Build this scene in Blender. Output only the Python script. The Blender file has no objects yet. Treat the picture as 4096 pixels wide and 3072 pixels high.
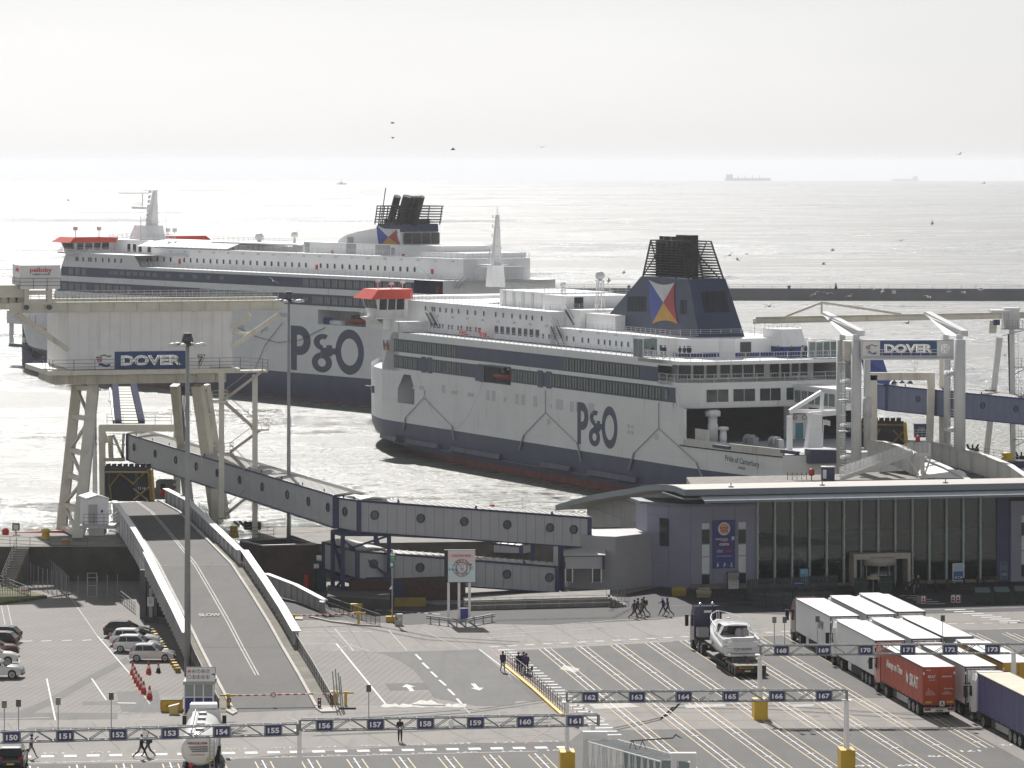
import bpy, bmesh, math, random
from mathutils import Vector, Matrix
random.seed(7)
D = bpy.data; S = bpy.context.scene; COL = S.collection
F, V0, CX, H = 15360.0, 655.0, 2048.0, 43.0
V = Vector
def G(u, v, z=0.0):
 y = F*(H-z)/(v-V0); return V(((u-CX)*y/F, y, z))
def AT(u, v, y): return V(((u-CX)*y/F, y, H-(v-V0)*y/F))
# - camera
cd = D.cameras.new('camera'); cam = D.objects.new('camera', cd); COL.objects.link(cam)
cam.location = (0, 0, H); cam.rotation_euler = (math.radians(90), 0, 0)
cd.lens = 135; cd.sensor_width = 36; cd.shift_y = -(1536-V0)/4096
cd.clip_start = 5; cd.clip_end = 90000
S.camera = cam
# - sky, sun, exposure
SUN_EL, SUN_AZ = math.radians(40.5), math.radians(-10)
w = D.worlds.new('World'); S.world = w; w.use_nodes = True
nt = w.node_tree; bg = nt.nodes['Background']
sk = nt.nodes.new('ShaderNodeTexSky'); sk.sky_type = 'NISHITA'; sk.sun_disc = False
sk.sun_elevation = SUN_EL; sk.sun_rotation = SUN_AZ; sk.altitude = 0; sk.air_density = 1.0; sk.dust_density = 1.0; sk.ozone_density = 1.0
hs = nt.nodes.new('ShaderNodeHueSaturation'); hs.inputs['Saturation'].default_value = 0.13
nt.links.new(sk.outputs[0], hs.inputs['Color'])
# thin high cloud: the sky in the photograph is an almost even pale veil
tc = nt.nodes.new('ShaderNodeTexCoord'); mp = nt.nodes.new('ShaderNodeMapping'); mp.inputs['Scale'].default_value = (3, 3, 16)
nz = nt.nodes.new('ShaderNodeTexNoise'); nz.inputs['Scale'].default_value = 2.2; nz.inputs['Detail'].default_value = 6
cr = nt.nodes.new('ShaderNodeMapRange'); cr.inputs['From Min'].default_value = .35; cr.inputs['From Max'].default_value = .7
cr.inputs['To Min'].default_value = .98; cr.inputs['To Max'].default_value = 1.03
mx = nt.nodes.new('ShaderNodeMix'); mx.data_type = 'RGBA'; mx.blend_type = 'MULTIPLY'; mx.inputs['Factor'].default_value = 1
nt.links.new(tc.outputs['Generated'], mp.inputs['Vector']); nt.links.new(mp.outputs[0], nz.inputs['Vector'])
nt.links.new(nz.outputs[0], cr.inputs['Value'])
veil = nt.nodes.new('ShaderNodeMix'); veil.data_type = 'RGBA'; veil.inputs[0].default_value = .24
veil.inputs[7].default_value = (2.4, 2.8, 3.5, 1); nt.links.new(hs.outputs[0], veil.inputs[6])
nt.links.new(veil.outputs[2], mx.inputs[6]); nt.links.new(cr.outputs[0], mx.inputs[7])
nt.links.new(mx.outputs[2], bg.inputs['Color']); bg.inputs['Strength'].default_value = 0.082
sl = D.lights.new('sun', 'SUN'); sl.energy = 5.0; sl.angle = math.radians(0.6); sl.color = (1, .965, .92)
so = D.objects.new('sun', sl); COL.objects.link(so)
SD = V((math.sin(SUN_AZ)*math.cos(SUN_EL), math.cos(SUN_AZ)*math.cos(SUN_EL), math.sin(SUN_EL)))
so.rotation_euler = SD.to_track_quat('Z', 'Y').to_euler(); so.location = (0, 0, 300)
S.view_settings.view_transform = 'Standard'; S.view_settings.look = 'None'; S.view_settings.gamma = 1; S.view_settings.exposure = 0.15
S.view_settings.use_curve_mapping = False
S.render.engine = 'CYCLES'
cy = S.cycles; cy.max_bounces = 6; cy.diffuse_bounces = 3; cy.glossy_bounces = 3; cy.transmission_bounces = 5; cy.transparent_max_bounces = 8
cy.use_denoising = True; cy.caustics_reflective = True; cy.blur_glossy = 1.0; cy.caustics_refractive = False; cy.sample_clamp_indirect = 6
# - materials
MATS = {}
def node(nt, t, **k):
 n = nt.nodes.new(t)
 for a, b in k.items():
  if hasattr(n, a): setattr(n, a, b)
  else: n.inputs[a].default_value = b
 return n
def mixc(nt, fac, a, b, mode='MIX'):
 m = node(nt, 'ShaderNodeMix', data_type='RGBA', blend_type=mode)
 for sock, val in ((0, fac), (6, a), (7, b)):
  if hasattr(val, 'is_linked') or hasattr(val, 'node'): nt.links.new(val, m.inputs[sock])
  elif sock == 0: m.inputs[0].default_value = val
  else: m.inputs[sock].default_value = (*val[:3], 1)
 return m.outputs[2]
def rng(nt, val, a, b, c=0., d=1.):
 m = node(nt, 'ShaderNodeMapRange'); nt.links.new(val, m.inputs[0])
 for i, q in enumerate((a, b, c, d)): m.inputs[i+1].default_value = q
 return m.outputs[0]
def noise(nt, vec, scale, detail=4, rough=.55, sc3=None):
 if sc3:
  mp = node(nt, 'ShaderNodeMapping'); mp.inputs['Scale'].default_value = sc3; nt.links.new(vec, mp.inputs[0]); vec = mp.outputs[0]
 n = node(nt, 'ShaderNodeTexNoise', Scale=scale, Detail=detail, Roughness=rough); nt.links.new(vec, n.inputs['Vector'])
 return n.outputs[0]
def mat(name, rgb, rough=.55, metal=0., var=.12, scale=.6, streak=0., stain=(.25, .17, .10), grime=0., bump=0., spec=.4, emit=None, seams=0.):
 if name in MATS: return MATS[name]
 m = D.materials.new(name); m.use_nodes = True; nt = m.node_tree; b = nt.nodes['Principled BSDF']
 pos = node(nt, 'ShaderNodeNewGeometry').outputs['Position']
 n1 = noise(nt, pos, scale, 5)
 lo = [c*(1-var) for c in rgb]; hi = [min(1, c*(1+var*.7)) for c in rgb]
 col = mixc(nt, rng(nt, n1, .3, .7), lo, hi)
 if grime:
  n3 = noise(nt, pos, .35, 6, .65)
  col = mixc(nt, rng(nt, n3, .48, .75, 0, grime), col, [c*.55 for c in rgb])
 if streak:
  n2 = noise(nt, pos, 1.0, 4, .6, (1.3, 1.3, .09)); n4 = noise(nt, pos, .16, 3, .6)
  f = node(nt, 'ShaderNodeMath', operation='MULTIPLY'); nt.links.new(rng(nt, n2, .52, .8), f.inputs[0]); nt.links.new(rng(nt, n4, .45, .65, 0, streak), f.inputs[1])
  col = mixc(nt, f.outputs[0], col, stain)
 if seams:
  mp = node(nt, 'ShaderNodeMapping'); mp.inputs['Rotation'].default_value = (0, 0, 1.1); nt.links.new(pos, mp.inputs[0]); cb = node(nt, 'ShaderNodeSeparateXYZ'); nt.links.new(mp.outputs[0], cb.inputs[0])
  cx_ = node(nt, 'ShaderNodeCombineXYZ'); nt.links.new(cb.outputs[0], cx_.inputs[0]); nt.links.new(cb.outputs[2], cx_.inputs[1])
  bt_ = node(nt, 'ShaderNodeTexBrick', Scale=1.0); bt_.inputs['Mortar Size'].default_value = .03; bt_.inputs['Brick Width'].default_value = 9; bt_.inputs['Row Height'].default_value = 2.45
  for k_, q_ in (('Color1', 1), ('Color2', 1-seams*.4), ('Mortar', 1-seams)): bt_.inputs[k_].default_value = (q_, q_, q_, 1)
  nt.links.new(cx_.outputs[0], bt_.inputs['Vector']); col = mixc(nt, 1., col, bt_.outputs[0], 'MULTIPLY')
 nt.links.new(col, b.inputs['Base Color'])
 b.inputs['Roughness'].default_value = rough; b.inputs['Metallic'].default_value = metal; b.inputs['Specular IOR Level'].default_value = spec
 if bump:
  bn = node(nt, 'ShaderNodeBump', Strength=bump, Distance=.02); nt.links.new(noise(nt, pos, 14, 4), bn.inputs['Height']); nt.links.new(bn.outputs[0], b.inputs['Normal'])
 if emit:
  b.inputs['Emission Color'].default_value = (*emit[:3], 1); b.inputs['Emission Strength'].default_value = emit[3]
 MATS[name] = m; return m
# - mesh building
MW = {}
UP = V((0, 0, 1))
class MB:
 def __init__(s): s.v = []; s.f = []; s.sm = []; s.g = []
 def add(s, vs, fs, smooth=False):
  n = len(s.v); s.g.append((vs, fs, smooth)); s.v += [tuple(p) for p in vs]; s.f += [tuple(i+n for i in f) for f in fs]; s.sm += [smooth]*len(fs); return s
 def quad(s, *p): return s.add(p, [tuple(range(len(p)))])
 def bx(s, x0, x1, y0, y1, z0, z1):
  return s.add([(x, y, z) for z in (z0, z1) for x, y in ((x0, y0), (x1, y0), (x1, y1), (x0, y1))],
      [(3, 2, 1, 0), (4, 5, 6, 7), (0, 1, 5, 4), (1, 2, 6, 5), (2, 3, 7, 6), (3, 0, 4, 7)])
 def cbx(s, c, sx, sy, sz, rz=0):
  m = Matrix.Rotation(rz, 3, 'Z'); c = V(c)
  vs = [c+m@V((a*sx/2, b*sy/2, 0))+V((0, 0, z)) for z in (0, sz) for a, b in ((-1, -1), (1, -1), (1, 1), (-1, 1))]
  return s.add(vs, [(3, 2, 1, 0), (4, 5, 6, 7), (0, 1, 5, 4), (1, 2, 6, 5), (2, 3, 7, 6), (3, 0, 4, 7)])
 def beam(s, a, b, w, h=None, w2=None, h2=None):
  a, b = V(a), V(b); h = h or w; w2 = w2 or w; h2 = h2 or h; d = (b-a)
  if d.length < 1e-6: return s
  d.normalize(); x = d.cross(UP)
  x = V((1, 0, 0)) if x.length < 1e-4 else x.normalized(); y = x.cross(d)
  vs = [p+x*(i*ww/2)+y*(j*hh/2) for p, ww, hh in ((a, w, h), (b, w2, h2)) for i, j in ((-1, -1), (1, -1), (1, 1), (-1, 1))]
  return s.add(vs, [(3, 2, 1, 0), (4, 5, 6, 7), (0, 1, 5, 4), (1, 2, 6, 5), (2, 3, 7, 6), (3, 0, 4, 7)])
 def tube(s, a, b, r, n=6, r2=None, caps=True):
  a, b = V(a), V(b); r2 = r if r2 is None else r2; d = b-a
  if d.length < 1e-6: return s
  d.normalize(); x = d.orthogonal().normalized(); y = d.cross(x)
  vs = [p+(x*math.cos(t)+y*math.sin(t))*rr for p, rr in ((a, r), (b, r2)) for t in [2*math.pi*i/n for i in range(n)]]
  s.add(vs, [(i, (i+1) % n, n+(i+1) % n, n+i) for i in range(n)], n > 6)
  if caps: s.add(vs, [tuple(range(n-1, -1, -1)), tuple(range(n, 2*n))])
  return s
 def path(s, pts, r, n=5):
  for a, b in zip(pts, pts[1:]): s.tube(a, b, r, n)
  return s
 def prism(s, poly, vec):
  n = len(poly); poly = [V(p) for p in poly]; vec = V(vec)
  return s.add(poly+[p+vec for p in poly], [tuple(range(n-1, -1, -1)), tuple(range(n, 2*n))]+[(i, (i+1) % n, n+(i+1) % n, n+i) for i in range(n)])
 def lathe(s, c, prof, n=16, smooth=True):
  c = V(c); vs = [c+V((r*math.cos(2*math.pi*i/n), r*math.sin(2*math.pi*i/n), z)) for r, z in prof for i in range(n)]
  fs = [(k*n+i, k*n+(i+1) % n, (k+1)*n+(i+1) % n, (k+1)*n+i) for k in range(len(prof)-1) for i in range(n)]
  s.add(vs, fs, smooth); m = len(prof)-1
  return s.add(vs, [tuple(range(n-1, -1, -1)), tuple(range(m*n, m*n+n))])
 def loft(s, rings, smooth=True, caps=True, closed=True):
  n = len(rings[0]); vs = [p for r in rings for p in r]; k = n if closed else n-1
  s.add(vs, [(j*n+i, j*n+(i+1) % n, (j+1)*n+(i+1) % n, (j+1)*n+i) for j in range(len(rings)-1) for i in range(k)], smooth)
  if caps: s.add(vs, [tuple(range(n-1, -1, -1)), tuple(range((len(rings)-1)*n, len(rings)*n))])
  return s
 def rail(s, pts, h=1.1, step=1.6, r=.03, rails=3, pr=None, n=4):
  pts = [V(p) for p in pts]; pr = pr or r
  for i in range(rails):
   z = V((0, 0, h*(1-i/rails)))
   for a, b in zip(pts, pts[1:]): s.tube(a+z, b+z, r, n, caps=False)
  for k, (a, b) in enumerate(zip(pts, pts[1:])):
   m = max(1, round((b-a).length/step))
   for j in range(m+(k == len(pts)-2)): p = a.lerp(b, j/m); s.tube(p, p+V((0, 0, h)), pr, n, caps=False)
  return s
 def build(s, name, m, parent=None, local=False, **k):
  me = D.meshes.new(name)
  vs = s.v
  if parent is not None and not local:
   im = MW[parent.name].inverted(); vs = [im@V(p) for p in vs]
  me.from_pydata([tuple(p) for p in vs], [], s.f)
  me.polygons.foreach_set('use_smooth', s.sm)
  me.materials.append(m if not isinstance(m, str) else MATS[m]); me.validate()
  bm = bmesh.new(); bm.from_mesh(me); bmesh.ops.remove_doubles(bm, verts=bm.verts, dist=1e-5)
  bmesh.ops.recalc_face_normals(bm, faces=bm.faces); bm.to_mesh(me); bm.free()
  return link(name, me, parent, **k)
def each(mb, name, m, parent=None, local=False, **k):
 return [MB().add(*g).build(name,m,parent,local,**k) for g in mb.g]
def link(name, data, parent=None, **k):
 o = D.objects.new(name, data); COL.objects.link(o)
 if parent is not None: o.parent = parent; MW[o.name] = MW[parent.name].copy()
 else: MW[o.name] = Matrix.Identity(4)
 return tag(o, **k)
def tag(o, label=None, cat=None, group=None, kind=None):
 for a, b in (('label', label), ('category', cat), ('group', group), ('kind', kind)):
  if b: o[a] = b
 return o
def E(name, loc, rz=0., label=None, cat=None, group=None, kind=None):
 o = D.objects.new(name, None); COL.objects.link(o); o.location = loc; o.rotation_euler = (0, 0, rz); o.empty_display_size = .5
 MW[o.name] = Matrix.Translation(V(loc))@Matrix.Rotation(rz, 4, 'Z')
 return tag(o, label, cat, group, kind)
FONTC = {}
def glyphs(s, bold=0., shear=0., extrude=.02, space=1.):
 key = (s, bold, shear, extrude, space)
 if key not in FONTC:
  c = D.curves.new('lettering', 'FONT'); c.body = s; c.size = 1; c.offset = bold; c.shear = shear; c.extrude = extrude; c.resolution_u = 3
  c.space_character = space; c.align_x = 'CENTER'; c.align_y = 'CENTER'
  o = D.objects.new('lettering', c); COL.objects.link(o); bpy.context.view_layer.update()
  me = D.meshes.new_from_object(o.evaluated_get(bpy.context.evaluated_depsgraph_get()))
  D.objects.remove(o); FONTC[key] = ([v.co.copy() for v in me.vertices], [tuple(p.vertices) for p in me.polygons])
  D.meshes.remove(me)
 return FONTC[key]
def lettering(s, c, xd, up, h=None, wd=None, bold=0., shear=0., depth=.02, mb=None, space=1.):
 """letters centred on c, along xd, up; fitted to height h and (optionally) width wd"""
 vs,fs = glyphs(s,bold,shear,.5,space); mb = mb or MB()
 if not vs: return mb
 x0, x1 = min(v.x for v in vs), max(v.x for v in vs); y0, y1 = min(v.y for v in vs), max(v.y for v in vs)
 sy = h/(y1-y0); sx = wd/(x1-x0) if wd else sy
 xd, up, c = V(xd).normalized(), V(up).normalized(), V(c); nn = xd.cross(up)
 return mb.add([c+xd*((v.x-(x0+x1)/2)*sx)+up*((v.y-(y0+y1)/2)*sy)+nn*(v.z*depth) for v in vs], fs)
class Frame:
 def __init__(s, ox, oy, dx, dy):
  l = math.hypot(dx, dy); s.o = (ox, oy); s.d = (dx/l, dy/l); s.n = (-dy/l, dx/l); s.rz = math.atan2(dy, dx)
 def W(s, u, v, w=0.):
  k = (u-CX)/F; ox = s.o[0]+s.n[0]*w; oy = s.o[1]+s.n[1]*w
  t = (k*oy-ox)/(s.d[0]-k*s.d[1]); return V((t, w, H-(v-V0)*(oy+t*s.d[1])/F))
 def S(s, u, v, ss):
  k = (u-CX)/F; ox = s.o[0]+s.d[0]*ss; oy = s.o[1]+s.d[1]*ss
  t = (k*oy-ox)/(s.n[0]-k*s.n[1]); return V((ss, t, H-(v-V0)*(oy+t*s.n[1])/F))
 def Z(s, u, v, z):
  p = G(u, v, z); x, y = p.x-s.o[0], p.y-s.o[1]; return V((x*s.d[0]+y*s.d[1], x*s.n[0]+y*s.n[1], z))
 def P(s, a, b, z): return V((s.o[0]+s.d[0]*a+s.n[0]*b, s.o[1]+s.d[1]*a+s.n[1]*b, z))
X3, Y3 = V((1, 0, 0)), V((0, 1, 0))
# palette
WHITE = mat('white_paint', (.80, .80, .80), .45, var=.05, streak=.25)
SHIPW = mat('ship_white', (.92, .92, .915), .4, var=.05, scale=.15, streak=.5, stain=(.40, .30, .19), seams=.10)
SHIPG = mat('ship_grey_white', (.66, .67, .70), .45, var=.06, streak=.2)
NAVY = mat('ship_navy', (.060, .069, .135), .45, var=.16, scale=.25, streak=.35, stain=(.12, .12, .13), seams=.12)
NAVYB = mat('bright_navy', (.03, .045, .22), .45, var=.1)
RED = mat('orange_red_paint', (.62, .075, .04), .5, var=.1)
BOOT = mat('boot_red', (.26, .075, .06), .6, var=.3, streak=.5, grime=.5)
BLACKM = mat('soot_black', (.02, .02, .022), .6, var=.3)
GLASSD = mat('dark_glass', (.035, .042, .045), .12, var=.3, scale=.4, spec=.6)
GLASSG = mat('green_glass', (.20, .26, .25), .15, var=.25, scale=.5, spec=.6)
DECKG = mat('deck_grey', (.42, .44, .46), .7, var=.12)
DECKB = mat('deck_blue', (.05, .07, .28), .7, var=.12)
STEEL = mat('galvanised_steel', (.36, .37, .38), .5, .3, var=.15, grime=.3)
DSTEEL = mat('dark_steel', (.09, .095, .10), .5, .2, var=.2)
CREAM = mat('cream_paint', (.66, .635, .55), .5, var=.08, streak=.8, stain=(.36, .24, .12), grime=.25)
CREAMD = mat('weathered_cream', (.50, .475, .40), .55, var=.12, streak=.9, stain=(.30, .19, .10), grime=.5)
CLADW = mat('white_cladding', (.78, .78, .79), .5, var=.05, streak=.7, stain=(.50, .47, .41), grime=.15)
PANEL = mat('gangway_panel', (.42, .425, .44), .5, var=.05, streak=.15, stain=(.40, .40, .40))
BLUET = mat('blue_trim', (.03, .04, .11), .45, var=.15)
YELLOW = mat('yellow_paint', (.62, .40, .03), .55, var=.2, grime=.5)
REDP = mat('red_paint', (.55, .035, .03), .5, var=.15)
ORANGE = mat('orange_rubber', (.60, .13, .06), .6, var=.2)
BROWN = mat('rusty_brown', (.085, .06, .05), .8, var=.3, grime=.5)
GREENC = mat('green_cabinet', (.03, .085, .075), .6, var=.15)
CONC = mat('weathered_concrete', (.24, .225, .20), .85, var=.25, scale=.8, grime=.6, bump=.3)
CONCD = mat('dark_concrete', (.10, .095, .085), .85, var=.3, scale=.5, grime=.5)  # darker concrete tone for quay walls and footings
LAV = mat('lavender_cladding', (.245, .25, .335), .5, var=.06)
LGREY = mat('light_grey_cladding', (.37, .37, .385), .5, var=.05, grime=.15)
BLACKR = mat('black_rubber', (.018, .018, .02), .8, var=.2)
SIGNB = mat('sign_blue', (.02, .035, .16), .4, var=.05)
SIGNW = mat('sign_white', (.78, .78, .78), .4, var=.03)
SIGNR = mat('sign_red', (.55, .03, .04), .4, var=.05)
BLACKP = mat('black_paint', (.015, .015, .018), .4, var=.1)
CHROME = mat('bright_metal', (.75, .75, .75), .22, .9, var=.1)
# - sea
def node_y(nt, pos):
 sp = node(nt, 'ShaderNodeSeparateXYZ'); nt.links.new(pos, sp.inputs[0]); return sp.outputs[1]
def sea_mat():
 m = D.materials.new('sea_water'); m.use_nodes = True; nt = m.node_tree; b = nt.nodes['Principled BSDF']
 pos = node(nt, 'ShaderNodeNewGeometry').outputs['Position']
 big = noise(nt, pos, .0026, 5, .62, (.30, 1, 1))
 mid = noise(nt, pos, .02, 4, .6, (.5, 1, 1))
 near = rng(nt, node_y(nt, pos), 430, 900)
 nt.links.new(mixc(nt, near, (.062, .07, .045), (.05, .056, .055)), b.inputs['Base Color'])
 fine = noise(nt, pos, .012, 10, .74, (.55, 1, 1))
 rip = noise(nt, pos, .45, 4, .7, (.6, 1, 1))
 f1 = node(nt, 'ShaderNodeMath', operation='MULTIPLY_ADD'); nt.links.new(big, f1.inputs[0]); f1.inputs[1].default_value = 1.0; nt.links.new(fine, f1.inputs[2])
 f2 = node(nt, 'ShaderNodeMath', operation='MULTIPLY_ADD'); nt.links.new(rip, f2.inputs[0]); f2.inputs[1].default_value = .35; nt.links.new(f1.outputs[0], f2.inputs[2])
 f3 = node(nt, 'ShaderNodeMath', operation='ADD'); nt.links.new(f2.outputs[0], f3.inputs[0]); nt.links.new(rng(nt, node_y(nt, pos), 430, 760, -.11, .0), f3.inputs[1])
 nt.links.new(rng(nt, f3.outputs[0], 1.05, 1.22, .08, .54), b.inputs['Roughness'])
 b.inputs['IOR'].default_value = 1.48
 h1 = noise(nt, pos, .035, 6, .62, (.45, 1, 1)); h2 = noise(nt, pos, .30, 5, .65, (.5, 1, 1)); h3 = noise(nt, pos, 1.4, 3, .6, (.7, 1, 1))
 b1 = node(nt, 'ShaderNodeBump', Strength=1, Distance=2.5); nt.links.new(h1, b1.inputs['Height'])
 b2 = node(nt, 'ShaderNodeBump', Strength=1, Distance=1.0); nt.links.new(h2, b2.inputs['Height']); nt.links.new(b1.outputs[0], b2.inputs['Normal'])
 b3 = node(nt, 'ShaderNodeBump', Strength=1, Distance=.5); nt.links.new(h3, b3.inputs['Height']); nt.links.new(b2.outputs[0], b3.inputs['Normal'])
 nt.links.new(b3.outputs[0], b.inputs['Normal'])
 return m
ERAD = 4.8e6
def sea_z(x, y): return -4.0-(x*x+y*y)/(2*ERAD)
mb = MB(); ys = [330*(1.045**i) for i in range(108)]; NX = 24
for y in ys:
 hw = .45*y+500; mb.v += [((i/NX*2-1)*hw, y, sea_z((i/NX*2-1)*hw, y)) for i in range(NX+1)]
for j in range(len(ys)-1):
 for i in range(NX):
  a = j*(NX+1)+i; mb.f.append((a, a+1, a+NX+2, a+NX+1)); mb.sm.append(True)
mb.build('sea', sea_mat(), kind='structure')
# - the chalk cliff the photographer stands on
rc = random.Random(5); mb = MB(); xs = [-420+14*i for i in range(61)]; prof = [(118,-1),(104,3),(96,9),(70,14),(62,25),(30,31),(20,39),(6,41),(-14,41.5),(-30,44),(-40,62),(-58,68),(-160,70)]
for x in xs:
 for y, z in prof: j = 0 if abs(y) < 16 else 1; mb.v.append((x+j*rc.uniform(-4, 4), y+j*rc.uniform(-5, 5)+14*math.sin(x*.021), z+j*rc.uniform(-1.2, 1.2)*(z > 0)))
m_ = len(prof)
for i in range(len(xs)-1):
 for k in range(m_-1): mb.f.append((i*m_+k, i*m_+k+1, (i+1)*m_+k+1, (i+1)*m_+k)); mb.sm.append(False)
mb.build('chalk_cliff', mat('chalk', (.74, .73, .69), .9, var=.12, scale=.1, grime=.25), kind='structure')
# - sea haze
hz = D.materials.new('haze_air'); hz.use_nodes = True; nt = hz.node_tree; nt.nodes.clear(); out = node(nt, 'ShaderNodeOutputMaterial'); pv = node(nt, 'ShaderNodeVolumePrincipled', Density=.00006, Anisotropy=.35); pv.inputs['Color'].default_value = (.93, .955, 1, 1); nt.links.new(pv.outputs[0], out.inputs['Volume'])
MB().bx(-18500,18500,-200,38000,-112,74).build('haze',hz,kind='stuff')
# - ferries: shared helpers
def holed(mb, s0, s1, z0, z1, w, holes, thick=.0):
 ss = sorted({s0, s1, *[h[0] for h in holes], *[h[1] for h in holes]}); zs = sorted({z0, z1, *[h[2] for h in holes], *[h[3] for h in holes]})
 for a, b in zip(ss, ss[1:]):
  for c, d in zip(zs, zs[1:]):
   if any(h[0] <= (a+b)/2 <= h[1] and h[2] <= (c+d)/2 <= h[3] for h in holes): continue
   mb.quad((a, w, c), (b, w, c), (b, w, d), (a, w, d))
 return mb
def recess(mb, s0, s1, z0, z1, w, depth):
 mb.quad((s0, w, z0), (s1, w, z0), (s1, w+depth, z0), (s0, w+depth, z0)); mb.quad((s0, w, z1), (s1, w, z1), (s1, w+depth, z1), (s0, w+depth, z1))
 mb.quad((s0, w, z0), (s0, w, z1), (s0, w+depth, z1), (s0, w+depth, z0)); mb.quad((s1, w, z0), (s1, w, z1), (s1, w+depth, z1), (s1, w+depth, z0))
 return mb.quad((s0, w+depth, z0), (s1, w+depth, z0), (s1, w+depth, z1), (s0, w+depth, z1))
def ring(mb, c, rx, ry, ix, iy, a0, a1, P, n=20):
 for k in range(n):
  t, u = math.radians(a0+(a1-a0)*k/n), math.radians(a0+(a1-a0)*(k+1)/n)
  P4 = [(c[0]+r[0]*math.cos(q), c[1]+r[1]*math.sin(q)) for r, q in (((ix, iy), t), ((rx, ry), t), ((rx, ry), u), ((ix, iy), u))]
  mb.prism([P(*q) for q in P4], PV)
PV = V((0, .05, 0))
def line_logo(root, s0, s1, ztop, zbot, w, m):
 """the line's letters, P & O, painted large on the shell plating"""
 mb = MB(); k = (s1-s0)/582; kz = (ztop-zbot)/361
 P = lambda x, y: V((s0+(x-330)*k, w-.05, ztop-(y-1213)*kz))
 R = lambda a, b, c, d: mb.prism([P(a, c), P(b, c), P(b, d), P(a, d)], PV)
 R(330, 378, 1213, 1573); R(378, 400, 1213, 1284); R(378, 400, 1378, 1449)
 ring(mb, (400, 1331), 90, 118, 34, 47, -90, 90, P)
 ring(mb, (592, 1331), 76, 66, 30, 26, 95, 300, P); ring(mb, (581, 1494), 80, 80, 33, 34, 25, 262, P); ring(mb, (581, 1494), 80, 80, 33, 34, -95, 25, P)
 R(570, 705, 1374, 1424); R(618, 662, 1352, 1374); R(618, 662, 1424, 1440)
 ring(mb, (801, 1394), 111, 180, 68, 108, 0, 360, P, 36)
 return mb.build('painted_letters', m, root, local=True)
FW, FB, FR, FY = [mat(n, c, .5, var=.1, grime=.2) for n, c in (('flag_white', (.62, .63, .64)), ('flag_blue', (.06, .10, .38)), ('flag_red', (.42, .055, .06)), ('flag_yellow', (.62, .33, .06)))]
def house_flag(root, tl, tr, br, bl, nrm, bulge=.08):
 """the quartered house flag: white, red, yellow and blue triangles meeting in the middle"""
 tl, tr, br, bl, nrm = map(V, (tl, tr, br, bl, nrm)); c = (tl+tr+br+bl)/4
 for a, b, m, sg in ((tl, tr, FW, -1), (tr, br, FR, -1), (br, bl, FY, -1), (bl, tl, FB, .4)):
  mid = (a+b)/2; inw = (c-mid)*bulge*(-sg)
  e = [a.lerp(b, t/8)+inw*(math.sin(t/8*math.pi)) for t in range(9)]
  MB().prism([c]+e,nrm*.05).build('flag_panel',m,root,local=True)
def win_mesh(name, sw, h, panes, mframe, r=.12, gap=.14, pw=.45):
 f = MB(); q = MB()
 def rr(mb, x0, x1, z0, z1, y0, y1, r):
  poly = [(x0+r, y0, z0), (x1-r, y0, z0), (x1, y0, z0+r), (x1, y0, z1-r), (x1-r, y0, z1), (x0+r, y0, z1), (x0, y0, z1-r), (x0, y0, z0+r)]
  mb.prism(poly, (0, y1-y0, 0))
 rr(f, 0, sw, 0, h, -.03, .05, r)
 for k in range(panes):
  a = sw*(k+.5)/panes
  rr(q, a-pw/2, a+pw/2, h*.04, h*.96, -.055, 0, min(r, pw*.4))
 return f, q
def window_row(root, positions, w, f, q, mf, mq, name='window'):
 mf = MATS.get(mf, mf) if isinstance(mf, str) else mf
 first = None
 for s, z in positions:
  if first is None:
   a = f.build(name, mf, root, local=True); b = q.build('pane', mq, a, local=True); first = (a, b)
   a.location = (s, w, z)
  else:
   a = link(name, first[0].data, root); b = link('pane', first[1].data, a); a.location = (s, w, z)
def mk_hull(mb, bh, svals, zs, wc):
 """shell plating between the levels zs; bh(s, z) is the half breadth"""
 for sg in (-1, 1):
  g = [[(s, wc+sg*bh(s, z), z) for s in svals] for z in zs]
  n = len(svals); vs = [p for r in g for p in r]
  mb.add(vs, [(j*n+i, j*n+i+1, (j+1)*n+i+1, (j+1)*n+i) for j in range(len(zs)-1) for i in range(n-1)], True)
 return mb
def dome(root, c, r, hgt, m=None):
 mb = MB(); c = V(c)
 mb.lathe(c, [(r*.35, 0), (r*.45, r*.25), (r*.95, r*.55), (r, r*1.0), (r*.95, r*1.4), (r*.7, r*1.8), (r*.3, r*2.0), (.01, r*2.03)], 14)
 o = mb.build('radome', m or WHITE, root, local=True)
 mb = MB(); b = c-V((0,0,hgt))
 if hgt > 1.2:
  for i, j in ((-1, -1), (1, -1), (1, 1), (-1, 1)): mb.tube(b+V((i*r*.8, j*r*.8, 0)), c+V((i*r*.5, j*r*.5, .1)), .07, 5)
  for k in range(3):
   t0, t1 = k/3, (k+1)/3
   for (i, j), (i2, j2) in (((-1, -1), (1, -1)), ((1, -1), (1, 1))):
    q0, q1 = r*(.8-.3*t0), r*(.8-.3*t1); mb.tube(b+V((i*q0, j*q0, hgt*t0)), b+V((i2*q1, j2*q1, hgt*t1)), .05, 4); mb.tube(b+V((i2*q0, j2*q0, hgt*t0)), b+V((i*q1, j*q1, hgt*t1)), .05, 4)
  mb.cbx(c-V((0, 0, .05)), r*1.6, r*1.6, .12)
 else: mb.tube(b, c, r*.4, 8)
 mb.build('radome_stand', WHITE, o, local=True)
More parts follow.
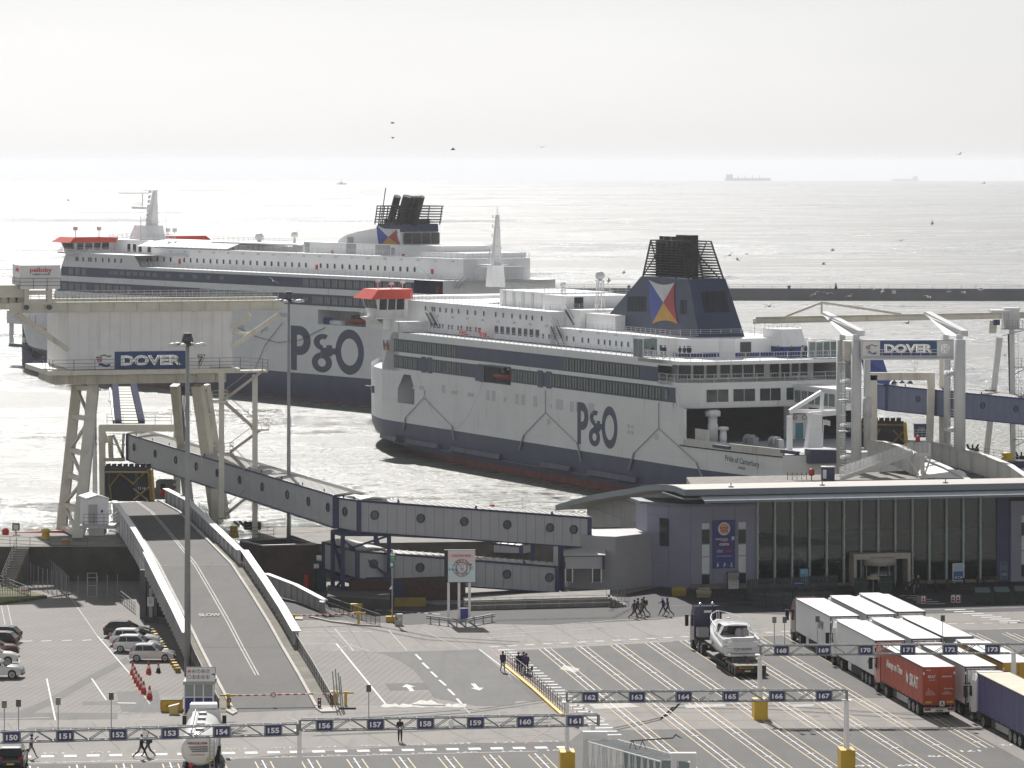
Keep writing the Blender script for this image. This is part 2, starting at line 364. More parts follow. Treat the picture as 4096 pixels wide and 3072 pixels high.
def stair(mb, a, b, wd, n=10, sd=None):
 a, b = V(a), V(b); d = V((b.x-a.x, b.y-a.y, 0)); d = d.normalized() if d.length > .01 else X3
 n_ = V((-d.y, d.x, 0))
 for s in (-1, 1): mb.beam(a+n_*wd/2*s, b+n_*wd/2*s, .08, .28); mb.path([a+n_*wd/2*s+UP, b+n_*wd/2*s+UP], .03, 4)
 for k in range(n): p = a.lerp(b, (k+.5)/n); mb.beam(p-n_*wd/2, p+n_*wd/2, .25, .05)
 return mb
def lamp_units(root, pts, w0):
 mb = MB()
 for s, z in pts: mb.bx(s, s+.9, w0-.22, w0, z, z+.16); mb.bx(s+.3, s+.6, w0-.12, w0, z+.16, z+.3)
 return mb.build('deck_lamps', SHIPG, root, local=True)
# - Pride of Canterbury
CF = Frame(-19.2, 624, .4116, -.9114)
can = E('car_ferry', (CF.o[0], CF.o[1], 0), CF.rz, 'nearer white and navy ferry with sloping blue funnel under a black cage, beside berth 8', 'ferry', 'moored ferries')
B = lambda mb, n, m, par=can, **k: mb.build(n, m, par, local=True, **k)
BE = lambda mb, n, m, par=can: each(mb, n, m, par, True)
def bh(s, z):
 t = min(1, max(0, (z+4.6)/3.4)); s0 = 24-27*t; sb = -31-8.5*t-max(0, z)*.06
 b = 14.0
 if s < s0: b = 14*max(0, 1-((s0-s)/(s0-sb))**(1.3+.25*t))
 if s > 102: b = min(b, 14-2.6*((s-102)/26)**1.6)
 return b*(1-.02*max(0, -2-z))
sv = [-40.1, -39.9, -39.6, -39.2, -38.4, -37.4, -36, -34, -31, -28, -25, -22, -18, -14, -10, -5, 0, 6, 12, 20, 35, 60, 85, 102, 106, 110, 114, 118, 122, 125, 127, 128]
def hullpart(name,m,zs,sa=-99,sb=128): return B(mk_hull(MB(),bh,[s for s in sv if sa <= s <= sb],zs,14),name,m)
hullpart('hull_bottom', BOOT, [-6.5, -4.5, -3.0]); hullpart('hull_band', NAVY, [-3.0, -1.5, 0, 1.2])
mb = mk_hull(MB(),bh,sv,[1.2,2.6,4.3],14); mk_hull(mb,bh,[s for s in sv if s <= -5],[4.3,6,7.5,9.0,9.4],14)
for z0, z1 in ((4.3, 9.4),):
 mb.quad((-5, 0, z0), (-5, .0, z1), (0, 0, z1), (0, 0, z0))
holed(mb, 0, 104, 4.3, 9.4, 0, [(1.6, 8.6, 4.3, 9.0)])
for a in ((1.6, 4.1, 9.0, 6.6), (8.6, 7.0, 9.0, 6.9)):
 mb.prism([(a[0], 0, a[2]), (a[1], 0, a[2]), (a[0], 0, a[3])], (0, .12, 0))
holed(mb, -5, 100.6, 9.4, 15.7, 0, [(34, 46.2, 9.4, 12.1), (96.2, 100.6, 12.7, 14.9)])
mb.quad((100.6, 0, 9.4), (101.8, 0, 9.4), (100.6, 0, 12.7)); mb.quad((100.6, 0, 9.4), (104, 0, 9.4), (101.8, 0, 9.4))
# far side, transom, decks
holed(mb, -5, 104, 4.3, 15.7, 28, [])
mb.quad((128, 2.6, 1.2), (128, 25.4, 1.2), (128, 25.4, 4.3), (128, 2.6, 4.3))
mb.quad((128, 2.6, 1.2), (128, 25.4, 1.2), (126, 25, -6), (126, 3, -6))
mb.quad((-5, 0, 9.4), (-5, 28, 9.4), (.2, 28, 17.4), (.2, 0, 17.4)); mb.quad((-5, 0, 9.4), (.2, 0, 17.4), (2, 0, 17.4), (2, 0, 9.4))
mb.quad((.2, 28, 17.4), (.2, 0, 17.4), (2.2, 0, 17.4), (2.2, 28, 17.4)); mb.quad((2.2, 28, 17.4), (2.2, 0, 17.4), (2.2, 0, 15.7), (2.2, 28, 15.7))
B(mb, 'hull', SHIPW)
B(MB().add([(s,14+sg*bh(s,9.4),8.6) for sg in (-1,1) for s in sv if s <= -5],[(i,i+1,15+i+1+1,15+i+1) for i in range(15)]),'forecastle_deck',DECKG)
mb = MB(); mb.quad((0,0,15.6),(101,0,15.6),(101,28,15.6),(0,28,15.6)); mb.quad((101,0,4.4),(128,2.6,4.4),(128,25.4,4.4),(101,28,4.4)); B(mb,'deck',DECKG)
# mooring port, rescue boat bay, aft gallery: open recesses
B(recess(MB(),1.6,8.6,4.3,9.0,.02,4.5),'mooring_bay',SHIPG)
B(recess(MB(),34,46.2,9.4,12.1,.02,4),'boat_bay',DECKG)
# navy window bands with their windows
SLOT = [(34, 46.2)]
for z0, z1, a, b, cuts in ((12.55, 14.62, 0, 96.2, []), (9.9, 11.98, 0, 101.6, SLOT)):
 mb = MB(); x = a
 for c0, c1 in cuts+[(b, b)]: mb.bx(x, c0, -.02, .02, z0, z1); x = c1
 BE(mb, 'window_band', NAVY)
f, q = win_mesh('w', 1.8, 1.78, 2, NAVY, .1, pw=.42)
pos = [(s0+i*1.95, 12.7) for s0, n in ((.3, 13), (65.2, 13)) for i in range(n)]+[(s0+i*1.95, 10.05) for s0, n in ((.3, 5), (15.8, 2), (21.8, 3), (46.8, 5), (60.3, 19)) for i in range(n)]
window_row(can, pos, -.02, f, q, BLACKP, GLASSG)
f, q = win_mesh('w', .9, 1.5, 1, NAVY, .2, pw=.8)
window_row(can, [(98.5, 10.2)], -.04, f, q, BLACKP, GLASSG)
for s in (11.6, 14.0, 56.0, 59.0, 100.0):
 if s < 100: B(MB().bx(s,s+1.9,-.06,.02,9.7,12.2),'shell_door',NAVY)
line_logo(can, 69.9, 83.2, 8.25, 2.15, 0, NAVY)
house_flag(can, CF.W(1531, 1357, -.1), CF.W(1551, 1358, -.1), CF.W(1555, 1402, -.1), CF.W(1534, 1400, -.1), Y3)
# shell fittings: scuttles, ports, vents
mb = MB(); mg = MB()
for u, v, a, b in ((1774, 1556, .9, 1.3), (1818, 1570, 1.6, .6), (1884, 1579, 1.7, .6), (1952, 1580, .8, 1.6), (1975, 1584, .8, 1.6), (2020, 1599, .6, .7), (2069, 1596, .9, 1.6), (2092, 1599, .9, 1.6), (2141, 1606, .9, 1.6), (2204, 1624, .4, .5), (2238, 1618, 1.6, 1.5), (2288, 1626, .9, 1.5), (2312, 1630, .9, 1.4), (2364, 1634, 1.4, 1.5), (2195, 1686, .8, .9), (2515, 1704, .5, .5), (2530, 1707, .5, .5), (2515, 1728, .5, .5), (2530, 1731, .5, .5), (2626, 1747, .8, .8), (1687, 1551, 1.2, .6)):
 p = CF.W(u, v, 0); mb.bx(p.x-a*.7, p.x+a*.7, -.05, .02, p.z-b/2, p.z+b/2)
BE(mb, 'shell_ports', SHIPG)
mb = MB()
for a, b in ((-8, 2), (6, 19), (24, 43), (58, 68), (74, 90)):
 for i in range(1): mb.prism([(a, 14-bh(a, -1.6)-.02, -2.2), (b, 14-bh(b, -1.6)-.02, -2.2), (b, 14-bh(b, -1.6)-.6, -2.0), (a, 14-bh(a, -1.6)-.6, -2.0)], (0, .25, .75))
mb.path([V((s, 14-bh(s, -2.3)-.12, -2.3)) for s in range(-24, 104, 4)], .22, 6)
B(mb, 'rubbing_strake', mat('scuffed_navy', (.085, .09, .14), .6, var=.3, streak=.7, grime=.7, stain=(.2, .12, .08)))
mb = MB()
for pts in (((1700, 1560), (1695, 1590), (1622, 1670), (1614, 1720)), ((1695, 1590), (1808, 1705), (1817, 1760)), ((2181, 1560), (2181, 1650), (2095, 1740), (2078, 1800)), ((2181, 1650), (2310, 1775), (2325, 1850)), ((2634, 1610), (2634, 1713), (2535, 1812), (2517, 1880)), ((2634, 1713), (2785, 1850), (2815, 1925))):
 mb.path([CF.W(u, v, -.12) for u, v in pts], .06, 4)
 mb.beam(CF.W(*pts[-2], -.15), CF.W(*pts[-1], -.15), .2)
sag = [CF.W(1640+(1936-1640)*t/20, 1390+(1513-1390)*t/20+ (265*math.sin(math.pi*min(1, t/20))**.9), -.3) for t in range(21)]
mb.path(sag, .018, 3); B(mb, 'hull_lines', STEEL)
# deck edge rail along the promenade
for pts, st in (([(3, .2, 15.7), (101, .2, 15.7)], 1.7), ([(3, 3.9, 15.7), (60, 3.9, 15.7)], 4)):
 B(MB().rail(pts,1.15,st,.032,4,.045),'railing',SHIPG)
# accommodation house
mb = MB(); holed(mb,-6,49.5,15.7,20.6,5,[]); mb.quad((-6,5,15.7),(-6,23,15.7),(-6,23,20.6),(-6,5,20.6)); mb.quad((49.5,5,20.6),(53,5,15.7),(49.5,5,15.7)); mb.quad((49.5,5,20.6),(49.5,23,20.6),(49.5,23,18.3),(49.5,5,18.3))
mb.quad((-6, 5, 20.6), (49.5, 5, 20.6), (49.5, 23, 20.6), (-6, 23, 20.6)); mb.quad((-6, 23, 15.7), (49.5, 23, 15.7), (49.5, 23, 20.6), (-6, 23, 20.6))
holed(mb, 49.5, 90, 15.7, 18.3, 5, []); mb.quad((49.5, 5, 18.3), (90, 5, 18.3), (90, 23, 18.3), (49.5, 23, 18.3)); mb.quad((90, 5, 15.7), (90, 23, 15.7), (90, 23, 18.3), (90, 5, 18.3)); holed(mb, 49.5, 90, 15.7, 18.3, 23, [])
B(mb, 'deckhouse', SHIPW)
f, q = win_mesh('w', .62, .8, 1, None, .1, pw=.44)
p5 = lambda u, v: (lambda p: (p.x-.3, p.z-.4))(CF.W(u, v, 5))
row1 = [p5(1400+u*.4973, 1050+v*.4973) for u, v in ((610, 368), (665, 374), (682, 376), (727, 380), (775, 384), (823, 389), (876, 393), (947, 400), (1009, 404), (1079, 410), (1175, 418), (1235, 424), (1306, 430), (1372, 436), (1421, 440), (1469, 445), (1545, 451))]
row2 = [p5(1400+u*.4973, 1050+v*.4973) for u, v in ((655, 503), (682, 507), (725, 512), (750, 515), (796, 520), (823, 522), (873, 526), (898, 528), (945, 532), (970, 536), (1015, 540), (1556, 592), (1604, 596), (1650, 602), (1747, 612), (1801, 616), (1871, 624), (1920, 628), (2002, 637), (2051, 642), (2093, 646), (2143, 651), (2187, 656), (2240, 660), (2290, 664), (2330, 667), (2390, 673), (2440, 678), (2500, 684))]
window_row(can, row1+row2, 4.96, f, q, SHIPG, GLASSD)
f, q = win_mesh('w', 1.35, 1.25, 3, None, .05, pw=.36)
window_row(can, [(p5(1400+u*.4973, 1050+565*.4973+(u-1179)*.04)[0]-.3, 16.5) for u in (1179, 1225, 1272, 1317, 1366, 1413, 1460, 1508)], 4.96, f, q, SHIPG, GLASSD)
lamp_units(can, [(s, z) for s in range(6, 88, 6) for z in ((18.3,) if s < 50 else (17.9,))], 5)
for pts in ([(-5, 5.1, 20.6), (49.4, 5.1, 20.6), (49.4, 22.9, 20.6)], [(52, 5.1, 18.3), (89.8, 5.1, 18.3), (89.8, 22.9, 18.3)]):
 B(MB().rail(pts,1.1,1.6,.03,4,.04),'railing',SHIPG)
for a,b,c in ((CF.W(1745,1312,4.6),CF.W(1712,1250,4.6),.8),(CF.W(2248,1385,4.2),CF.W(2215,1305,4.6),.9),(CF.W(2310,1300,8),CF.W(2275,1240,8),1.2)): B(stair(MB(),a,b,c,12),'stairway',DSTEEL)
mb = MB(); p = CF.W(2075,1385,4.9)
for u, v in ((1645, 1300), (1670, 1302), (1919, 1322)): p = CF.W(u, v, 5); mb.bx(p.x-.4, p.x+.4, 4.9, 5, p.z-.5, p.z+.4)
BE(mb, 'fire_locker', REDP)
mb = MB()
for s in (19, 27): mb.bx(s, s+2.2, 3.3, 3.5, 16.0, 16.7); mb.bx(s, s+2.2, 3.5, 4, 16.0, 16.1)
BE(mb, 'deck_bench', REDP)
# bridge wing: visor, leaning windows, gallery
z0, z1, z2 = 17.45, 19.1, 21.1
mb = MB(); mb.prism([(.6,-1.2,z0),(7.5,-1.2,z0),(7.5,29.2,z0),(.6,29.2,z0)],(0,0,.25))
mb.prism([(.6, -1.2, z0), (7.5, -1.2, z0), (7, 0, z0-.7), (1.4, 0, z0-.7)], (0, 0, .02))
mb.loft([[(1.6, -.2, z0+.2), (6.6, -.2, z0+.2), (6.6, 28.2, z0+.2), (1.6, 28.2, z0+.2)], [(1.2, -.55, z1), (6.8, -.55, z1), (6.8, 28.6, z1), (1.2, 28.6, z1)], [(.7, -1.0, z2), (7.1, -1.0, z2), (7.1, 29, z2), (.7, 29, z2)]], False)
bo = B(mb, 'bridge', SHIPW)
mb = MB(); rz0,rz1 = 20.75,22.35
for a, b, c, d in ((-2.2, 5.2, -.9, 5.2),): mb.loft([[(-.2, a, rz0), (8.0, a, rz0), (8.0, b, rz0), (-.2, b, rz0)], [(1.4, c, rz1), (7.9, c, rz1), (7.9, d, rz1), (1.4, d, rz1)]], False)
B(mb, 'bridge_roof', mat('orange_roof', (.72, .085, .05), .5, var=.08), bo)
mb = MB()
for a, b in ((1.5, 3.0), (3.3, 4.7), (5.0, 6.5)): mb.prism([(a, -.57, z1+.05), (b, -.57, z1+.05), (b, -.93, z2-.35), (a, -.93, z2-.35)], (0, -.05, 0))
for a, b in ((-.3, 1.0), (1.25, 2.5), (2.75, 4.1)): mb.prism([(6.8, a, z1-.15), (6.8, b, z1-.15), (7.05, b, z2-.4), (7.05, a, z2-.4)], (.05, 0, 0))
mb.bx(7.0, 7.12, 5.2, 6.0, 19.2, 20.0); BE(mb, 'bridge_window', GLASSD, bo)
B(MB().rail([(.8,-1.1,z0+.25),(7.4,-1.1,z0+.25),(7.4,4.5,z0+.25)],1.0,1.2,.035,3),'bridge_railing',SHIPW,bo)
mb = MB(); mb.bx(7.5,9,1.5,5.2,15.7,17.45); mb.bx(2.0,7.0,.3,27.6,15.7,17.4); B(mb,'bridge_support',SHIPW,bo)
mb = MB()
for s, w_, h in ((3, 1, 1.0), (4, 5, .8), (5, 2.6, .6)): mb.tube((s, w_, rz1), (s, w_, rz1+h), .08, 5); mb.bx(s-.3, s+.3, w_-.35, w_+.35, rz1+h, rz1+h+.4)
B(mb, 'roof_gear', SHIPG, bo); bo.location = (-15.2, 1.2, 0)
# mast house, mast, aerials
mb = MB(); mb.bx(22,40,9,20,20.6,23.1); mb.bx(40,48.6,8.2,20,20.6,22.9); mb.bx(49.6,55,7.5,20,18.3,21.0); mb.bx(56,66,8,20,18.3,20.6); B(mb,'mast_house',SHIPW)
mb = MB()
for s, w_, z in ((23.5, 8.95, 20.8), (27, 8.95, 20.8), (30.5, 8.95, 20.8), (34, 8.95, 20.8), (38, 8.95, 20.8)): mb.bx(s, s+.9, w_-.06, w_+.02, z, z+2)
BE(mb, 'house_door', SHIPG)
mb = MB(); mb.bx(48.58,48.66,9.5,11,20.7,22.7); mb.bx(54.98,55.06,8.4,9.6,18.4,20.4); mb.bx(54.98,55.06,11.4,13.4,18.4,20.4); BE(mb,'dark_doorway',GLASSD)
for pts in ([(22.2,9.2,23.1),(39.8,9.2,23.1),(39.8,19.8,23.1)],[(40.2,8.4,22.9),(48.4,8.4,22.9),(48.4,19.8,22.9)]): B(MB().rail(pts,1.1,1.5,.03,3),'railing',SHIPG)
m0 = CF.W(1982, 1140, 14); ms = m0.x
mb = MB(); zb = 23.1; zp = CF.W(1982,1062,14).z; zt = CF.W(1986,859,14).z
mb.loft([[(ms-1.5, 12.9, zb), (ms+1.5, 12.9, zb), (ms+1.5, 15.1, zb), (ms-1.5, 15.1, zb)], [(ms-1.0, 13, zp), (ms+1, 13, zp), (ms+1, 15, zp), (ms-1, 15, zp)]], False)
mb.loft([[(ms-.7, 13.4, zp), (ms+.7, 13.4, zp), (ms+.7, 14.8, zp), (ms-.7, 14.8, zp)], [(ms+.5, 13.8, zt), (ms+.9, 13.8, zt), (ms+.9, 14.3, zt), (ms+.5, 14.3, zt)]], False)
mo = B(mb, 'mast', SHIPW)
mb = MB(); mb.cbx((ms-.6,13.8,zp),4.4,3.6,.15); mb.rail([(ms-2.7,12.1,zp),(ms+1.5,12.1,zp),(ms+1.5,15.6,zp),(ms-2.7,15.6,zp),(ms-2.7,12.1,zp)],1.0,1.2,.035,3)
for k in range(5): z = zp+1.5+k*1.55; mb.tube((ms-1.4+.12*k, 13.9, z), (ms+1.6, 13.9, z), .05, 4); mb.tube((ms-1.3+.12*k, 13.9, z), (ms-1.3+.12*k, 13.9, z+.5), .09, 5)
mb.tube((ms+.7, 14, zt), (ms+.7, 14, zt+1.2), .05, 4); mb.tube((ms-2.2, 14, zp), (ms-2.2, 14, zp+2.8), .12, 5); mb.tube((ms-2.4, 12, zp+2.9), (ms-2.0, 16, zp+2.9), .1, 4)
B(mb, 'mast_gear', SHIPG, mo)
for u, v, r, hg in ((2253, 1153, .5, 2.3), (2400, 1123, .72, 3.2)):
 p = CF.W(u, v, 11); dome(can, p, r, max(1.3, p.z-20.6))
# funnel: sloping navy casing, house flag, louvres, open black cage and uptakes
w0, w1 = 9.6, 16.9
P_ = lambda u, v: CF.W(u, v, w0)
fb = 18.3; ft = P_(2750, 1116).z; sA, sB = P_(2389, 1305).x, P_(2797, 1323).x; sC, sD = P_(2561, 1112).x, P_(2750, 1116).x
mb = MB(); mb.loft([[(sA,w0,fb),(sB,w0,fb),(sB,w1,fb),(sA,w1,fb)],[(sC,w0+.2,ft),(sD,w0+.2,ft),(sD,w1-1.2,ft),(sC,w1-1.2,ft)]],False)
fo = B(mb, 'funnel', mat('funnel_navy', (.048, .062, .115), .4, var=.2, scale=.3, streak=.2, stain=(.1, .09, .1)))
def onf(u, v, d=-.25):
 z = P_(u, v).z; return V((P_(u, v).x, w0+.2*(z-fb)/(ft-fb)+d+.2, z))
house_flag(fo, onf(2592, 1119, -.3), onf(2696, 1131, -.3), onf(2714, 1296, -.3), onf(2610, 1295, -.3), Y3, .16)
mb = MB()
for u0, u1, v0, v1, n in ((2507, 2583, 1186, 1246, 6), (2718, 2745, 1200, 1257, 2)):
 for k in range(n):
  a, b = u0+(u1-u0)*k/n, u0+(u1-u0)*(k+.85)/n
  mb.prism([onf(a, v0), onf(b, v0), onf(b, v1), onf(a, v1)], (0, .06, 0))
for k in range(5):
 a = w0+1.7+k*.82
 f0, f1 = .78, .42
 pt = lambda wv, t: V((sB+(sD-sB)*t+.04, wv, fb+(ft-fb)*t))
 mb.prism([pt(a, f1), pt(a+.7, f1), pt(a+.7, f0), pt(a, f0)], (.05, 0, 0))
BE(mb, 'louvre', mat('louvre_dark', (.022, .024, .035), .6, var=.2), fo)
mb = MB(); n = 13; zt = ft+5.3
for k in range(n+1):
 t = k/n; z = ft+.25+(zt-ft-.25)*t
 a, b, c, d = sC+.6+t*1.2, sD-.3-t*2.1, w0+.3+t*.7, w1-1.4-t*.9
 a0 = a-.3
 pts = [V((a0, c, z)), V((b, c, z)), V((b, d, z)), V((a0, d, z)), V((a0, c, z))]
 for p, q2 in zip(pts, pts[1:]): mb.beam(p, q2, .22, .16)
for p, q2 in zip([(sC+.3, w0+.3), (sC+6, w0+.3), (sC+11, w0+.3), (sD-.3, w0+.3), (sD-.3, (w0+w1)/2-1), (sD-.3, w1-1.4), (sC+.3, w1-1.4)], [(sC+1.5, w0+1), (sC+6, w0+1), (sC+10.5, w0+1), (sD-2.4, w0+1), (sD-2.4, (w0+w1)/2-1), (sD-2.4, w1-2.3), (sC+1.5, w1-2.3)]):
 mb.tube((*p, ft), (*q2, zt), .14, 5)
for a, b in (((sC+.3, w0+.3, ft), (sC+6, w0+1, zt)), ((sC+6, w0+.3, ft), (sC+1.5, w0+1, zt)), ((sC+11, w0+.3, ft), (sD-2.4, w0+1, zt)), ((sD-.3, w0+.3, ft), (sC+10.5, w0+1, zt)), ((sD-.3, w0+1, ft), (sD-2.4, w1-3, zt)), ((sD-.3, w1-2, ft), (sD-2.4, w0+1, zt))): mb.tube(a, b, .1, 5)
B(mb, 'funnel_cage', BLACKM, fo)
mb = MB(); zu = P_(2700,948).z
for u, r in ((2646, .35), (2668, .6), (2698, .65)): s_ = CF.W(u, 985, 13.5).x; mb.tube((s_, 13.5, ft), (s_, 13.5, zu-.1), r, 10)
a, b = CF.W(2714, 985, 13).x, CF.W(2792, 985, 13).x; b = a+(b-a)*.7; mb.bx(a, b, 12.6, 14.0, ft, zu+.2); mb.bx(sC+3.5, a, 12.8, 14, ft, zt-1.2)
for i in range(5): mb.tube((a-5+i*1.7, 12.2, ft), (a-5+i*1.7, 12.2, zt), .4, 8)
B(mb, 'exhaust_stack', mat('exhaust_soot', (.035, .034, .036), .7, var=.4, grime=.5), fo)
# after decks
mb = MB()
mb.prism([(90, 0, 15.15), (102, 0, 15.15), (104, 3, 15.15), (104.5, 14, 15.15), (104, 25, 15.15), (102, 28, 15.15), (90, 28, 15.15)], (0, 0, .5))
mb.bx(90, 96.2, .02, 28, 12.65, 12.7)
mb.prism([(96, .0, 12.3), (101.2, 0, 12.3), (103.2, 3, 12.3), (103.6, 14, 12.3), (103.2, 25, 12.3), (101.2, 28, 12.3), (96, 28, 12.3)], (0, 0, .35))
mb.bx(94, 96, 3.2, 24.8, 12.65, 15.15)
B(mb, 'after_deck', SHIPW)
mb = MB(); mb.prism([(101.2,0,9.1),(103.2,3,9.1),(103.6,14,9.1),(103.2,25,9.1),(101.2,28,9.1),(100.8,28,9.1),(100.8,0,9.1)],(0,0,3.2)); B(mb,'after_bulkhead',SHIPW)
mb = MB()
def aftx(w_): return 101.2+2*w_/3 if w_ < 3 else (103.2+.4*(w_-3)/11 if w_ < 14 else 103.6-.4*(w_-14)/11)
for a, b in ((4.0, 7.3), (8.1, 11.4), (12.2, 15.4), (16.4, 19.4)):
 for c, d in ((a, (a+b)/2-.06), ((a+b)/2+.06, b)): mb.prism([(aftx(c), c, 10.0), (aftx(d), d, 10.0), (aftx(d), d, 11.7), (aftx(c), c, 11.7)], (.07, 0, 0))
BE(mb, 'after_window', GLASSD)
mb = MB()
for a, b in ((5.6, 7.3), (7.7, 9.3), (9.9, 11.4), (11.8, 13.3), (13.6, 15.1), (15.4, 16.8), (21.3, 22.4), (22.7, 23.8)): mb.bx(95.98, 96.06, a, b, 12.9, 14.7)
for a, b in ((3.3, 5.2),): mb.bx(95.98, 96.06, a, b, 12.8, 14.9)
BE(mb, 'lounge_window', GLASSD)
mb = MB(); mb.bx(95.98,96.1,17.8,19.2,12.7,14.9); mb.bx(95.98,96.1,19.6,20.9,12.7,14.9); BE(mb,'lounge_door',mat('brown_door',(.05,.04,.04),.5))
for z, pts in ((15.65, [(90, .3), (101.8, .3), (103.8, 3.1), (104.3, 14), (103.8, 25), (101.8, 27.7)]), (12.65, [(96.3, .15), (101, .15), (103, 3.1), (103.4, 14), (103, 25), (101, 27.8)])):
 mb = MB().rail([(a,b,z) for a,b in pts],1.15,2.2,.04,2,.05); mb.rail([(a,b,z) for a,b in pts],1.1,.42,.012,1,.018,3); B(mb,'railing',SHIPG)
B(MB().rail([(94.5,.1,12.7),(96.2,.1,12.7)],1.1,.5,.03,3),'railing',SHIPG)
# sun deck house with blue foot, screens
mb = MB(); mb.prism([(90,5.5,15.65),(93.5,5.5,15.65),(93.5,11,15.65),(95.5,12.5,15.65),(95.5,19,15.65),(97.5,20,15.65),(97.5,23,15.65),(90,23,15.65)],(0,0,2.65)); B(mb,'sun_deck_house',SHIPW)
mb = MB(); mb.prism([(93.5,18,15.66),(98.6,18.6,15.66),(98.6,22.4,15.66),(93.5,23,15.66)],(0,0,1.5)); B(mb,'blue_plinth',NAVYB)
mb = MB(); mb.loft([[(93.4,18,17.15),(98.5,18.6,17.15),(98.5,22.4,17.15),(93.4,23,17.15)],[(93.2,18.2,19.6),(97.6,18.8,19.6),(97.6,22,19.6),(93.2,22.6,19.6)]],False); B(mb,'sun_deck_tower',SHIPW)
mb = MB(); mb.bx(90,93.53,5.45,5.5,15.66,16.3); mb.bx(93.5,93.55,5.5,11,15.66,16.3); mb.bx(95.5,95.55,12.5,19,15.66,16.3); BE(mb,'deck_skirting',NAVYB)
mb = MB(); mb.bx(95.5,95.6,13.3,15,15.7,17.8); B(mb,'house_hatch',DSTEEL)
mb = MB()
for i in range(6): mb.bx(101.5, 101.62, 21+i*1.15, 22.02+i*1.15, 15.7, 17.9)
BE(mb, 'wind_screen_glass', GLASSG)
mb = MB()
for i in range(7): mb.bx(101.45, 101.66, 20.9+i*1.15, 21.02+i*1.15, 15.65, 18.0)
mb.bx(101.45, 101.66, 20.9, 28, 17.95, 18.1); B(mb, 'wind_screen', SHIPW)
mb = MB(); mb.bx(88.2,88.3,.2,3.8,15.7,18.2); mb.bx(88.2,91.2,.15,.25,15.7,18.2); B(mb,'glass_shelter',GLASSG)
mb = MB()
for s_ in (88.2, 89.7, 91.2): mb.bx(s_-.06, s_+.06, .08, .2, 15.7, 18.3)
mb.bx(88.1, 91.3, .08, .26, 18.2, 18.36); B(mb, 'shelter_frame', SHIPG)
B(MB().rail([(93.4,18.3,19.6),(97.4,18.9,19.6),(97.4,21.9,19.6)],1.1,1,.03,3),'railing',SHIPG)
# vehicle deck seen through the stern opening
mb = MB(); mb.quad((60,.4,4.42),(104,.4,4.42),(104,27.6,4.42),(60,27.6,4.42)); B(mb,'car_deck',mat('car_deck_paint',(.10,.11,.13),.6))
mb = MB(); mb.quad((60,.3,4.4),(60,27.7,4.4),(60,27.7,9.2),(60,.3,9.2)); mb.quad((60,.3,9.15),(104,.3,9.15),(104,27.7,9.15),(60,27.7,9.15)); mb.quad((60,.35,4.4),(103,.35,4.4),(103,.35,9.2),(60,.35,9.2))
mb.quad((60, 27.6, 4.4), (103, 27.6, 4.4), (103, 27.6, 9.2), (60, 27.6, 9.2)); B(mb, 'garage_lining', mat('garage_navy', (.035, .042, .075), .6))
mb = MB(); mb.bx(101.2,103,17.2,20.2,4.42,9.12); B(mb,'engine_casing',SHIPW)
mb = MB(); mb.bx(103,103.08,18.1,19.3,4.5,6.7); B(mb,'casing_door',mat('teal_door',(.10,.30,.36),.5))
mb = MB(); mb.bx(103,103.07,17.7,19.7,7.9,8.25); B(mb,'casing_sign',DSTEEL)
mb = MB()
for w_ in (18.0, 19.5): mb.tube((103.0, w_, 7.45), (103.07, w_, 7.45), .36, 14)
B(mb, 'speed_sign', SIGNR)
mb = MB()
for w_ in (18.0, 19.5): mb.tube((103.05, w_, 7.45), (103.09, w_, 7.45), .27, 14)
B(mb, 'speed_sign_face', SIGNW)
mb = lettering('15', (103.1, 18.0, 7.45), (0, 1, 0), UP, .25, bold=.03); B(mb, 'speed_limit', BLACKP)
mb = MB(); mb.bx(101.2,104,0.02,.5,4.4,9.2); mb.quad((100.9,.02,12.3),(101.6,.02,12.3),(105.0,.02,5),(104.2,.02,5)); B(mb,'stern_pillar',SHIPW)
# passenger corridor reaching aft, white frame and pillar by the stern door
mb = MB(); mb.prism([(103,17.5,9.2),(116,17.5,9.2),(116,20,9.2),(103,22,9.2)],(0,0,2.7)); mb.prism([(102.5,17.2,11.9),(116.4,17.2,11.9),(116.4,20.3,11.9),(102.5,22.3,11.9)],(0,0,.25)); B(mb,'passenger_corridor',SHIPW)
mb = MB()
for i in range(6):
 for k in range(2): a = 104.0+i*1.95+k*.85; mb.bx(a, a+.75, 17.44, 17.5, 9.7, 11.4)
BE(mb, 'corridor_window', GLASSG)
B(MB().rail([(103,17.4,12.15),(116,17.4,12.15)],1.1,2.2,.03,2),'railing',SHIPG)
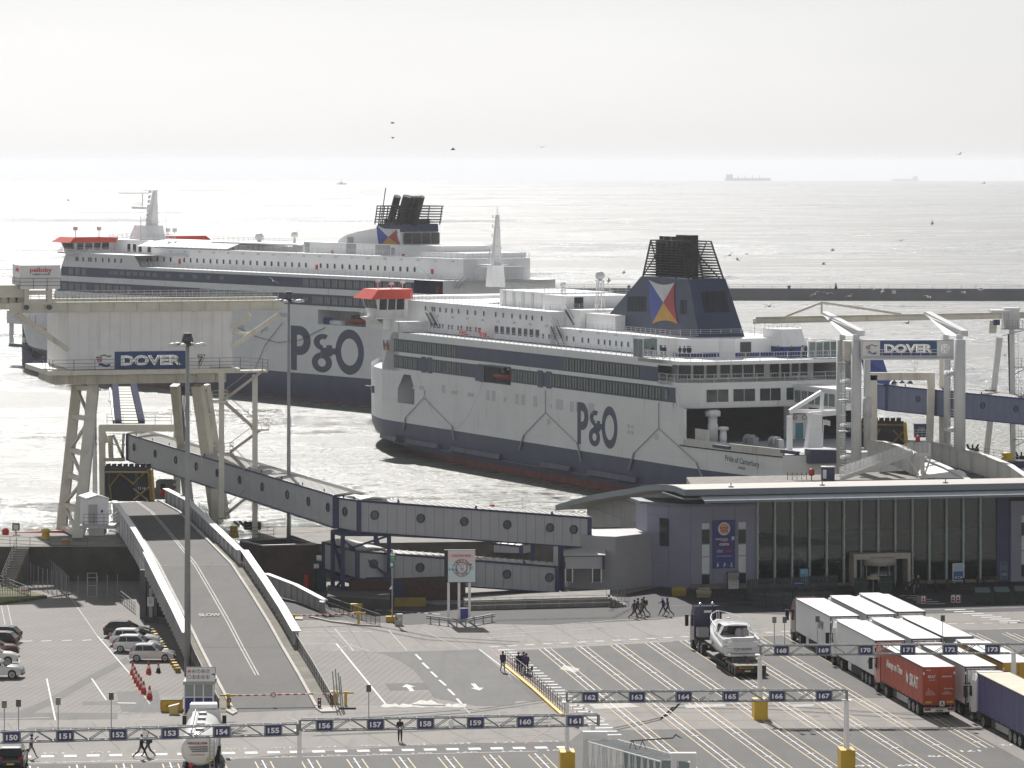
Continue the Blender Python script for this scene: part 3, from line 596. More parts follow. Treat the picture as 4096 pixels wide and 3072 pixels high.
# stern mooring deck
mb = MB(); ss = [103,106,110,114,118,122,125,127,128]
pts = [V((s, 14-bh(s, 4), 4.3)) for s in ss]
for a, b in zip(pts, pts[1:]): mb.quad(a, b, b+UP*.9, a+UP*.9); mb.quad(a+V((0, .3, 0)), b+V((0, .3, 0)), b+V((0, .3, .9)), a+V((0, .3, .9))); mb.quad(a+UP*.9, b+UP*.9, b+V((0, .3, .9)), a+V((0, .3, .9)))
mb.bx(105.6, 109.5, 1.0, 1.25, 4.4, 6.6)
B(mb, 'stern_bulwark', mat('rust_streaked_white', (.70, .68, .63), .5, var=.08, streak=1.0, stain=(.35, .20, .08), grime=.3))
mb = MB(); mb.path([a+V((0,-.06,-.15)) for a in pts],.1,5)
B(mb, 'bulwark_gap', mat('rust_line', (.10, .06, .04), .8, var=.4))
for u, v, z, r, hh in ((2851, 1770, 4.4, .72, 4.6), (2893, 1775, 4.4, .5, 2.4), (3268, 1745, 4.4, .45, 2.0)):
 p = CF.Z(u,v,z); mb = MB(); mb.lathe(p,[(r,0),(r,hh*.55),(r*.9,hh*.56),(r*.9,hh*.78),(r*1.5,hh*.79),(r*1.52,hh*.93),(r*1.3,hh*.97),(r*.5,hh),(.01,hh)],16); B(mb,'mushroom_vent',SHIPW)
for u, v in ((3000, 1782), (3100, 1790)):
 p = CF.Z(u,v,4.4); mb = MB()
 for k in (-1, 1):
  c = p+V((k*.7, 0, .8)); mb.tube(c-V((.08, 0, 0)), c+V((.08, 0, 0)), .75, 16)
 mb.tube(p+V((-.9, 0, .8)), p+V((.9, 0, .8)), .35, 10); mb.bx(p.x-1.2, p.x+1.2, p.y-.5, p.y+.5, 4.4, 4.75); mb.bx(p.x+.9, p.x+1.8, p.y-.4, p.y+.4, 4.4, 5.6)
 B(mb, 'mooring_winch', STEEL)
mb = MB()
for u in (2892, 3165): p = CF.Z(u, 1808 if u > 3000 else 1787, 5.2); mb.beam(p-V((2.2, .2, 0)), p+V((2.2, -.2, 0)), .5, .45)
B(mb, 'stern_fender', BLUET)
pA, pB = CF.S(3158, 1650, 120), CF.S(3158, 1795, 120)
mb = MB(); mb.beam((120,pA.y,4.4),(120,pA.y,9.0),.6,.6); a = CF.S(3160,1645,120); b = CF.S(3285,1568,120); mb.beam(a,b,.5,.5); mb.beam(a,CF.S(3340,1645,120),.45,.5)
mb.prism([CF.S(3215, 1790, 121), CF.S(3275, 1790, 121), CF.S(3275, 1655, 121), CF.S(3235, 1655, 121)], (1.0, 0, 0)); mb.beam(CF.S(3232, 1660, 121), CF.S(3345, 1650, 121), .5, .7)
mb.beam(CF.S(3290, 1570, 120), CF.S(3285, 1640, 120), .4); B(mb, 'stern_gantry', SHIPW)
mb = MB(); mb.tube(CF.S(3290,1790,124),CF.S(3294,1678,124),.07,6); p = CF.S(3295,1680,124); B(mb,'flagstaff',SHIPW)
mb = MB(); mb.add([p+V((0,i*.2,-.05*i*.3+(0 if j else -.7)+.06*math.sin(i))) +V((.06*math.sin(i*1.3),0,0)) for i in range(6) for j in (0,1)],[(2*i,2*i+1,2*i+3,2*i+2) for i in range(5)]); B(mb,'stern_flag',SIGNW)
mb = MB(); mb.prism([CF.S(3218,1795,127.5),CF.S(3341,1798,127.5),CF.S(3341,1850,127.5),CF.S(3218,1852,127.5)],(1.6,0,0)); B(mb,'stern_ramp_hinge',NAVY)
nm = MB(); c = CF.W(2977,1846,1.05)
lettering('Pride of Canterbury',CF.W(2975,1848,1.0)+V((0,-.25,0)),(1,.035,-.03),UP,1.0,9.2,bold=.006,mb=nm); B(nm,'ship_name',mat('name_grey',(.06,.06,.07),.5)); nm = MB(); lettering('LIMASSOL',CF.W(2974,1872,1.0)+V((0,-.28,0)),(1,.035,-.03),UP,.34,2.0,mb=nm); B(nm,'ship_name',MATS['name_grey']); nm = MB()
lettering('Pride of Canterbury', V((-25, 14-bh(-25, 4.6)-.15, 5.0)), V((6, -(bh(-22, 5)-bh(-28, 5)), 0)), UP, .7, 6.4, mb=nm)
B(nm, 'ship_name', MATS['name_grey'])
# bow fittings
mb = MB(); mb.bx(-14,-12,14-bh(-13,6)-.05,14-bh(-13,6)+.4,5.0,6.2); mb.bx(-22,-16,14-bh(-19,5.6)-.05,14-bh(-19,5.6)+.4,5.5,5.75); BE(mb,'bow_port',BLACKP)
mb = MB(); p = CF.W(1640,1590,2); mb.tube((6,2,4.3),(6,2,6.3),.5,10); mb.beam((6,2,6.3),(7.5,1,8),.3); mb.beam((4.5,1.5,6.8),(7,2,6.8),.3); B(mb,'deck_crane',SHIPW)
def rib(par, c, l, name='rescue_boat'):
 c = V(c); mb = MB(); rings = []
 for t in range(9):
  x = -l/2+l*t/8; k = 1-abs(2*max(0, t/8-.55))**2.2*.9; rings.append([c+V((x, y*k*.95*l/6, z+(.35*max(0, t/8-.6)*l/6))) for y, z in ((-1.1, .55), (-1.0, .1), (-.4, -.35), (.4, -.35), (1.0, .1), (1.1, .55), (.7, .75), (-.7, .75))])
 mb.loft(rings); o = B(mb, name, mat('rescue_orange', (.30, .05, .02), .5, var=.2), par)
 mb = MB(); mb.cbx(c+V((-l*.15,0,.6)),l*.22,.9,.9); mb.cbx(c+V((-l*.42,0,.5)),.6,.7,.9); B(mb,'boat_console',BLACKP,o)
rib(can, (42.3, 1.2, 10.2), 6.2); rib(can, (7.2, 3.2, 5.2), 3.5)
mb = MB(); mb.beam((40.5,3.0,9.4),(40.5,2.6,11.8),.5); mb.beam((40.5,2.6,11.8),(43,1.0,11.7),.35); B(mb,'boat_davit',SHIPW)
mb = MB(); mb.bx(33.2,36.6,-.2,-.06,9.5,12.0); B(mb,'bay_door',NAVY)
mb = MB(); mb.bx(38.5,46.2,-1.1,.0,12.05,12.2); B(mb,'bay_flap',DSTEEL)
# - Spirit of Britain (far ferry)
SF = Frame(-99.8, 849.6, .571, -.821)
spi = E('car_ferry', (SF.o[0], SF.o[1], 0), SF.rz, 'farther white and navy ferry with white funnel and leaning stacks, behind the Dover 7 tower', 'ferry', 'moored ferries')
B2 = lambda mb, n, m, par=spi, **k: mb.build(n, m, par, local=True, **k)
B2E = lambda mb, n, m, par=spi: each(mb, n, m, par, True)
def bs(s, z):
 t = min(1, max(0, (z+4.5)/12)); s0 = 22-18*t; sb = -24-19*min(1, max(0, (z+4.5)/5.2))-5*t; b = 15.4
 if s < s0: b = 15.4*max(0, 1-((s0-s)/(s0-sb))**(1.8+.4*t))
 if s > 150: b = min(b, 15.4-1.6*((s-150)/18)**2)
 return b*(1 if z > -2 else 1-.02*(-2-z))
W_ = 15.4
sv2 = [-48, -47.5, -46.5, -45, -43, -41, -38, -35, -31, -27, -23, -19, -15, -11, -7, -3, 0, 4, 10, 18, 40, 80, 120, 150, 156, 162, 168]
def hp2(n,m,zs,ok=lambda s: True): return B2(mk_hull(MB(),bs,[s for s in sv2 if ok(s)],zs,W_),n,m)
hp2('hull_bottom', BOOT, [-6.5, -3.8]); hp2('hull_band', NAVY, [-3.8, -2, 0, 1.2])
mb = mk_hull(MB(),bs,sv2,[1.2,2.5,4],W_); mk_hull(mb,bs,[s for s in sv2 if s <= 4],[4,5.5,7,8.2],W_); mk_hull(mb,bs,[s for s in sv2 if -35 <= s <= 4],[8.2,9.5,11],W_); mk_hull(mb,bs,[s for s in sv2 if -3 <= s <= 4],[11,13.5],W_)
holed(mb, 4, 150, 4, 13.5, 0, [(107.4, 125, 11.2, 13.5)]); holed(mb, 1, 152, 13.5, 20.9, 0, [(107.4, 125, 13.5, 14.1), (142, 152, 18.3, 20.9)])
holed(mb, 2.8, 33, 20.9, 23.4, 0, [])
mb.quad((-3, 15.4-bs(-3, 13.5), 11), (4, 0, 11), (4, 0, 13.5), (-3.5, .2, 13.5)); mb.quad((-3.5, 0, 13.5), (1, 0, 13.5), (1, 0, 20.9), (.6, 0, 20.9)); mb.quad((.6, 0, 20.9), (2.8, 0, 20.9), (2.8, 0, 23.4), (2.4, 0, 23.4))
mb.quad((33, 0, 23.4), (36, 0, 20.9), (33, 0, 20.9))
mb.quad((-3.5, 0, 13.5), (-3.5, 30.8, 13.5), (2.4, 30.8, 23.4), (2.4, 0, 23.4)); holed(mb, -3, 152, 4, 13.5, 30.8, []); holed(mb, -3, 150, 13.5, 20.9, 26, [])
mb.quad((150, 0, 4), (165, 1.4, 4), (165, 1.4, 13), (150, 0, 13)); mb.quad((152, 0, 13), (152, 26, 13), (152, 26, 20.9), (152, 0, 20.9)); mb.quad((150, 0, 1.2), (168, 1.6, 1.2), (168, 1.6, 4), (150, 0, 4))
mb.quad((168, 1.6, -6), (168, 29.2, -6), (168, 29.2, 6), (168, 1.6, 6)); mb.quad((165, 1.4, 4), (165, 29.4, 4), (165, 29.4, 10), (165, 1.4, 10))
mb.quad((2.4, 0, 23.35), (34, 0, 23.35), (34, 30.8, 23.35), (2.4, 30.8, 23.35)); mb.quad((33, 0, 20.85), (152, 0, 20.85), (155, 8, 20.85), (155, 24, 20.85), (150, 26, 20.85), (33, 26, 20.85))
B2(mb, 'hull', SHIPW)
fs = [s for s in sv2 if s <= -3]
B2(MB().add([(s,W_+sg*bs(s,8.2),8.1) for sg in (-1,1) for s in fs],[(i,i+1,len(fs)+i+1,len(fs)+i) for i in range(len(fs)-1)]),'forecastle_deck',DECKG)
mb = MB()
mb.loft([[V((s, W_+r*math.cos(a), -3.6+r*math.sin(a))) for a in [k*math.pi/4 for k in range(8)]] for s, r in ((-41.8, .3), (-41.2, 1.0), (-39.8, 1.5), (-36, 1.7), (-30, 1.7))]); mb.bx(-38, -34, 14.6, 16.2, -3, 2); B2(mb, 'bulbous_bow', NAVY)
mb = MB(); mb.bx(-53,-46,14,16.8,5.6,8.6); mb.beam((-52.5,15,5.8),(-52.5,15,1.0),.8); B2(mb,'bow_frame',SHIPW)
mb = MB(); mb.bx(-53,-40,14.5,16.5,.1,.9); B2(mb,'bow_bar',NAVY)
B2(recess(MB(),107.4,125,11.2,14.1,.02,5),'boat_bay',SHIPG)
for z0, z1, cuts, a, b in ((18.3, 20.3, [], .2, 142), (14.85, 17.1, [(61, 90)], -1.6, 142)):
 mb = MB(); x = a
 for c0, c1 in cuts+[(b, b)]: mb.bx(x, c0, -.02, .02, z0, z1); x = c1
 B2E(mb, 'window_band', NAVY)
mb = MB()
for i in range(29): mb.bx(61+i, 61.93+i, -.03, .02, 14.9, 17.05)
B2E(mb, 'glazed_strip', GLASSG)
f, q = win_mesh('w', 2.1, 1.75, 3, NAVY, .25, pw=.52)
pz = lambda u, v: SF.W(u*.4973, 700+v*.4973, 0)
pos = [(pz(u, 780).x, 18.45) for u in (555, 608, 660)]+[(pz(u, 890).x, 15.1) for u in (503, 555, 608, 660, 762, 812, 863, 918, 968, 1020)]
pz2 = lambda u, v: SF.W(1000+u*.4973, 700+v*.4973, 0)
pos += [(pz2(u, 890).x, 18.45) for u in (428, 485, 544, 601, 660, 718, 777, 835, 893, 953, 1012, 1072, 1130, 1190, 1252)]+[(pz2(u, 1000).x, 15.1) for u in (500, 544, 601, 660, 718, 777, 835, 893, 953, 1012, 1072, 1130, 1190)]
window_row(spi, pos, -.02, f, q, NAVY, mat('curtain_glass', (.27, .27, .26), .25, var=.2))
f, q = win_mesh('w', 1.8, 1.0, 3, NAVY, .2, pw=.42)
window_row(spi, [(pz(u, 785).x, 18.95) for u in (877, 918, 968, 1020, 1072, 1126, 1178, 1230, 1337, 1445, 1552, 1660, 1768)]+[(pz(1388, 930).x, 15.6), (pz2(430, 980).x, 15.5)], -.02, f, q, NAVY, MATS['curtain_glass'])
f, q = win_mesh('w', .75, 1.0, 1, None, .12, pw=.6)
p6 = lambda u, v: (SF.W(1000+u*.4973, 700+v*.4973, 6).x, 22.0)
window_row(spi, [(pz(u, 670).x-.3, 21.6) for u in (612, 625, 670, 715, 732, 770, 826, 876, 925, 975)], -.02, f, q, SHIPG, GLASSD)
window_row(spi, [(SF.W(u*.4973, 1050, 6).x, 22.0) for u in (1208, 1262, 1315, 1368, 1477, 1529, 1581, 1634, 1688, 1740, 1793, 1845, 1899, 1952, 2009, 2063, 2126, 2180)]+[p6(u, 740) for u in (52, 113, 168, 223, 278, 333, 390, 444, 563, 618, 675, 737, 795, 852, 908, 965, 1023, 1080, 1144, 1203, 1260, 1318)], 5.95, f, q, SHIPG, GLASSD)
line_logo(spi, 97.2, 124.3, 10.6, 1.7, 0, NAVY)
house_flag(spi, SF.W(284, 1180, -.1), SF.W(316, 1186, -.1), SF.W(320, 1218, -.1), SF.W(290, 1216, -.1), Y3)
mb = MB()
for u, v, a in ((1119, 1258, 1.1), (1140, 1260, 1.1), (1048, 1315, .9), (1061, 1315, .9), (1047, 1326, .5), (968, 1308, 1.0)): p = SF.W(u, v, 0); mb.bx(p.x-a, p.x+a, -.05, .02, p.z-.4, p.z+.4)
B2E(mb, 'shell_ports', SHIPG)
mb = MB()
mb.path([SF.W(u, v, -.2) for u, v in ((950, 1310), (1020, 1345), (1110, 1370), (1200, 1360), (1300, 1310))], .07, 4); mb.path([SF.W(u, v, -.2) for u, v in ((1130, 1290), (1060, 1380), (1010, 1500))], .06, 4); B2(mb, 'hull_lines', DSTEEL)
# promenade house and rails
mb = MB(); holed(mb,30,150,20.9,24.9,6,[]); mb.quad((30,6,24.9),(150,6,24.9),(150,21.5,24.9),(30,21.5,24.9)); mb.quad((150,6,20.9),(150,21.5,20.9),(150,21.5,24.9),(150,6,24.9)); holed(mb,30,150,20.9,24.9,21.5,[])
B2(mb, 'deckhouse', SHIPW)
for pts in ([(36,.2,20.9),(151,.2,20.9)],[(33,6.1,24.9),(149.8,6.1,24.9)],[(9,.1,23.4),(33,.1,23.4)],[(12,5.5,26.7),(40,5.5,26.7)]): B2(MB().rail(pts,1.15,2.0,.04,4,.05),'railing',SHIPG)
lamp_units(spi, [(s, 24.2) for s in range(38, 148, 6)], 6)
mb = MB()
for u in (1190, 1447): p = SF.W(u*.4973, 1035, 6); mb.bx(p.x-.4, p.x+.4, 5.85, 6, 21.6, 22.7)
for u, v in ((538, 742), (665, 627), (1235, 655), (1467, 778)): p = SF.W(1000+u*.4973, 700+v*.4973, 6 if v > 700 else 9); mb.bx(p.x-.4, p.x+.4, p.y-.12, p.y, p.z-.5, p.z+.5)
B2E(mb, 'fire_locker', REDP)
mb = MB(); mb.prism([(34,5.0,23.2),(46,5.0,23.2),(46,6,23.2),(34,6,23.2)],(0,0,.25)); B2(mb,'wing_deck',SHIPG)
for a,b in ((SF.W(558,1065,4.5),SF.W(515,1018,4.5)),(SF.W(1719,1118,4),SF.W(1666,1060,4)),(SF.W(1815,1165,3),SF.W(1862,1108,3))): B2(stair(MB(),a,b,1,12),'stairway',SHIPG)
# bridge
mb = MB(); mb.prism([(1.4,-1.6,23.3),(8.5,-1.6,23.3),(8.5,32.4,23.3),(1.4,32.4,23.3)],(0,0,.3))
mb.loft([[(2.4, -.3, 23.5), (7.6, -.3, 23.5), (7.6, 31.1, 23.5), (2.4, 31.1, 23.5)], [(1.6, -1.1, 26.2), (8.0, -1.1, 26.2), (8.0, 31.9, 26.2), (1.6, 31.9, 26.2)]], False); mb.bx(7.5, 60, 9, 22, 23.4, 26.3); B2(mb, 'bridge', SHIPW)
mb = MB(); mb.loft([[(.2,-2.6,25.7),(9,-2.6,25.7),(9,9.5,25.7),(.2,9.5,25.7)],[(1.6,-1.2,26.9),(8.6,-1.2,26.9),(8.6,9.5,26.9),(1.6,9.5,26.9)]],False)
mb.loft([[(.2, 22, 25.7), (9, 22, 25.7), (9, 33.4, 25.7), (.2, 33.4, 25.7)], [(1.6, 22, 26.9), (8.6, 22, 26.9), (8.6, 32, 26.9), (1.6, 32, 26.9)]], False); B2(mb, 'bridge_roof', MATS['orange_roof'])
mb = MB()
for a, b in ((2.6, 4.0), (4.2, 5.5), (5.8, 7.2)): mb.prism([(a, -.58, 24.3), (b, -.58, 24.3), (b, -.95, 25.5), (a, -.95, 25.5)], (0, -.06, 0))
for a, b in ((-.2, 1.4), (1.8, 3.6), (4.0, 5.6), (6.0, 7.7)): mb.prism([(7.68, a, 24.1), (7.68, b, 24.1), (7.93, b, 25.6), (7.93, a, 25.6)], (.06, 0, 0))
for s in (14, 16.5, 19, 23, 26, 29): mb.bx(s, s+1.3, 8.94, 9, 23.7, 25.4)
B2E(mb, 'bridge_window', GLASSD)
B2(MB().rail([(1.6,-1.5,23.6),(8.4,-1.5,23.6),(8.4,8,23.6)],1.0,1.3,.035,3),'bridge_railing',SHIPG)
mb = MB(); mb.prism([(24,9.2,26.35),(24,5.8,25.2),(24,5.8,25.05),(24,9.2,26.2)],(38,0,0)); mb.prism([(50,9,26.3),(85,9,26.3),(85,20,26.3),(50,20,26.3)],(0,0,.25)); B2(mb,'canopy',SHIPW)
B2(MB().rail([(51,9.1,26.5),(84,9.1,26.5)],1.1,2,.035,3),'railing',SHIPG)
mb = MB(); mb.loft([[(7,13.2,26.3),(16.2,13.2,26.3),(16.2,17.4,26.3),(7,17.4,26.3)],[(9,13.5,29.4),(15.6,13.5,29.4),(15.6,17,29.4),(9,17,29.4)]],False)
mb.loft([[(12, 14.6, 29.4), (14.6, 14.6, 29.4), (14.6, 16.4, 29.4), (12, 16.4, 29.4)], [(14.2, 15.2, 37.0), (15.2, 15.2, 37.0), (15.2, 15.8, 37.0), (14.2, 15.8, 37.0)]], False); mb.cbx((10.2, 15.5, 33.0), 5, 4, .5)
mo = B2(mb, 'mast', SHIPW)
mb = MB(); mb.tube((9.5,9,36.5),(9.5,18,36.5),.12,4); mb.tube((10,15,33.5),(10,15,36.4),.15,5); mb.rail([(7.8,13.6,33.5),(12.6,13.6,33.5)],1,1,.04,3); mb.tube((11,13,37.2),(11,18,37.2),.08,4); mb.tube((17,12,37.2),(12,18,37.2),.08,4)
for k in range(7): mb.tube((13.2+.22*k, 14.2, 30.5+k), (13.6+.22*k, 14.2, 30.9+k), .28, 6)
mb.tube((26, 12, 26.5), (26, 12, 33.5), .06, 4); mb.tube((-14, 12, 26.5), (-14, 12, 26.6), .06, 4)
for s, w_ in ((3, 2), (6.5, 6), (31, 9.5), (33, 10)): mb.tube((s, w_, 26.5), (s, w_, 28.6), .1, 5); mb.bx(s-.3, s+.3, w_-.4, w_+.4, 28.3, 29.1)
mb.tube((19, 9.5, 26.3), (19, 9.5, 31.5), .14, 5); mb.tube((5, 5, 26.9), (40, 5, 26.9), .04, 3); B2(mb, 'mast_gear', SHIPG, mo)
for u, v, r, hg in ((1037, 968, .95, 3.0), (1178, 955, .75, 1.2)): dome(spi, SF.W(u, v, 15), r, hg)
mb = MB()
for u0, u1, v0 in ((1120, 1170, 988), (1170, 1240, 980)): a, b = SF.W(u0, v0, 12), SF.W(u1, v0, 12); mb.bx(a.x, b.x, 12, 18, 24.9, a.z)
B2(mb, 'deck_cabin', SHIPW)
# funnel casing
L = 10.5; R_ = 19.5
sp = lambda u, v, w_=L: SF.W(1000+u*.4973, 700+v*.4973, w_)
a, b = sp(430, 570, 9), sp(1540, 600, 9)
mb = MB(); mb.bx(a.x,b.x,9,21,24.9,27.1); mb.bx(b.x-6,b.x+10,8,22,24.9,25.9); B2(mb,'casing_house',SHIPW)
mb = MB()
for x, y, ww, hh in ((775, 605, 3.6, 2.0), (1010, 612, 2.6, 1.9), (1068, 612, 2.6, 1.9), (440, 592, 1.8, 1.9), (1138, 640, 1.2, 1.5)): p = sp(x, y+40, 9); mb.bx(p.x, p.x+ww, 8.93, 9, 25.0, 25.0+hh)
B2E(mb, 'casing_grille', mat('louvre_grey', (.40, .41, .42), .6))
prof = [sp(680, 572), sp(715, 520), sp(770, 485), sp(860, 458), sp(1010, 428), sp(1210, 436), sp(1240, 592)]
sR = sp(1215, 592).x
mb = MB(); mb.prism([V((p.x,L,p.z)) for p in prof[:5]]+[V((sR-.5,L,prof[5].z)),V((sR+.3,L,prof[6].z))],(0,R_-L,0)); fo = B2(mb,'funnel',SHIPW)
zt = sp(1100, 400).z; zc = sp(1100, 250).z; zs = sp(1100, 168).z; za = prof[4].z
s1, s2 = sp(1010, 430).x, sR-.6
mb = MB(); mb.loft([[(s1-.2,L,za-.6),(s2+.4,L,za-.6),(s2+.4,R_,za-.6),(s1-.2,R_,za-.6)],[(s1+.6,L+.2,zt+.2),(s2+.5,L+.2,zt+.2),(s2+.5,R_-.2,zt+.2),(s1+.6,R_-.2,zt+.2)]],False); B2(mb,'funnel_collar',NAVY,fo)
house_flag(spi, sp(1018, 405, L-.15), sp(1178, 440, L-.15), sp(1212, 572, L-.15), sp(1040, 580, L-.15), Y3, .15)
mb = MB()
for x, y0, y1 in ((785, 500, 575),): p, q2 = sp(x, y1), sp(x+48, y0); mb.bx(p.x, q2.x, L-.06, L, p.z, q2.z)
B2E(mb, 'casing_grille', MATS['louvre_grey'], fo)
mb = MB(); zb_,zu_ = 26.4,za-.8
for k in range(4):
 w0_, w1_ = L+.4+k*2.2, L+2.3+k*2.2
 mb.bx(sR+.3, sR+.38, w0_, w1_, zb_+.8, zu_)
B2E(mb, 'after_louvre', mat('louvre_brown', (.10, .09, .085), .7, var=.2), fo)
mb = MB(); n = 6
for k in range(n+1):
 t = k/n; z = zt+.5+(zc-zt-.5)*t; e = .9*t
 P4 = [V((s1+.2+e, L-.3, z)), V((s2+.8+e*.9, L-.3, z)), V((s2+.8+e*.9, R_+.3, z)), V((s1+.2+e, R_+.3, z))]
 for p, q2 in zip(P4, P4[1:]+P4[:1]): mb.beam(p, q2, .3, .2)
for i in range(8):
 s_ = s1+.2+(s2-s1+.6)*i/7; mb.tube((s_, L-.3, zt), (s_+.9, L-.3, zc), .12, 4)
for i in range(4): w_ = L+(R_-L)*i/3; mb.tube((s2+.8, w_, zt), (s2+1.7, w_, zc), .12, 4)
B2(mb, 'funnel_cage', BLACKM, fo)
mb = MB()
for i, (a_, r) in enumerate(((s1+2.2, .75), (s1+5.6, .85), (s1+8.0, .5), (s1+9.4, .5), (s1+11, .6), (s2-2.4, .75))):
 for w_ in (L+3,):
  mb.tube((a_-1.6, w_, zt), (a_+1.2, w_, zs-.1), r, 10)
mb.bx(s1+.8, s2-.4, L+1.5, R_-1.5, zt, zt+1.2); mb.tube((s1+.2, L+1, zt), (s1+2.2, L+1, zs+1.6), .1, 4); B2(mb, 'exhaust_stack', MATS['exhaust_soot'], fo)
# after end: dark recessed side with orange gear, sheltered terrace
mb = MB(); mb.quad((142,2.5,18.3),(151,2.5,18.3),(151,2.5,20.9),(142,2.5,20.9)); mb.quad((142,0,18.3),(152,0,18.3),(152,2.5,18.3),(142,2.5,18.3)); mb.quad((142,0,18.3),(142,2.5,18.3),(142,2.5,20.9),(142,0,20.9)); B2(mb,'side_recess',NAVY)
mb = MB()
for s in (147, 149): mb.bx(s, s+.5, 1.8, 2.3, 18.4, 19.6)
B2E(mb, 'life_jacket_rack', mat('rescue_orange2', (.55, .12, .05), .6))
mb = MB(); mb.bx(148,153,8.5,18,20.9,23.4); B2(mb,'after_house',SHIPW)
B2(MB().rail([(150,6.2,24.9),(150,21.3,24.9)],1.2,1.8,.035,3).rail([(151,1,20.9),(154,10,20.9),(154,24,20.9)],1.2,1.8,.035,3),'railing',SHIPG)
rib(spi,(121,1.5,11.9),6.5); mb = MB(); mb.beam((119,3,11.2),(119,3,13.8),.5); mb.beam((118,3,13.7),(123,1.5,13.7),.35); mb.tube((110,1.5,11.6),(114.5,1.5,11.6),.5,8); B2(mb,'boat_davit',SHIPW)
mb = MB(); mb.tube((107.8,1.5,11.9),(109.6,1.5,11.9),.65,10); B2(mb,'blue_drum',mat('drum_blue',(.02,.06,.28),.5))
# - breakwater, quay walls, ground
bw_ = E('breakwater', (100, 1490, -4), 0)
mb = MB(); mb.loft([[(-60,1332,-7),(-60,1344,-7),(-60,1342,-.1),(-60,1333,-.1)],[(900,1292,-7),(900,1304,-7),(900,1302,-.1),(900,1293,-.1)]],False)
mb.build('breakwater', mat('breakwater_stone', (.155, .155, .165), .85, var=.18, scale=.12, streak=.4, stain=(.10, .10, .10)), kind='structure'); D.objects.remove(bw_)
def brk(x): return V((x, 1333-40*(x+60)/960, -.1))
rr = E('guard_rail', brk(140), 0, 'thin post and wire guard rail along the top of the long breakwater', 'guard rail')
MB().rail([brk(x)+V((0,.4,0)) for x in (-30,420)],1.3,5,.05,2,.06).build('post_and_wire',DSTEEL,rr)
for i, (u, lab) in enumerate(((2300+1725*.4973, 'squat dark bollard on the breakwater right of the blue funnel'), (2300+2100*.4973, 'pointed dark marker on the breakwater near the right pylons'), (2300+437*.4973, 'small dark bollard on the breakwater left of the blue funnel'))):
 p = brk((u-CX)*1325/F); mb = MB(); mb.lathe(p,[(.5,0),(.4,.5),(.6,.55),(.6,1.0),(.2,1.1)] if i != 1 else [(.6,0),(.4,.7),(.2,1.8),(.05,2.1)],8); mb.build('mooring_bollard',DSTEEL,label=lab,cat='bollard')
for u, lab in ((2300+300*.4973, 'white board on the breakwater wall beside the lattice radar stand'), (3000+1175*.4955, 'white board on the breakwater wall above the Dover 8 gantry')):
 p = AT(u,1170,1318); p.y = brk(p.x).y-1.3; mb = MB(); mb.bx(p.x-.7,p.x+.7,p.y-.25,p.y-.1,p.z-.6,p.z+.6); mb.build('notice_board',SIGNW,label=lab,cat='notice board')
# seawall platform at berth 7
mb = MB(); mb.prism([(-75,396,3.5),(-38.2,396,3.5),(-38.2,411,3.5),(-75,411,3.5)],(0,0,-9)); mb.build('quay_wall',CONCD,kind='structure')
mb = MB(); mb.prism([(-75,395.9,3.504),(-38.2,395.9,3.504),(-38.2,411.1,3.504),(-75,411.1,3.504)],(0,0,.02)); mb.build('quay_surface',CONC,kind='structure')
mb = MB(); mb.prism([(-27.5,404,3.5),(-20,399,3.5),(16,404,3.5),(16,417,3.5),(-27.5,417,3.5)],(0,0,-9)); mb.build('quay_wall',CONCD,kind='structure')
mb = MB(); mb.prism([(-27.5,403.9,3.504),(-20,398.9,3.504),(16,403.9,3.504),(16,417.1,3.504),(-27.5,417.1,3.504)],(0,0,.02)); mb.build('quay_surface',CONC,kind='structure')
mb = MB(); mb.prism([(22,470,3.5),(44,462,3.5),(120,470,3.5),(120,520,3.5),(66,503,3.5),(40,488,3.5),(22,484,3.5)],(0,0,-9)); mb.build('quay_wall',CONC,kind='structure')
def rope_rail(name, pts, label, cat='railing', h=1.1, **k):
 r = E(name,pts[0],0,label,cat); MB().rail(pts,h,**k).build('rails_and_posts',DSTEEL,r); return r
# - berth 7 tower
TF = Frame(-47.6, 412, .961, .276)
tw = E('berth_tower', TF.P(0, 0, 3.5), TF.rz, 'cream berth tower on splayed legs with white cladded house, marked DOVER 7', 'berth tower', 'berth towers')
lt = lambda p: V((p.x, p.y, p.z-3.5))
T_ = lambda mb, n, m, par=tw, **k: mb.build(n, m, par, local=True, **k)
Z = lambda z: z-3.5
L0, D0 = 17.95, 14.3
T_(MB().bx(0.05,L0-.05,.05,D0,Z(20.9),Z(27.1)),'house',CLADW)
n = 16
for i in range(n):
 a = L0*i/n; T_(MB().bx(a+.012,a+L0/n-.012,0,.06,Z(20.95),Z(27.05)),'cladding_panel',CLADW)
for i in range(9):
 a = D0*i/9; T_(MB().bx(0,.06,a+.07,a+D0/9-.012,Z(20.95),Z(27.05)),'cladding_panel',CLADW)
tp = lambda u, v, w_=0: lt(TF.W(u, v, w_))
def signboard(u0, u1, v0, v1, n, m, w_=-.12):
 a,b = tp(u0,v1,w_),tp(u1,v0,w_); return T_(MB().bx(a.x,b.x,w_,w_+.1,a.z,b.z),n,m),a,b
sg, a, b = signboard(370, 458, 1404, 1477, 'sign_panel', SIGNW)
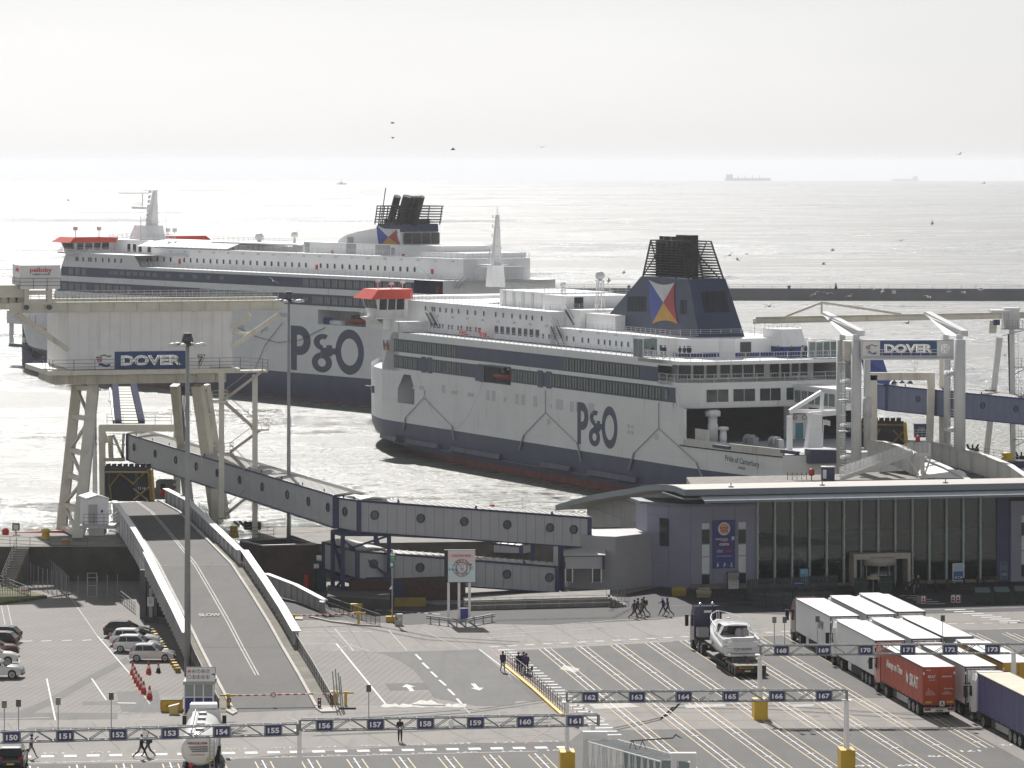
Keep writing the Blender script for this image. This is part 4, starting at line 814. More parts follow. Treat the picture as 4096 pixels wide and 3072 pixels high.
def port_flag(par, a, b, w_, bld):
 """waving flag of red, green and blue strokes"""
 k = lambda x, y: V((a.x+(b.x-a.x)*x, w_, a.z+(b.z-a.z)*y))
 def wave(x0, x1, y0, th, m, ph=0):
  mb = MB(); pts = [(x0+(x1-x0)*i/8,y0+.045*math.sin(i/8*6.28+ph)) for i in range(9)]
  mb.add([k(x, y+s*th/2) for x, y in pts for s in (-1, 1)], [(2*i, 2*i+1, 2*i+3, 2*i+2) for i in range(8)]); bld(mb, 'flag_stroke', m, par)
 wave(.42, .85, .74, .07, mat('flag_green', (.02, .16, .09), .5)); wave(.28, .8, .22, .14, NAVYB, .6)
 mb = MB(); mb.prism([k(.16,.70),k(.42,.78),k(.42,.42),k(.22,.40)],(0,-.02,0)); bld(mb,'flag_stroke',mat('flag_crimson',(.25,.04,.10),.5),par)
 for i in range(3): mb = MB(); y = .48+.1*i; mb.prism([k(.2,y),k(.4,y+.02),k(.4,y+.05),k(.2,y+.03)],(0,-.04,0)); bld(mb,'flag_stroke',SIGNW,par)
port_flag(sg, a, b, -.14, T_)
sg, a, b = signboard(458, 750, 1403, 1478, 'sign_panel', mat('dover_blue', (.03, .07, .20), .45))
c = (a+b)/2
c.y = -.14; T_(lettering('DOVER', c, X3, UP, 1.1, 6.6, bold=.045, depth=.12), 'sign_letters', CHROME, sg); c.y = -.22; T_(lettering('DOVER', c, X3, UP, 1.02, 6.5, bold=.012, depth=.12), 'sign_letter_faces', SIGNW, sg)
sg, a, b = signboard(750, 840, 1404, 1477, 'sign_panel', SIGNW); c = (a+b)/2
c.y = -.14; T_(lettering('7', c+V((.3, 0, 0)), X3, UP, 1.2, .85, bold=.06, depth=.06), 'sign_letters', BLACKP, sg); c.y = -.16; T_(lettering('7', c+V((.3, 0, 0)), X3, UP, 1.04, .68, bold=-.012, depth=.06), 'sign_letter_faces', SIGNW, sg)
# crane girders on top
for nm, w_, u0, u1 in (('crane_girder', -1.0, 38, 1134), ('crane_girder', 9.5, -60, 1000)):
 a,b = tp(u0,1247,w_) if w_ < 0 else V((-7,w_,Z(27.1))),tp(u1,1247,w_) if w_ < 0 else V((25,w_,0)); mb = MB()
 z = Z(27.15); mb.bx(a.x, b.x, w_-.25, w_+.25, z, z+.98); mb.bx(a.x, b.x, w_-.45, w_+.45, z+.98, z+1.05); mb.bx(a.x, b.x, w_-.45, w_+.45, z-.07, z)
 for i in range(12): x = a.x+(b.x-a.x)*(i+.5)/12; mb.bx(x-.03, x+.03, w_-.42, w_-.25, z, z+.98)
 T_(mb, nm, CREAM)
 T_(MB().rail([(a.x+(4.5 if w_ < 0 else 0),w_+.4,z+1.05),(b.x-.5,w_+.4,z+1.05)],.8,.9,.035,3,.04),'girder_railing',STEEL)
mb = MB(); mb.bx(-1,19,-.5,9.2,Z(27.2),Z(27.3)); T_(mb,'house_roof',CREAMD)
for pa, pb in (((70, 1255), (270, 1398)), ((1118, 1258), (930, 1388)), ((1000, 1258), (930, 1312))):
 a,b = tp(*pa,-.9),tp(*pb,-.1); T_(MB().beam(a,b,.32,.55),'brace',CREAM)
T_(MB().beam(tp(55,1260,8),tp(185,1325,8),.4,.5),'brace',CREAMD)
T_(MB().bx(L0,L0+2.6,.2,.5,Z(24.4),Z(24.7)),'brace',CREAM)
# platform, handrails, lower girders
a = tp(197, 1500, -1.3); b = tp(1072, 1490, -1.3)
mb = MB(); mb.bx(a.x,L0+.6,-1.3,D0+1,Z(20.35),Z(20.85)); mb.bx(L0+.6,b.x,-1.2,1.6,Z(20.35),Z(20.6)); T_(mb,'platform',CREAM)
T_(MB().rail([(a.x+.4,6,Z(20.85)),(a.x+.4,-1.2,Z(20.85)),(L0+.6,-1.2,Z(20.85)),(b.x,-1.2,Z(20.6)),(b.x,1.5,Z(20.6))],1.15,2.2,.03,3,.04),'platform_railing',DSTEEL)
mb = MB()
for w_ in (-.6, 9.5):
 mb.bx(a.x+.6, L0-.9, w_-.3, w_+.3, Z(19.35), Z(20.3))
 for i in range(9): x = a.x+1+(L0-a.x-3)*i/8; mb.bx(x-.04, x+.04, w_-.48, w_-.3, Z(19.4), Z(20.3))
mb.bx(a.x+.6, a.x+1.4, -.6, 9.5, Z(19.4), Z(20.3)); mb.bx(L0-1.6, L0-.9, -.6, 9.5, Z(19.4), Z(20.3)); T_(mb, 'platform_girder', CREAMD)
mb = MB()
for i in range(7): x = .5+i*2.6; mb.beam((x, -1.2, Z(20.35)), (x, -.3, Z(19.6)), .12, .12)
T_(mb, 'platform_bracket', CREAM)
# legs
TI = Matrix.Translation(V((0, 0, 0)))
inv = MW[tw.name].inverted()
loc = lambda p: inv@V(p)
top = lambda u, v, y: loc(AT(u, v, y))
legs = [(top(374, 1542, 413), loc(G(312, 2160, 3.5)), 1.15), (top(308, 1540, 421), loc(G(246, 2122, 3.5)), 1.0), (top(790, 1542, 421), loc(AT(868, 2090, 425)), 1.15), (top(826, 1538, 430), loc(AT(905, 2075, 432)), .7)]
for t_,b_,wd in legs: T_(MB().beam(t_,b_,wd,wd*.8),'leg',CREAM)
T_(MB().beam(top(700,1540,432),top(760,2060,436),.9,.9),'leg',CREAMD)
mb = MB(); A,Bq = legs[0],legs[1]
lv = [.02, .22, .45, .62, .82, .97]
for i, t in enumerate(lv):
 p, q = A[0].lerp(A[1], t), Bq[0].lerp(Bq[1], t); mb.beam(p, q, .45, .5)
 if i+1 < len(lv): mb.beam(p if i % 2 else q, (Bq if i % 2 else A)[0].lerp((Bq if i % 2 else A)[1], lv[i+1]), .3, .3)
T_(mb,'leg_lattice',CREAM); mb = MB(); A,Bq = legs[2],legs[3]
for i, t in enumerate(lv[:-1]):
 p, q = A[0].lerp(A[1], t), Bq[0].lerp(Bq[1], t); mb.beam(p, q, .35, .35); mb.beam(p if i % 2 else q, (Bq if i % 2 else A)[0].lerp((Bq if i % 2 else A)[1], lv[i+1]), .22, .22)
T_(mb, 'leg_lattice', CREAM)
mb = MB(); mb.path([top(292,1560,424),top(272,1780,424),top(243,2095,424)],.1,5)
for i in range(5): mb.path([top(725+i*5, 1545, 428), top(737+i*5, 1765, 428)], .06, 4); mb.path([top(372+i*3, 1560, 430), top(372+i*4, 1990, 430)], .05, 4)
T_(mb, 'cable', BLACKR)
# stair tower
mb = MB()
for u, v0, v1 in ((886, 1492, 2075), (1020, 1500, 2152)): mb.beam(top(u, v0, 409), top(u, v1, 405), .58, .58)
T_(mb, 'stair_column', CREAM)
fl = [((1052, 1482), (896, 1600)), ((900, 1610), (1018, 1714)), ((1050, 1714), (922, 1808)), ((922, 1815), (1010, 1905)), ((1000, 1978), (893, 2068))]
for (p, q) in fl:
 mb = MB(); stair(mb,top(*p,408.5),top(*q,408.5),1.0,14); T_(mb,'stair_flight',CREAMD)
for u0, u1, v in ((842, 908, 1603), (1012, 1072, 1714), (890, 930, 1812), (985, 1030, 1908)):
 a_,b_ = top(u0,v,408),top(u1,v,408); mb = MB(); mb.bx(a_.x,b_.x,a_.y-1,a_.y+1,a_.z-.2,a_.z); mb.rail([(a_.x,a_.y-1,a_.z),(b_.x,a_.y-1,a_.z),(b_.x,a_.y+1,a_.z)],1.1,1,.03,3); T_(mb,'stair_landing',CREAM)
# travelling crane on the girders
cr_ = E('travelling_crane', TF.P(-4, -1, 28.3), TF.rz, 'white travelling maintenance crane with cab box lettered in red, on the tower girder', 'crane')
ci = MW[cr_.name].inverted(); cl = lambda u, v, w_: ci@V(TF.P(*TF.W(u, v, w_)))
Cb = lambda mb, n, m, par=cr_: mb.build(n, m, par, local=True)
a, b = cl(82, 1157, -2.2), cl(241, 1060, -2.2); w0 = a.y
Cb(MB().bx(a.x,b.x,w0,w0+5.5,a.z+.0,b.z),'cab',CLADW)
Cb(MB().rail([(a.x-.1,w0+5,a.z),(a.x-.1,w0-.25,a.z),(b.x,w0-.25,a.z)],1.15,1.45,.035,3),'cab_railing',DSTEEL)
mb = lettering('pelloby', ((a.x+b.x)/2+.05, w0-.02, b.z-.58), X3, UP, .62, 2.35, bold=.02); Cb(mb, 'cab_lettering', SIGNR)
mb = lettering('PREMIER CRANES', ((a.x+b.x)/2+.1, w0-.02, b.z-.98), X3, UP, .15, 1.9, bold=.01); Cb(mb, 'cab_lettering', BLACKP)
mb = lettering('pelloby', (a.x-.02, w0+2.2, b.z-.55), (0, -1, 0), UP, .62, 2.2, bold=.02); Cb(mb, 'cab_lettering', SIGNR)
mb = MB()
for u in (98, 190): p, q = cl(u, 1215, -1.6), cl(u+19, 1157, -1.6); mb.bx(p.x, q.x, p.y, p.y+1.2, p.z-.1, q.z+.05)
p, q = cl(117, 1180, -1.6), cl(190, 1170, -1.6); mb.bx(p.x-.05, q.x+.05, p.y+.1, p.y+.9, p.z, p.z+.45); p = cl(117, 1220, -1.6); mb.bx(p.x-.05, q.x+.05, p.y+.1, p.y+.9, p.z, p.z+.35)
Cb(mb, 'crane_legs', CREAM)
for u in (107,199): p = cl(u,1230,-2.1); Cb(MB().tube(p,p+V((0,.4,0)),.27,14),'wheel',DSTEEL)
p,q = cl(-90,1192,-1),cl(98,1140,-1); Cb(MB().bx(p.x,q.x,p.y,p.y+3,p.z,q.z),'crane_body',CREAM)
mb = MB()
for u in (18, 50, 82): p = cl(u, 1200, -.8); mb.tube(p, p+V((0, 1, 0)), .33, 10)
p, q = cl(-60, 1215, 0), cl(95, 1192, 0); mb.bx(p.x, q.x, p.y, p.y+1.5, p.z, q.z); Cb(mb, 'winch_gear', CREAMD)
mb = MB(); mb.path([cl(118,1262,-.8),cl(118,1300,-.8)],.025,3); mb.path([cl(141,1262,-.8),cl(141,1295,-.8)],.025,3); Cb(mb,'hoist_rope',BLACKR)
# berth linkspan: lifting frame, raised walkway, black and yellow flap
lf = E('lifting_frame', AT(560, 2000, 448), 0, 'cream portal frame with railing holding the far end of the white gangway', 'lifting frame')
mb = MB(); mb.beam(AT(400,1711,448),AT(722,1711,448),.8,.85); mb.beam(AT(407,1700,448),AT(412,2000,448),.75,.7); mb.beam(AT(708,1640,448),AT(708,2080,448),.75,.7)
mb.beam(AT(430, 1770, 448), AT(405, 1715, 448), .5); mb.build('portal', CREAM, lf)
MB().rail([AT(428,1696,448),AT(685,1696,448)],1.15,1.9,.035,3).build('portal_railing',DSTEEL,lf)
mb = MB(); mb.beam(AT(452,1740,447),AT(495,1835,447),.3); mb.beam(AT(495,1735,447),AT(490,1835,447),.3); mb.beam(AT(415,1838,447),AT(500,1838,447),.4); mb.beam(AT(440,1740,449),AT(445,1840,449),.9,.5); mb.build('hanger',CREAMD,lf)
rw = E('raised_walkway', AT(520, 1690, 452), 0, 'raised blue sided walkway flap sloping up behind the berth 7 portal', 'walkway')
A, Bq, Cc, Dd = AT(475, 1692, 452), AT(568, 1692, 452), AT(535, 1545, 472), AT(462, 1545, 472)
MB().prism([A,Bq,Cc,Dd],(0,.6,-.25)).build('walkway_deck',mat('straw_deck',(.30,.275,.21),.6,var=.08),rw)
mb = MB()
for i in range(14): t = i/13; mb.beam(A.lerp(Dd, t)-Y3*.1, Bq.lerp(Cc, t)-Y3*.1, .07, .07)
mb.build('deck_batten', MATS['straw_deck'], rw)
for p,q in ((A,Dd),(Bq,Cc)): MB().beam(p-Y3*.4,q-Y3*.4,.75,.9).build('walkway_side',mat('walkway_navy',(.025,.032,.075),.9,spec=.1),rw)
mb = MB(); p,q = AT(440,1560,474),AT(455,1690,454); mb.beam(p,q,.2,.6); mb.beam(p+X3,q-X3*.0,.12); mb.beam(AT(436,1600,470),AT(468,1640,462),.15); mb.build('walkway_truss',BLUET,rw)
fl7 = E('ramp_flap', AT(515, 2005, 428), 0, 'raised black ramp flap with yellow frame and numbers 13 14 15 under the gangway', 'ramp flap')
fp = lambda u, v: AT(u, v, 428+(2005-v)*.03)
MB().prism([fp(418,2005),fp(616,2005),fp(600,1868),fp(418,1862)],(0,.5,0)).build('flap_plate',BLACKM,fl7)
mb = MB()
for i in range(8): u = 424+i*23; mb.prism([fp(u, 1870), fp(u+18, 1870), fp(u+18, 1854), fp(u, 1856)], (0, .3, 0))
each(mb, 'flap_finger', BLACKR, fl7)
YD = mat('grimy_yellow', (.26, .155, .02), .6, var=.35, grime=.8)
mb = MB(); o_ = V((0,-.12,0))
for p, q in (((420, 1890), (600, 1890)), ((480, 1895), (445, 1940)), ((480, 1895), (535, 1935)), ((575, 1895), (530, 1940)), ((535, 1955), (590, 2000)), ((590, 1955), (535, 2000)), ((440, 1940), (445, 2000))): mb.beam(fp(*p)+o_, fp(*q)+o_, .16, .16)
mb.beam(fp(595, 1880)+o_, fp(607, 2003)+o_, .35, .2); mb.build('flap_frame', YD, fl7)
MB().prism([fp(607,2000)+o_,fp(620,2000)+o_,fp(612,1875)+o_,fp(604,1878)+o_],(0,.5,0)).build('flap_edge',YELLOW,fl7)
mb = MB(); mb.prism([fp(432,1890)+o_,fp(438,1890)+o_,fp(438,2000)+o_,fp(430,2000)+o_],(0,.1,0)); mb.prism([fp(540,1890)+o_,fp(552,1890)+o_,fp(556,2000)+o_,fp(542,2000)+o_],(0,.1,0)); each(mb,'flap_strip',mat('dark_teal',(.05,.075,.08),.6),fl7)
lettering('13 14 15', fp(576, 1953)+o_*1.4, X3, UP, .33, 1.25, bold=.01).build('flap_number', SIGNW, fl7)
# control hut and gear right of the flap
hut = E('control_hut', AT(690, 2000, 440), 0, 'grey control hut and machinery beside the right edge of the berth 7 flap', 'hut')
mb = MB(); p = AT(665,1995,440); mb.cbx(p,2.2,2,2.1); mb.cbx(p+V((-.1,0,2.1)),1.6,1.6,.1); mb.cbx(p+V((-1,0,0)),1.4,1.6,1.2); mb.build('hut_body',mat('hut_grey',(.22,.23,.23),.6,grime=.4),hut)
MB().cbx(p+V((-.3,-1.03,1.1)),.5,.06,.7).build('hut_window',GLASSD,hut)
mb = MB(); mb.tube(AT(650,1985,438),AT(650,1960,438),.3,8); mb.build('red_drum',REDP,hut)
mb = MB(); q = AT(698,1990,438)
for i in range(5): MB().cbx(q+V((0,0,i*.35)),.3,.3,.175).build('striped_post',SIGNR if i % 2 else SIGNW,hut)
# white plant kiosk on brackets left of the ramp
ki = E('plant_kiosk', AT(392, 2100, 386), 0, 'white gabled plant kiosk on a railed steel platform left of the ramp', 'kiosk')
a = AT(350, 2098, 385); b = AT(435, 1998, 385); d = V((-1.1, 3.2, 0)); wv = b.x-a.x; hv = b.z-a.z
A0 = [a, a+X3*wv, a+X3*wv+UP*hv, a+X3*wv*.5+UP*(hv+.35), a+UP*hv]
MB().prism(A0,d).build('kiosk_walls',mat('kiosk_white',(.70,.70,.73),.45,var=.04),ki)
mb = MB(); o = V((0,-.15,.04)); mb.prism([A0[4]+o-X3*.1,A0[3]+o,A0[3]+o+UP*.1,A0[4]+o-X3*.1+UP*.1],d*1.08); mb.prism([A0[3]+o,A0[2]+o+X3*.1,A0[2]+o+X3*.1+UP*.1,A0[3]+o+UP*.1],d*1.08); mb.build('kiosk_roof',WHITE,ki)
mb = MB(); mb.cbx(a+V((.55,-.03,.1)),.9,.06,1.9); mb.build('kiosk_door',LGREY,ki); MB().cbx(a+V((1.45,-.03,1.2)),.22,.03,.25).build('kiosk_sign',SIGNB,ki)
mb = MB(); q = a+V((wv/2,1.3,-.35)); mb.cbx(q,wv+1.4,4.2,.35); mb.cbx(q+V((-.2,0,-.75)),wv-.6,2.6,.75); mb.build('kiosk_platform',STEEL,ki)
MB().rail([q+V((-wv/2-.3,-2,.35)),q+V((wv/2+.6,-2,.35)),q+V((wv/2+.6,1,.35))],1.1,1.1,.03,3).build('kiosk_railing',DSTEEL,ki)
# - ramp 7
RS = [(942, 2850, 1264, 2838, 0.004), (862, 2700, 1188, 2700, 1.05), (806, 2590, 1122, 2588, 1.9), (758, 2491, 1068, 2490, 2.75), (700, 2380, 1000, 2380, 3.75), (640, 2262, 920, 2258, 4.95), (592, 2183, 838, 2175, 5.1), (545, 2110, 768, 2105, 5.2), (500, 2050, 712, 2048, 5.3), (470, 2012, 628, 2003, 5.35)]
rl = [G(a, b, z) for a, b, c, d, z in RS]; rr = [G(c, d, z) for a, b, c, d, z in RS]
rp = E('vehicle_ramp', V(((rl[3].x+rr[3].x)/2, rl[3].y, 0)), 0, 'long tarmac ramp with double white line climbing to berth 7', 'ramp')
def road_mat(name, c1, c2, sc=1.0):
 m = D.materials.new(name); m.use_nodes = True; nt = m.node_tree; b = nt.nodes['Principled BSDF']; pos = node(nt, 'ShaderNodeNewGeometry').outputs['Position']
 col = mixc(nt, rng(nt, noise(nt, pos, .22*sc, 6, .65), .3, .72), c1, c2)
 col = mixc(nt, rng(nt, noise(nt, pos, .9, 4, .6, (1.0, .12, 1)), .50, .72, 0, .7), col, [c*.5 for c in c1]); col = mixc(nt, rng(nt, noise(nt, pos, .06, 5, .7), .50, .66, 0, .45), col, [c*.62 for c in c1])
 col = mixc(nt, rng(nt, noise(nt, pos, 9, 3, .6), .35, .7), col, [min(1, c*1.15) for c in c2])
 vo = node(nt, 'ShaderNodeTexVoronoi', feature='F1', Scale=.09); nt.links.new(pos, vo.inputs['Vector'])
 col = mixc(nt, rng(nt, noise(nt, pos, 2.3, 2, .5), .72, .78, 0, .5), col, (.035, .034, .033))
 nt.links.new(col, b.inputs['Base Color']); b.inputs['Roughness'].default_value = .8; b.inputs['Specular IOR Level'].default_value = .3
 bn = node(nt, 'ShaderNodeBump', Strength=.35, Distance=.02); nt.links.new(noise(nt, pos, 25, 2), bn.inputs['Height']); nt.links.new(bn.outputs[0], b.inputs['Normal'])
 MATS[name] = m; return m
ASPH = road_mat('asphalt', (.055, .054, .052), (.10, .097, .094)); FORE = road_mat('shaded_forecourt', (.026, .026, .028), (.048, .047, .048)); RAMPM = road_mat('ramp_asphalt', (.05, .049, .047), (.092, .088, .084)); PAVE = road_mat('pale_concrete', (.165, .152, .139), (.232, .217, .20)); DARKA = road_mat('dark_asphalt', (.07, .068, .068), (.12, .118, .115))  # forecourt asphalt is a darker copy, its colour deepening the terminal's shade
LINEW = mat('road_white', (.66, .65, .63), .7, var=.25, scale=2.5, grime=.5); LINEY = mat('road_yellow', (.58, .46, .29), .7, var=.25, scale=2.5, grime=.4); LINEF = mat('worn_white', (.42, .41, .39), .75, var=.3, scale=2.5, grime=.6); LINER = mat('road_pink', (.40, .22, .20), .75, var=.25, grime=.5); TAR = mat('tar_joint', (.08, .07, .065), .8)
mb = MB()
for i in range(len(rl)-1): mb.add([rl[i], rr[i], rr[i+1], rl[i+1]]+[p-UP*.5 for p in (rl[i], rr[i], rr[i+1], rl[i+1])], [(0, 1, 2, 3), (4, 7, 6, 5), (0, 4, 5, 1), (1, 5, 6, 2), (2, 6, 7, 3), (3, 7, 4, 0)])
mb.build('roadway', RAMPM, rp)
for sd, pts in ((-1, rl), (1, rr)):
 mb = MB()
 for p, q in zip(pts, pts[1:]): mb.beam(p+V((sd*.12, 0, .03)), q+V((sd*.12, 0, .03)), .25, .22)
 mb.build('kerb', mat('kerb_concrete', (.48, .46, .42), .8, var=.15, grime=.3), rp)
 mb = MB()
 for p, q in zip(pts[:7], pts[1:7]):
  o = V((sd*.24, 0, .02)); e = V((sd*1.35, 0, .02)); mb.quad(p+o, q+o, q+e, p+e)
 mb.build('side_path', mat('mossy_path', (.17, .155, .12), .85, var=.3, grime=.5), rp)
def rline(t, wd, i0=0, i1=len(rl)-1):
 mb = MB()
 for i in range(i0, i1): p, q = rl[i].lerp(rr[i], t), rl[i+1].lerp(rr[i+1], t); mb.quad(p+V((-wd/2, 0, .005)), p+V((wd/2, 0, .005)), q+V((wd/2, 0, .005)), q+V((-wd/2, 0, .005)))
 return mb.build('centre_line', LINEF, rp)
rline(.49, .11, 1); rline(.53, .11, 1)
for i in (2, 5, 6):
 p,q = rl[i],rr[i]; MB().quad(p+V((0,-.06,.006)),q+V((0,-.06,.006)),q+V((0,.06,.006)),p+V((0,.06,.006))).build('joint_line',LINEF if i == 5 else TAR,rp)
lettering('SLOW', rl[3].lerp(rr[3], .22)+V((0, 3.2, .32)), (.99, .1, 0), (-.1, .97, .08), 1.3, 1.9, bold=.02, depth=.003).build('road_word', LINEF, rp)
# side girders of the ramp
def girder(name, pts, hs, wd, m, par, ribs=6, sd=1, flange=.9):
 mb = MB()
 for (p, q), (h0, h1) in zip(zip(pts, pts[1:]), zip(hs, hs[1:])):
  mb.add([p+UP*.0, q, q+UP*h1, p+UP*h0, p+V((sd*wd, 0, 0)), q+V((sd*wd, 0, 0)), q+V((sd*wd, 0, h1)), p+V((sd*wd, 0, h0))], [(0, 1, 2, 3), (4, 7, 6, 5), (0, 3, 7, 4), (1, 5, 6, 2), (3, 2, 6, 7), (0, 4, 5, 1)])
 o = mb.build(name,m,par); mb = MB()
 for (p, q), (h0, h1) in zip(zip(pts, pts[1:]), zip(hs, hs[1:])):
  a, b = p+UP*h0, q+UP*h1; e = V((wd/2, 0, 0)); f_ = V((flange/2, 0, 0))
  mb.prism([a+e*sd-f_, a+e*sd+f_, b+e*sd+f_, b+e*sd-f_], (0, 0, .09))
 mb.build('top_flange',mat('flange_white',(.72,.71,.70),.5,var=.08,grime=.2),o); mb = MB()
 L_ = [(p.lerp(q, (k+.5)/ribs), h0+(h1-h0)*(k+.5)/ribs) for (p, q), (h0, h1) in zip(zip(pts, pts[1:]), zip(hs, hs[1:])) for k in range(ribs)]
 for c, h in L_:
  for s_ in (-.36*flange, .36*flange+0): mb.bx(c.x+sd*wd/2+min(0, s_), c.x+sd*wd/2+max(0, s_), c.y-.03, c.y+.03, c.z, c.z+h)
 mb.build('stiffener', STEEL, o); return o
GIRD = mat('girder_grey', (.50, .50, .52), .5, var=.08, grime=.35, streak=.2)
L1 = [rl[i]+V((-1.2, 0, -.9 if i else .0)) for i in range(2, 6)]; R1 = [rr[i]+V((1.3, 0, -.3)) for i in range(2, 6)]
girder('side_girder', L1, [2.1]*4, .12, GIRD, rp, 7, -1, .75); girder('side_girder', R1, [1.6]*4, .12, GIRD, rp, 7, 1, .75)
L2 = [rl[i]+V((-1.0, 0, -1.4)) for i in (5, 6, 7, 8)]; R2 = [rr[i]+V((.9, 0, -1.0)) for i in (5, 6, 7, 8, 9)]
girder('side_girder', L2, [2.6]*4, .3, GIRD, rp, 4, -1, .55); girder('side_girder', R2, [2.3]*5, .12, GIRD, rp, 5, 1, .7)
mb = MB()
for p in (rl[5]+V((-1.5, -.4, 0)), rr[5]+V((1.6, 0, 0)), rl[5]+V((-.9, -.4, 0))): mb.beam(V((p.x, p.y, 0)), V((p.x, p.y, 4.6)), .7, .7)
mb.build('bearing_column', mat('dark_bearing', (.12, .12, .12), .7, grime=.4), rp)
mb = MB(); mb.prism([(rl[5].x-.4,rl[5].y+1,0),(rr[5].x+.4,rr[5].y+1,0),(rr[5].x+.4,rr[5].y+1,4.3),(rl[5].x-.4,rl[5].y+1,4.3)],(0,4,0)); mb.build('abutment',CONCD,rp)
mb = MB()
for i in range(0, 3): mb.add([V((p.x, p.y, 0)) for p in (rl[i], rr[i], rr[i+1], rl[i+1])]+[p-UP*.45 for p in (rl[i], rr[i], rr[i+1], rl[i+1])], [(0, 4, 7, 3), (1, 2, 6, 5), (3, 7, 6, 2)]) if i else None
mb.build('ramp_core', CONC, rp)
for sd, pts in ((-1, rl), (1, rr)):
 o = V((sd*1.3, 0, 0)); q = [p+o for p in pts[0:3]]
 r_ = E('guard_railing', q[0], 0, 'black mesh guard railing along the %s side of the ramp foot' % ('left' if sd < 0 else 'right'), 'railing')
 mb = MB().rail(q,1.1,1.2,.03,2,.035); mb.rail(q,1.05,.24,.01,1,.012,3); mb.build('rails_and_posts',BLACKP,r_)
# - covered passenger gangways
ROOFM = mat('roof_sheet', (.50, .49, .46), .45, var=.1, grime=.3); PGL = mat('porthole_glass', (.09, .11, .10), .12, var=.3, spec=.6)
def gangway(root, A, Bp, zA, zB, wd, n, ports, pm=PANEL, tm=BLUET, pr=.36, ribs=True, ends=(1, 1), roof_over=.12):
 """box corridor from A to B (plan points of the camera side); panels one by one, blue trims, ribbed roof, portholes"""
 A, Bp = V((*A, 0)), V((*Bp, 0)); d = (Bp-A); L = d.length; d.normalize(); nn = V((-d.y, d.x, 0))
 if nn.y < 0: nn = -nn
 z0 = lambda t: zA[0]+(zB[0]-zA[0])*t; z1 = lambda t: zA[1]+(zB[1]-zA[1])*t
 P = lambda t, w_, z: A+d*(L*t)+nn*w_+UP*z
 mb = MB(); mb.add([P(0,.06,z0(0)),P(1,.06,z0(1)),P(1,wd,z0(1)),P(0,wd,z0(0)),P(0,.06,z1(0)),P(1,.06,z1(1)),P(1,wd,z1(1)),P(0,wd,z1(0))],[(3,2,1,0),(4,5,6,7),(0,1,5,4),(1,2,6,5),(2,3,7,6),(3,0,4,7)])
 mb.build('corridor', pm, root)
 for i in range(n):
  t0, t1 = (i+.02/L*n)/n, (i+1-.02/L*n)/n; c = [P(t0, 0, z0(t0)), P(t1, 0, z0(t1)), P(t1, 0, z1(t1)), P(t0, 0, z1(t0))]
  MB().prism(c,nn*.05).build('side_panel',pm,root)
 mb = MB(); o = .14
 for zf, s in ((z1, 1), (z0, -1)): mb.beam(P(-.002, -.05, zf(0)), P(1.002, -.05, zf(1)), .16, .2 if s > 0 else .14)
 mb.build('edge_trim', tm, root)
 for t, e in ((0, ends[0]), (1, ends[1])):
  if e: MB().beam(P(t,-.04,z0(t)-.05),P(t,-.04,z1(t)+.08),.42,.3).build('end_trim',tm,root)
 mb = MB(); h = .22; q = [(P(t,-roof_over,z1(t)+.1),P(t,wd/2,z1(t)+.1+h),P(t,wd+roof_over,z1(t)+.1)) for t in (0,1)]
 mb.add([*q[0], *q[1]], [(0, 3, 4, 1), (1, 4, 5, 2), (0, 1, 2), (5, 4, 3), (0, 2, 5, 3)]); mb.build('roof', ROOFM, root)
 if ribs:
  m = int(L/.8); mb = MB()
  for i in range(m+1):
   t = i/m; mb.beam(P(t, -roof_over, z1(t)+.13), P(t, wd/2, z1(t)+.13+h), .07, .07); mb.beam(P(t, wd/2, z1(t)+.13+h), P(t, wd+roof_over, z1(t)+.13), .07, .07)
  mb.build('roof_ribs', ROOFM, root, kind='stuff')
 for u in ports:
  k = (u-CX)/F; o0 = A; t = (k*o0.y-o0.x)/(d.x-k*d.y)/L; zc = z0(t)*.42+z1(t)*.58
  c = P(t, -.02, zc); ps = [(math.cos(a), math.sin(a)) for a in [2*math.pi*i/20 for i in range(20)]]
  mb = MB(); vs = [c+d*(x*r)+UP*(y*r)-nn*dd for r,dd in ((pr*1.28,0),(pr*1.28,.09),(pr,.09),(pr,.0)) for x,y in ps]
  mb.add(vs, [(j*20+i, j*20+(i+1) % 20, (j+1)*20+(i+1) % 20, (j+1)*20+i) for j in range(3) for i in range(20)]); f = mb.build('porthole', tm, root)
  MB().prism([c+d*(x*pr)+UP*(y*pr)-nn*.02 for x,y in ps],nn*.03).build('porthole_glass',PGL,f)
 mb = MB()
 for i in range(max(2, int(L/7))):
  t = (i+.5)/max(2, int(L/7)); p = P(t, 0, z1(t)+.1); mb.prism([p-d*.16, p+d*.16, p+d*.05+UP*.3, p-d*.05+UP*.3], nn*.06)
 mb.build('lifting_lugs', tm, root)
 return P
g1 = E('covered_gangway', V((-30, 415, 3.5)), 0, 'long white upper gangway with round portholes sloping up to the berth 7 portal', 'gangway', 'white covered gangways')
A = AT(512, 1840, 452); Bq = AT(1340, 2112, 380)
gangway(g1, (A.x, A.y), (Bq.x, Bq.y), (A.z, AT(512, 1737, 452).z), (Bq.z, AT(1340, 1984, 380).z), 3.2, 30, [538, 622, 704, 786, 870, 960, 1050, 1150, 1235, 1313])
mb = MB(); mb.beam(AT(860,1955,416)*V((1,1,0))+UP*3.5,AT(860,1955,416),.8,.8); mb.build('gangway_pier',CREAM,g1)
g2 = E('covered_gangway', V((0, 384, 0)), 0, 'white upper gangway with portholes running level from the blue trestle to the terminal', 'gangway', 'white covered gangways')
a, b, c = AT(1352, 2112, 380), AT(1436, 2128, 376.5), AT(2358, 2192, 389)
gangway(g2, (a.x, a.y), (b.x, b.y), (a.z, AT(1352, 1992, 380).z), (b.z, AT(1436, 2003, 376.5).z), 3.2, 3, [1381], ribs=False)
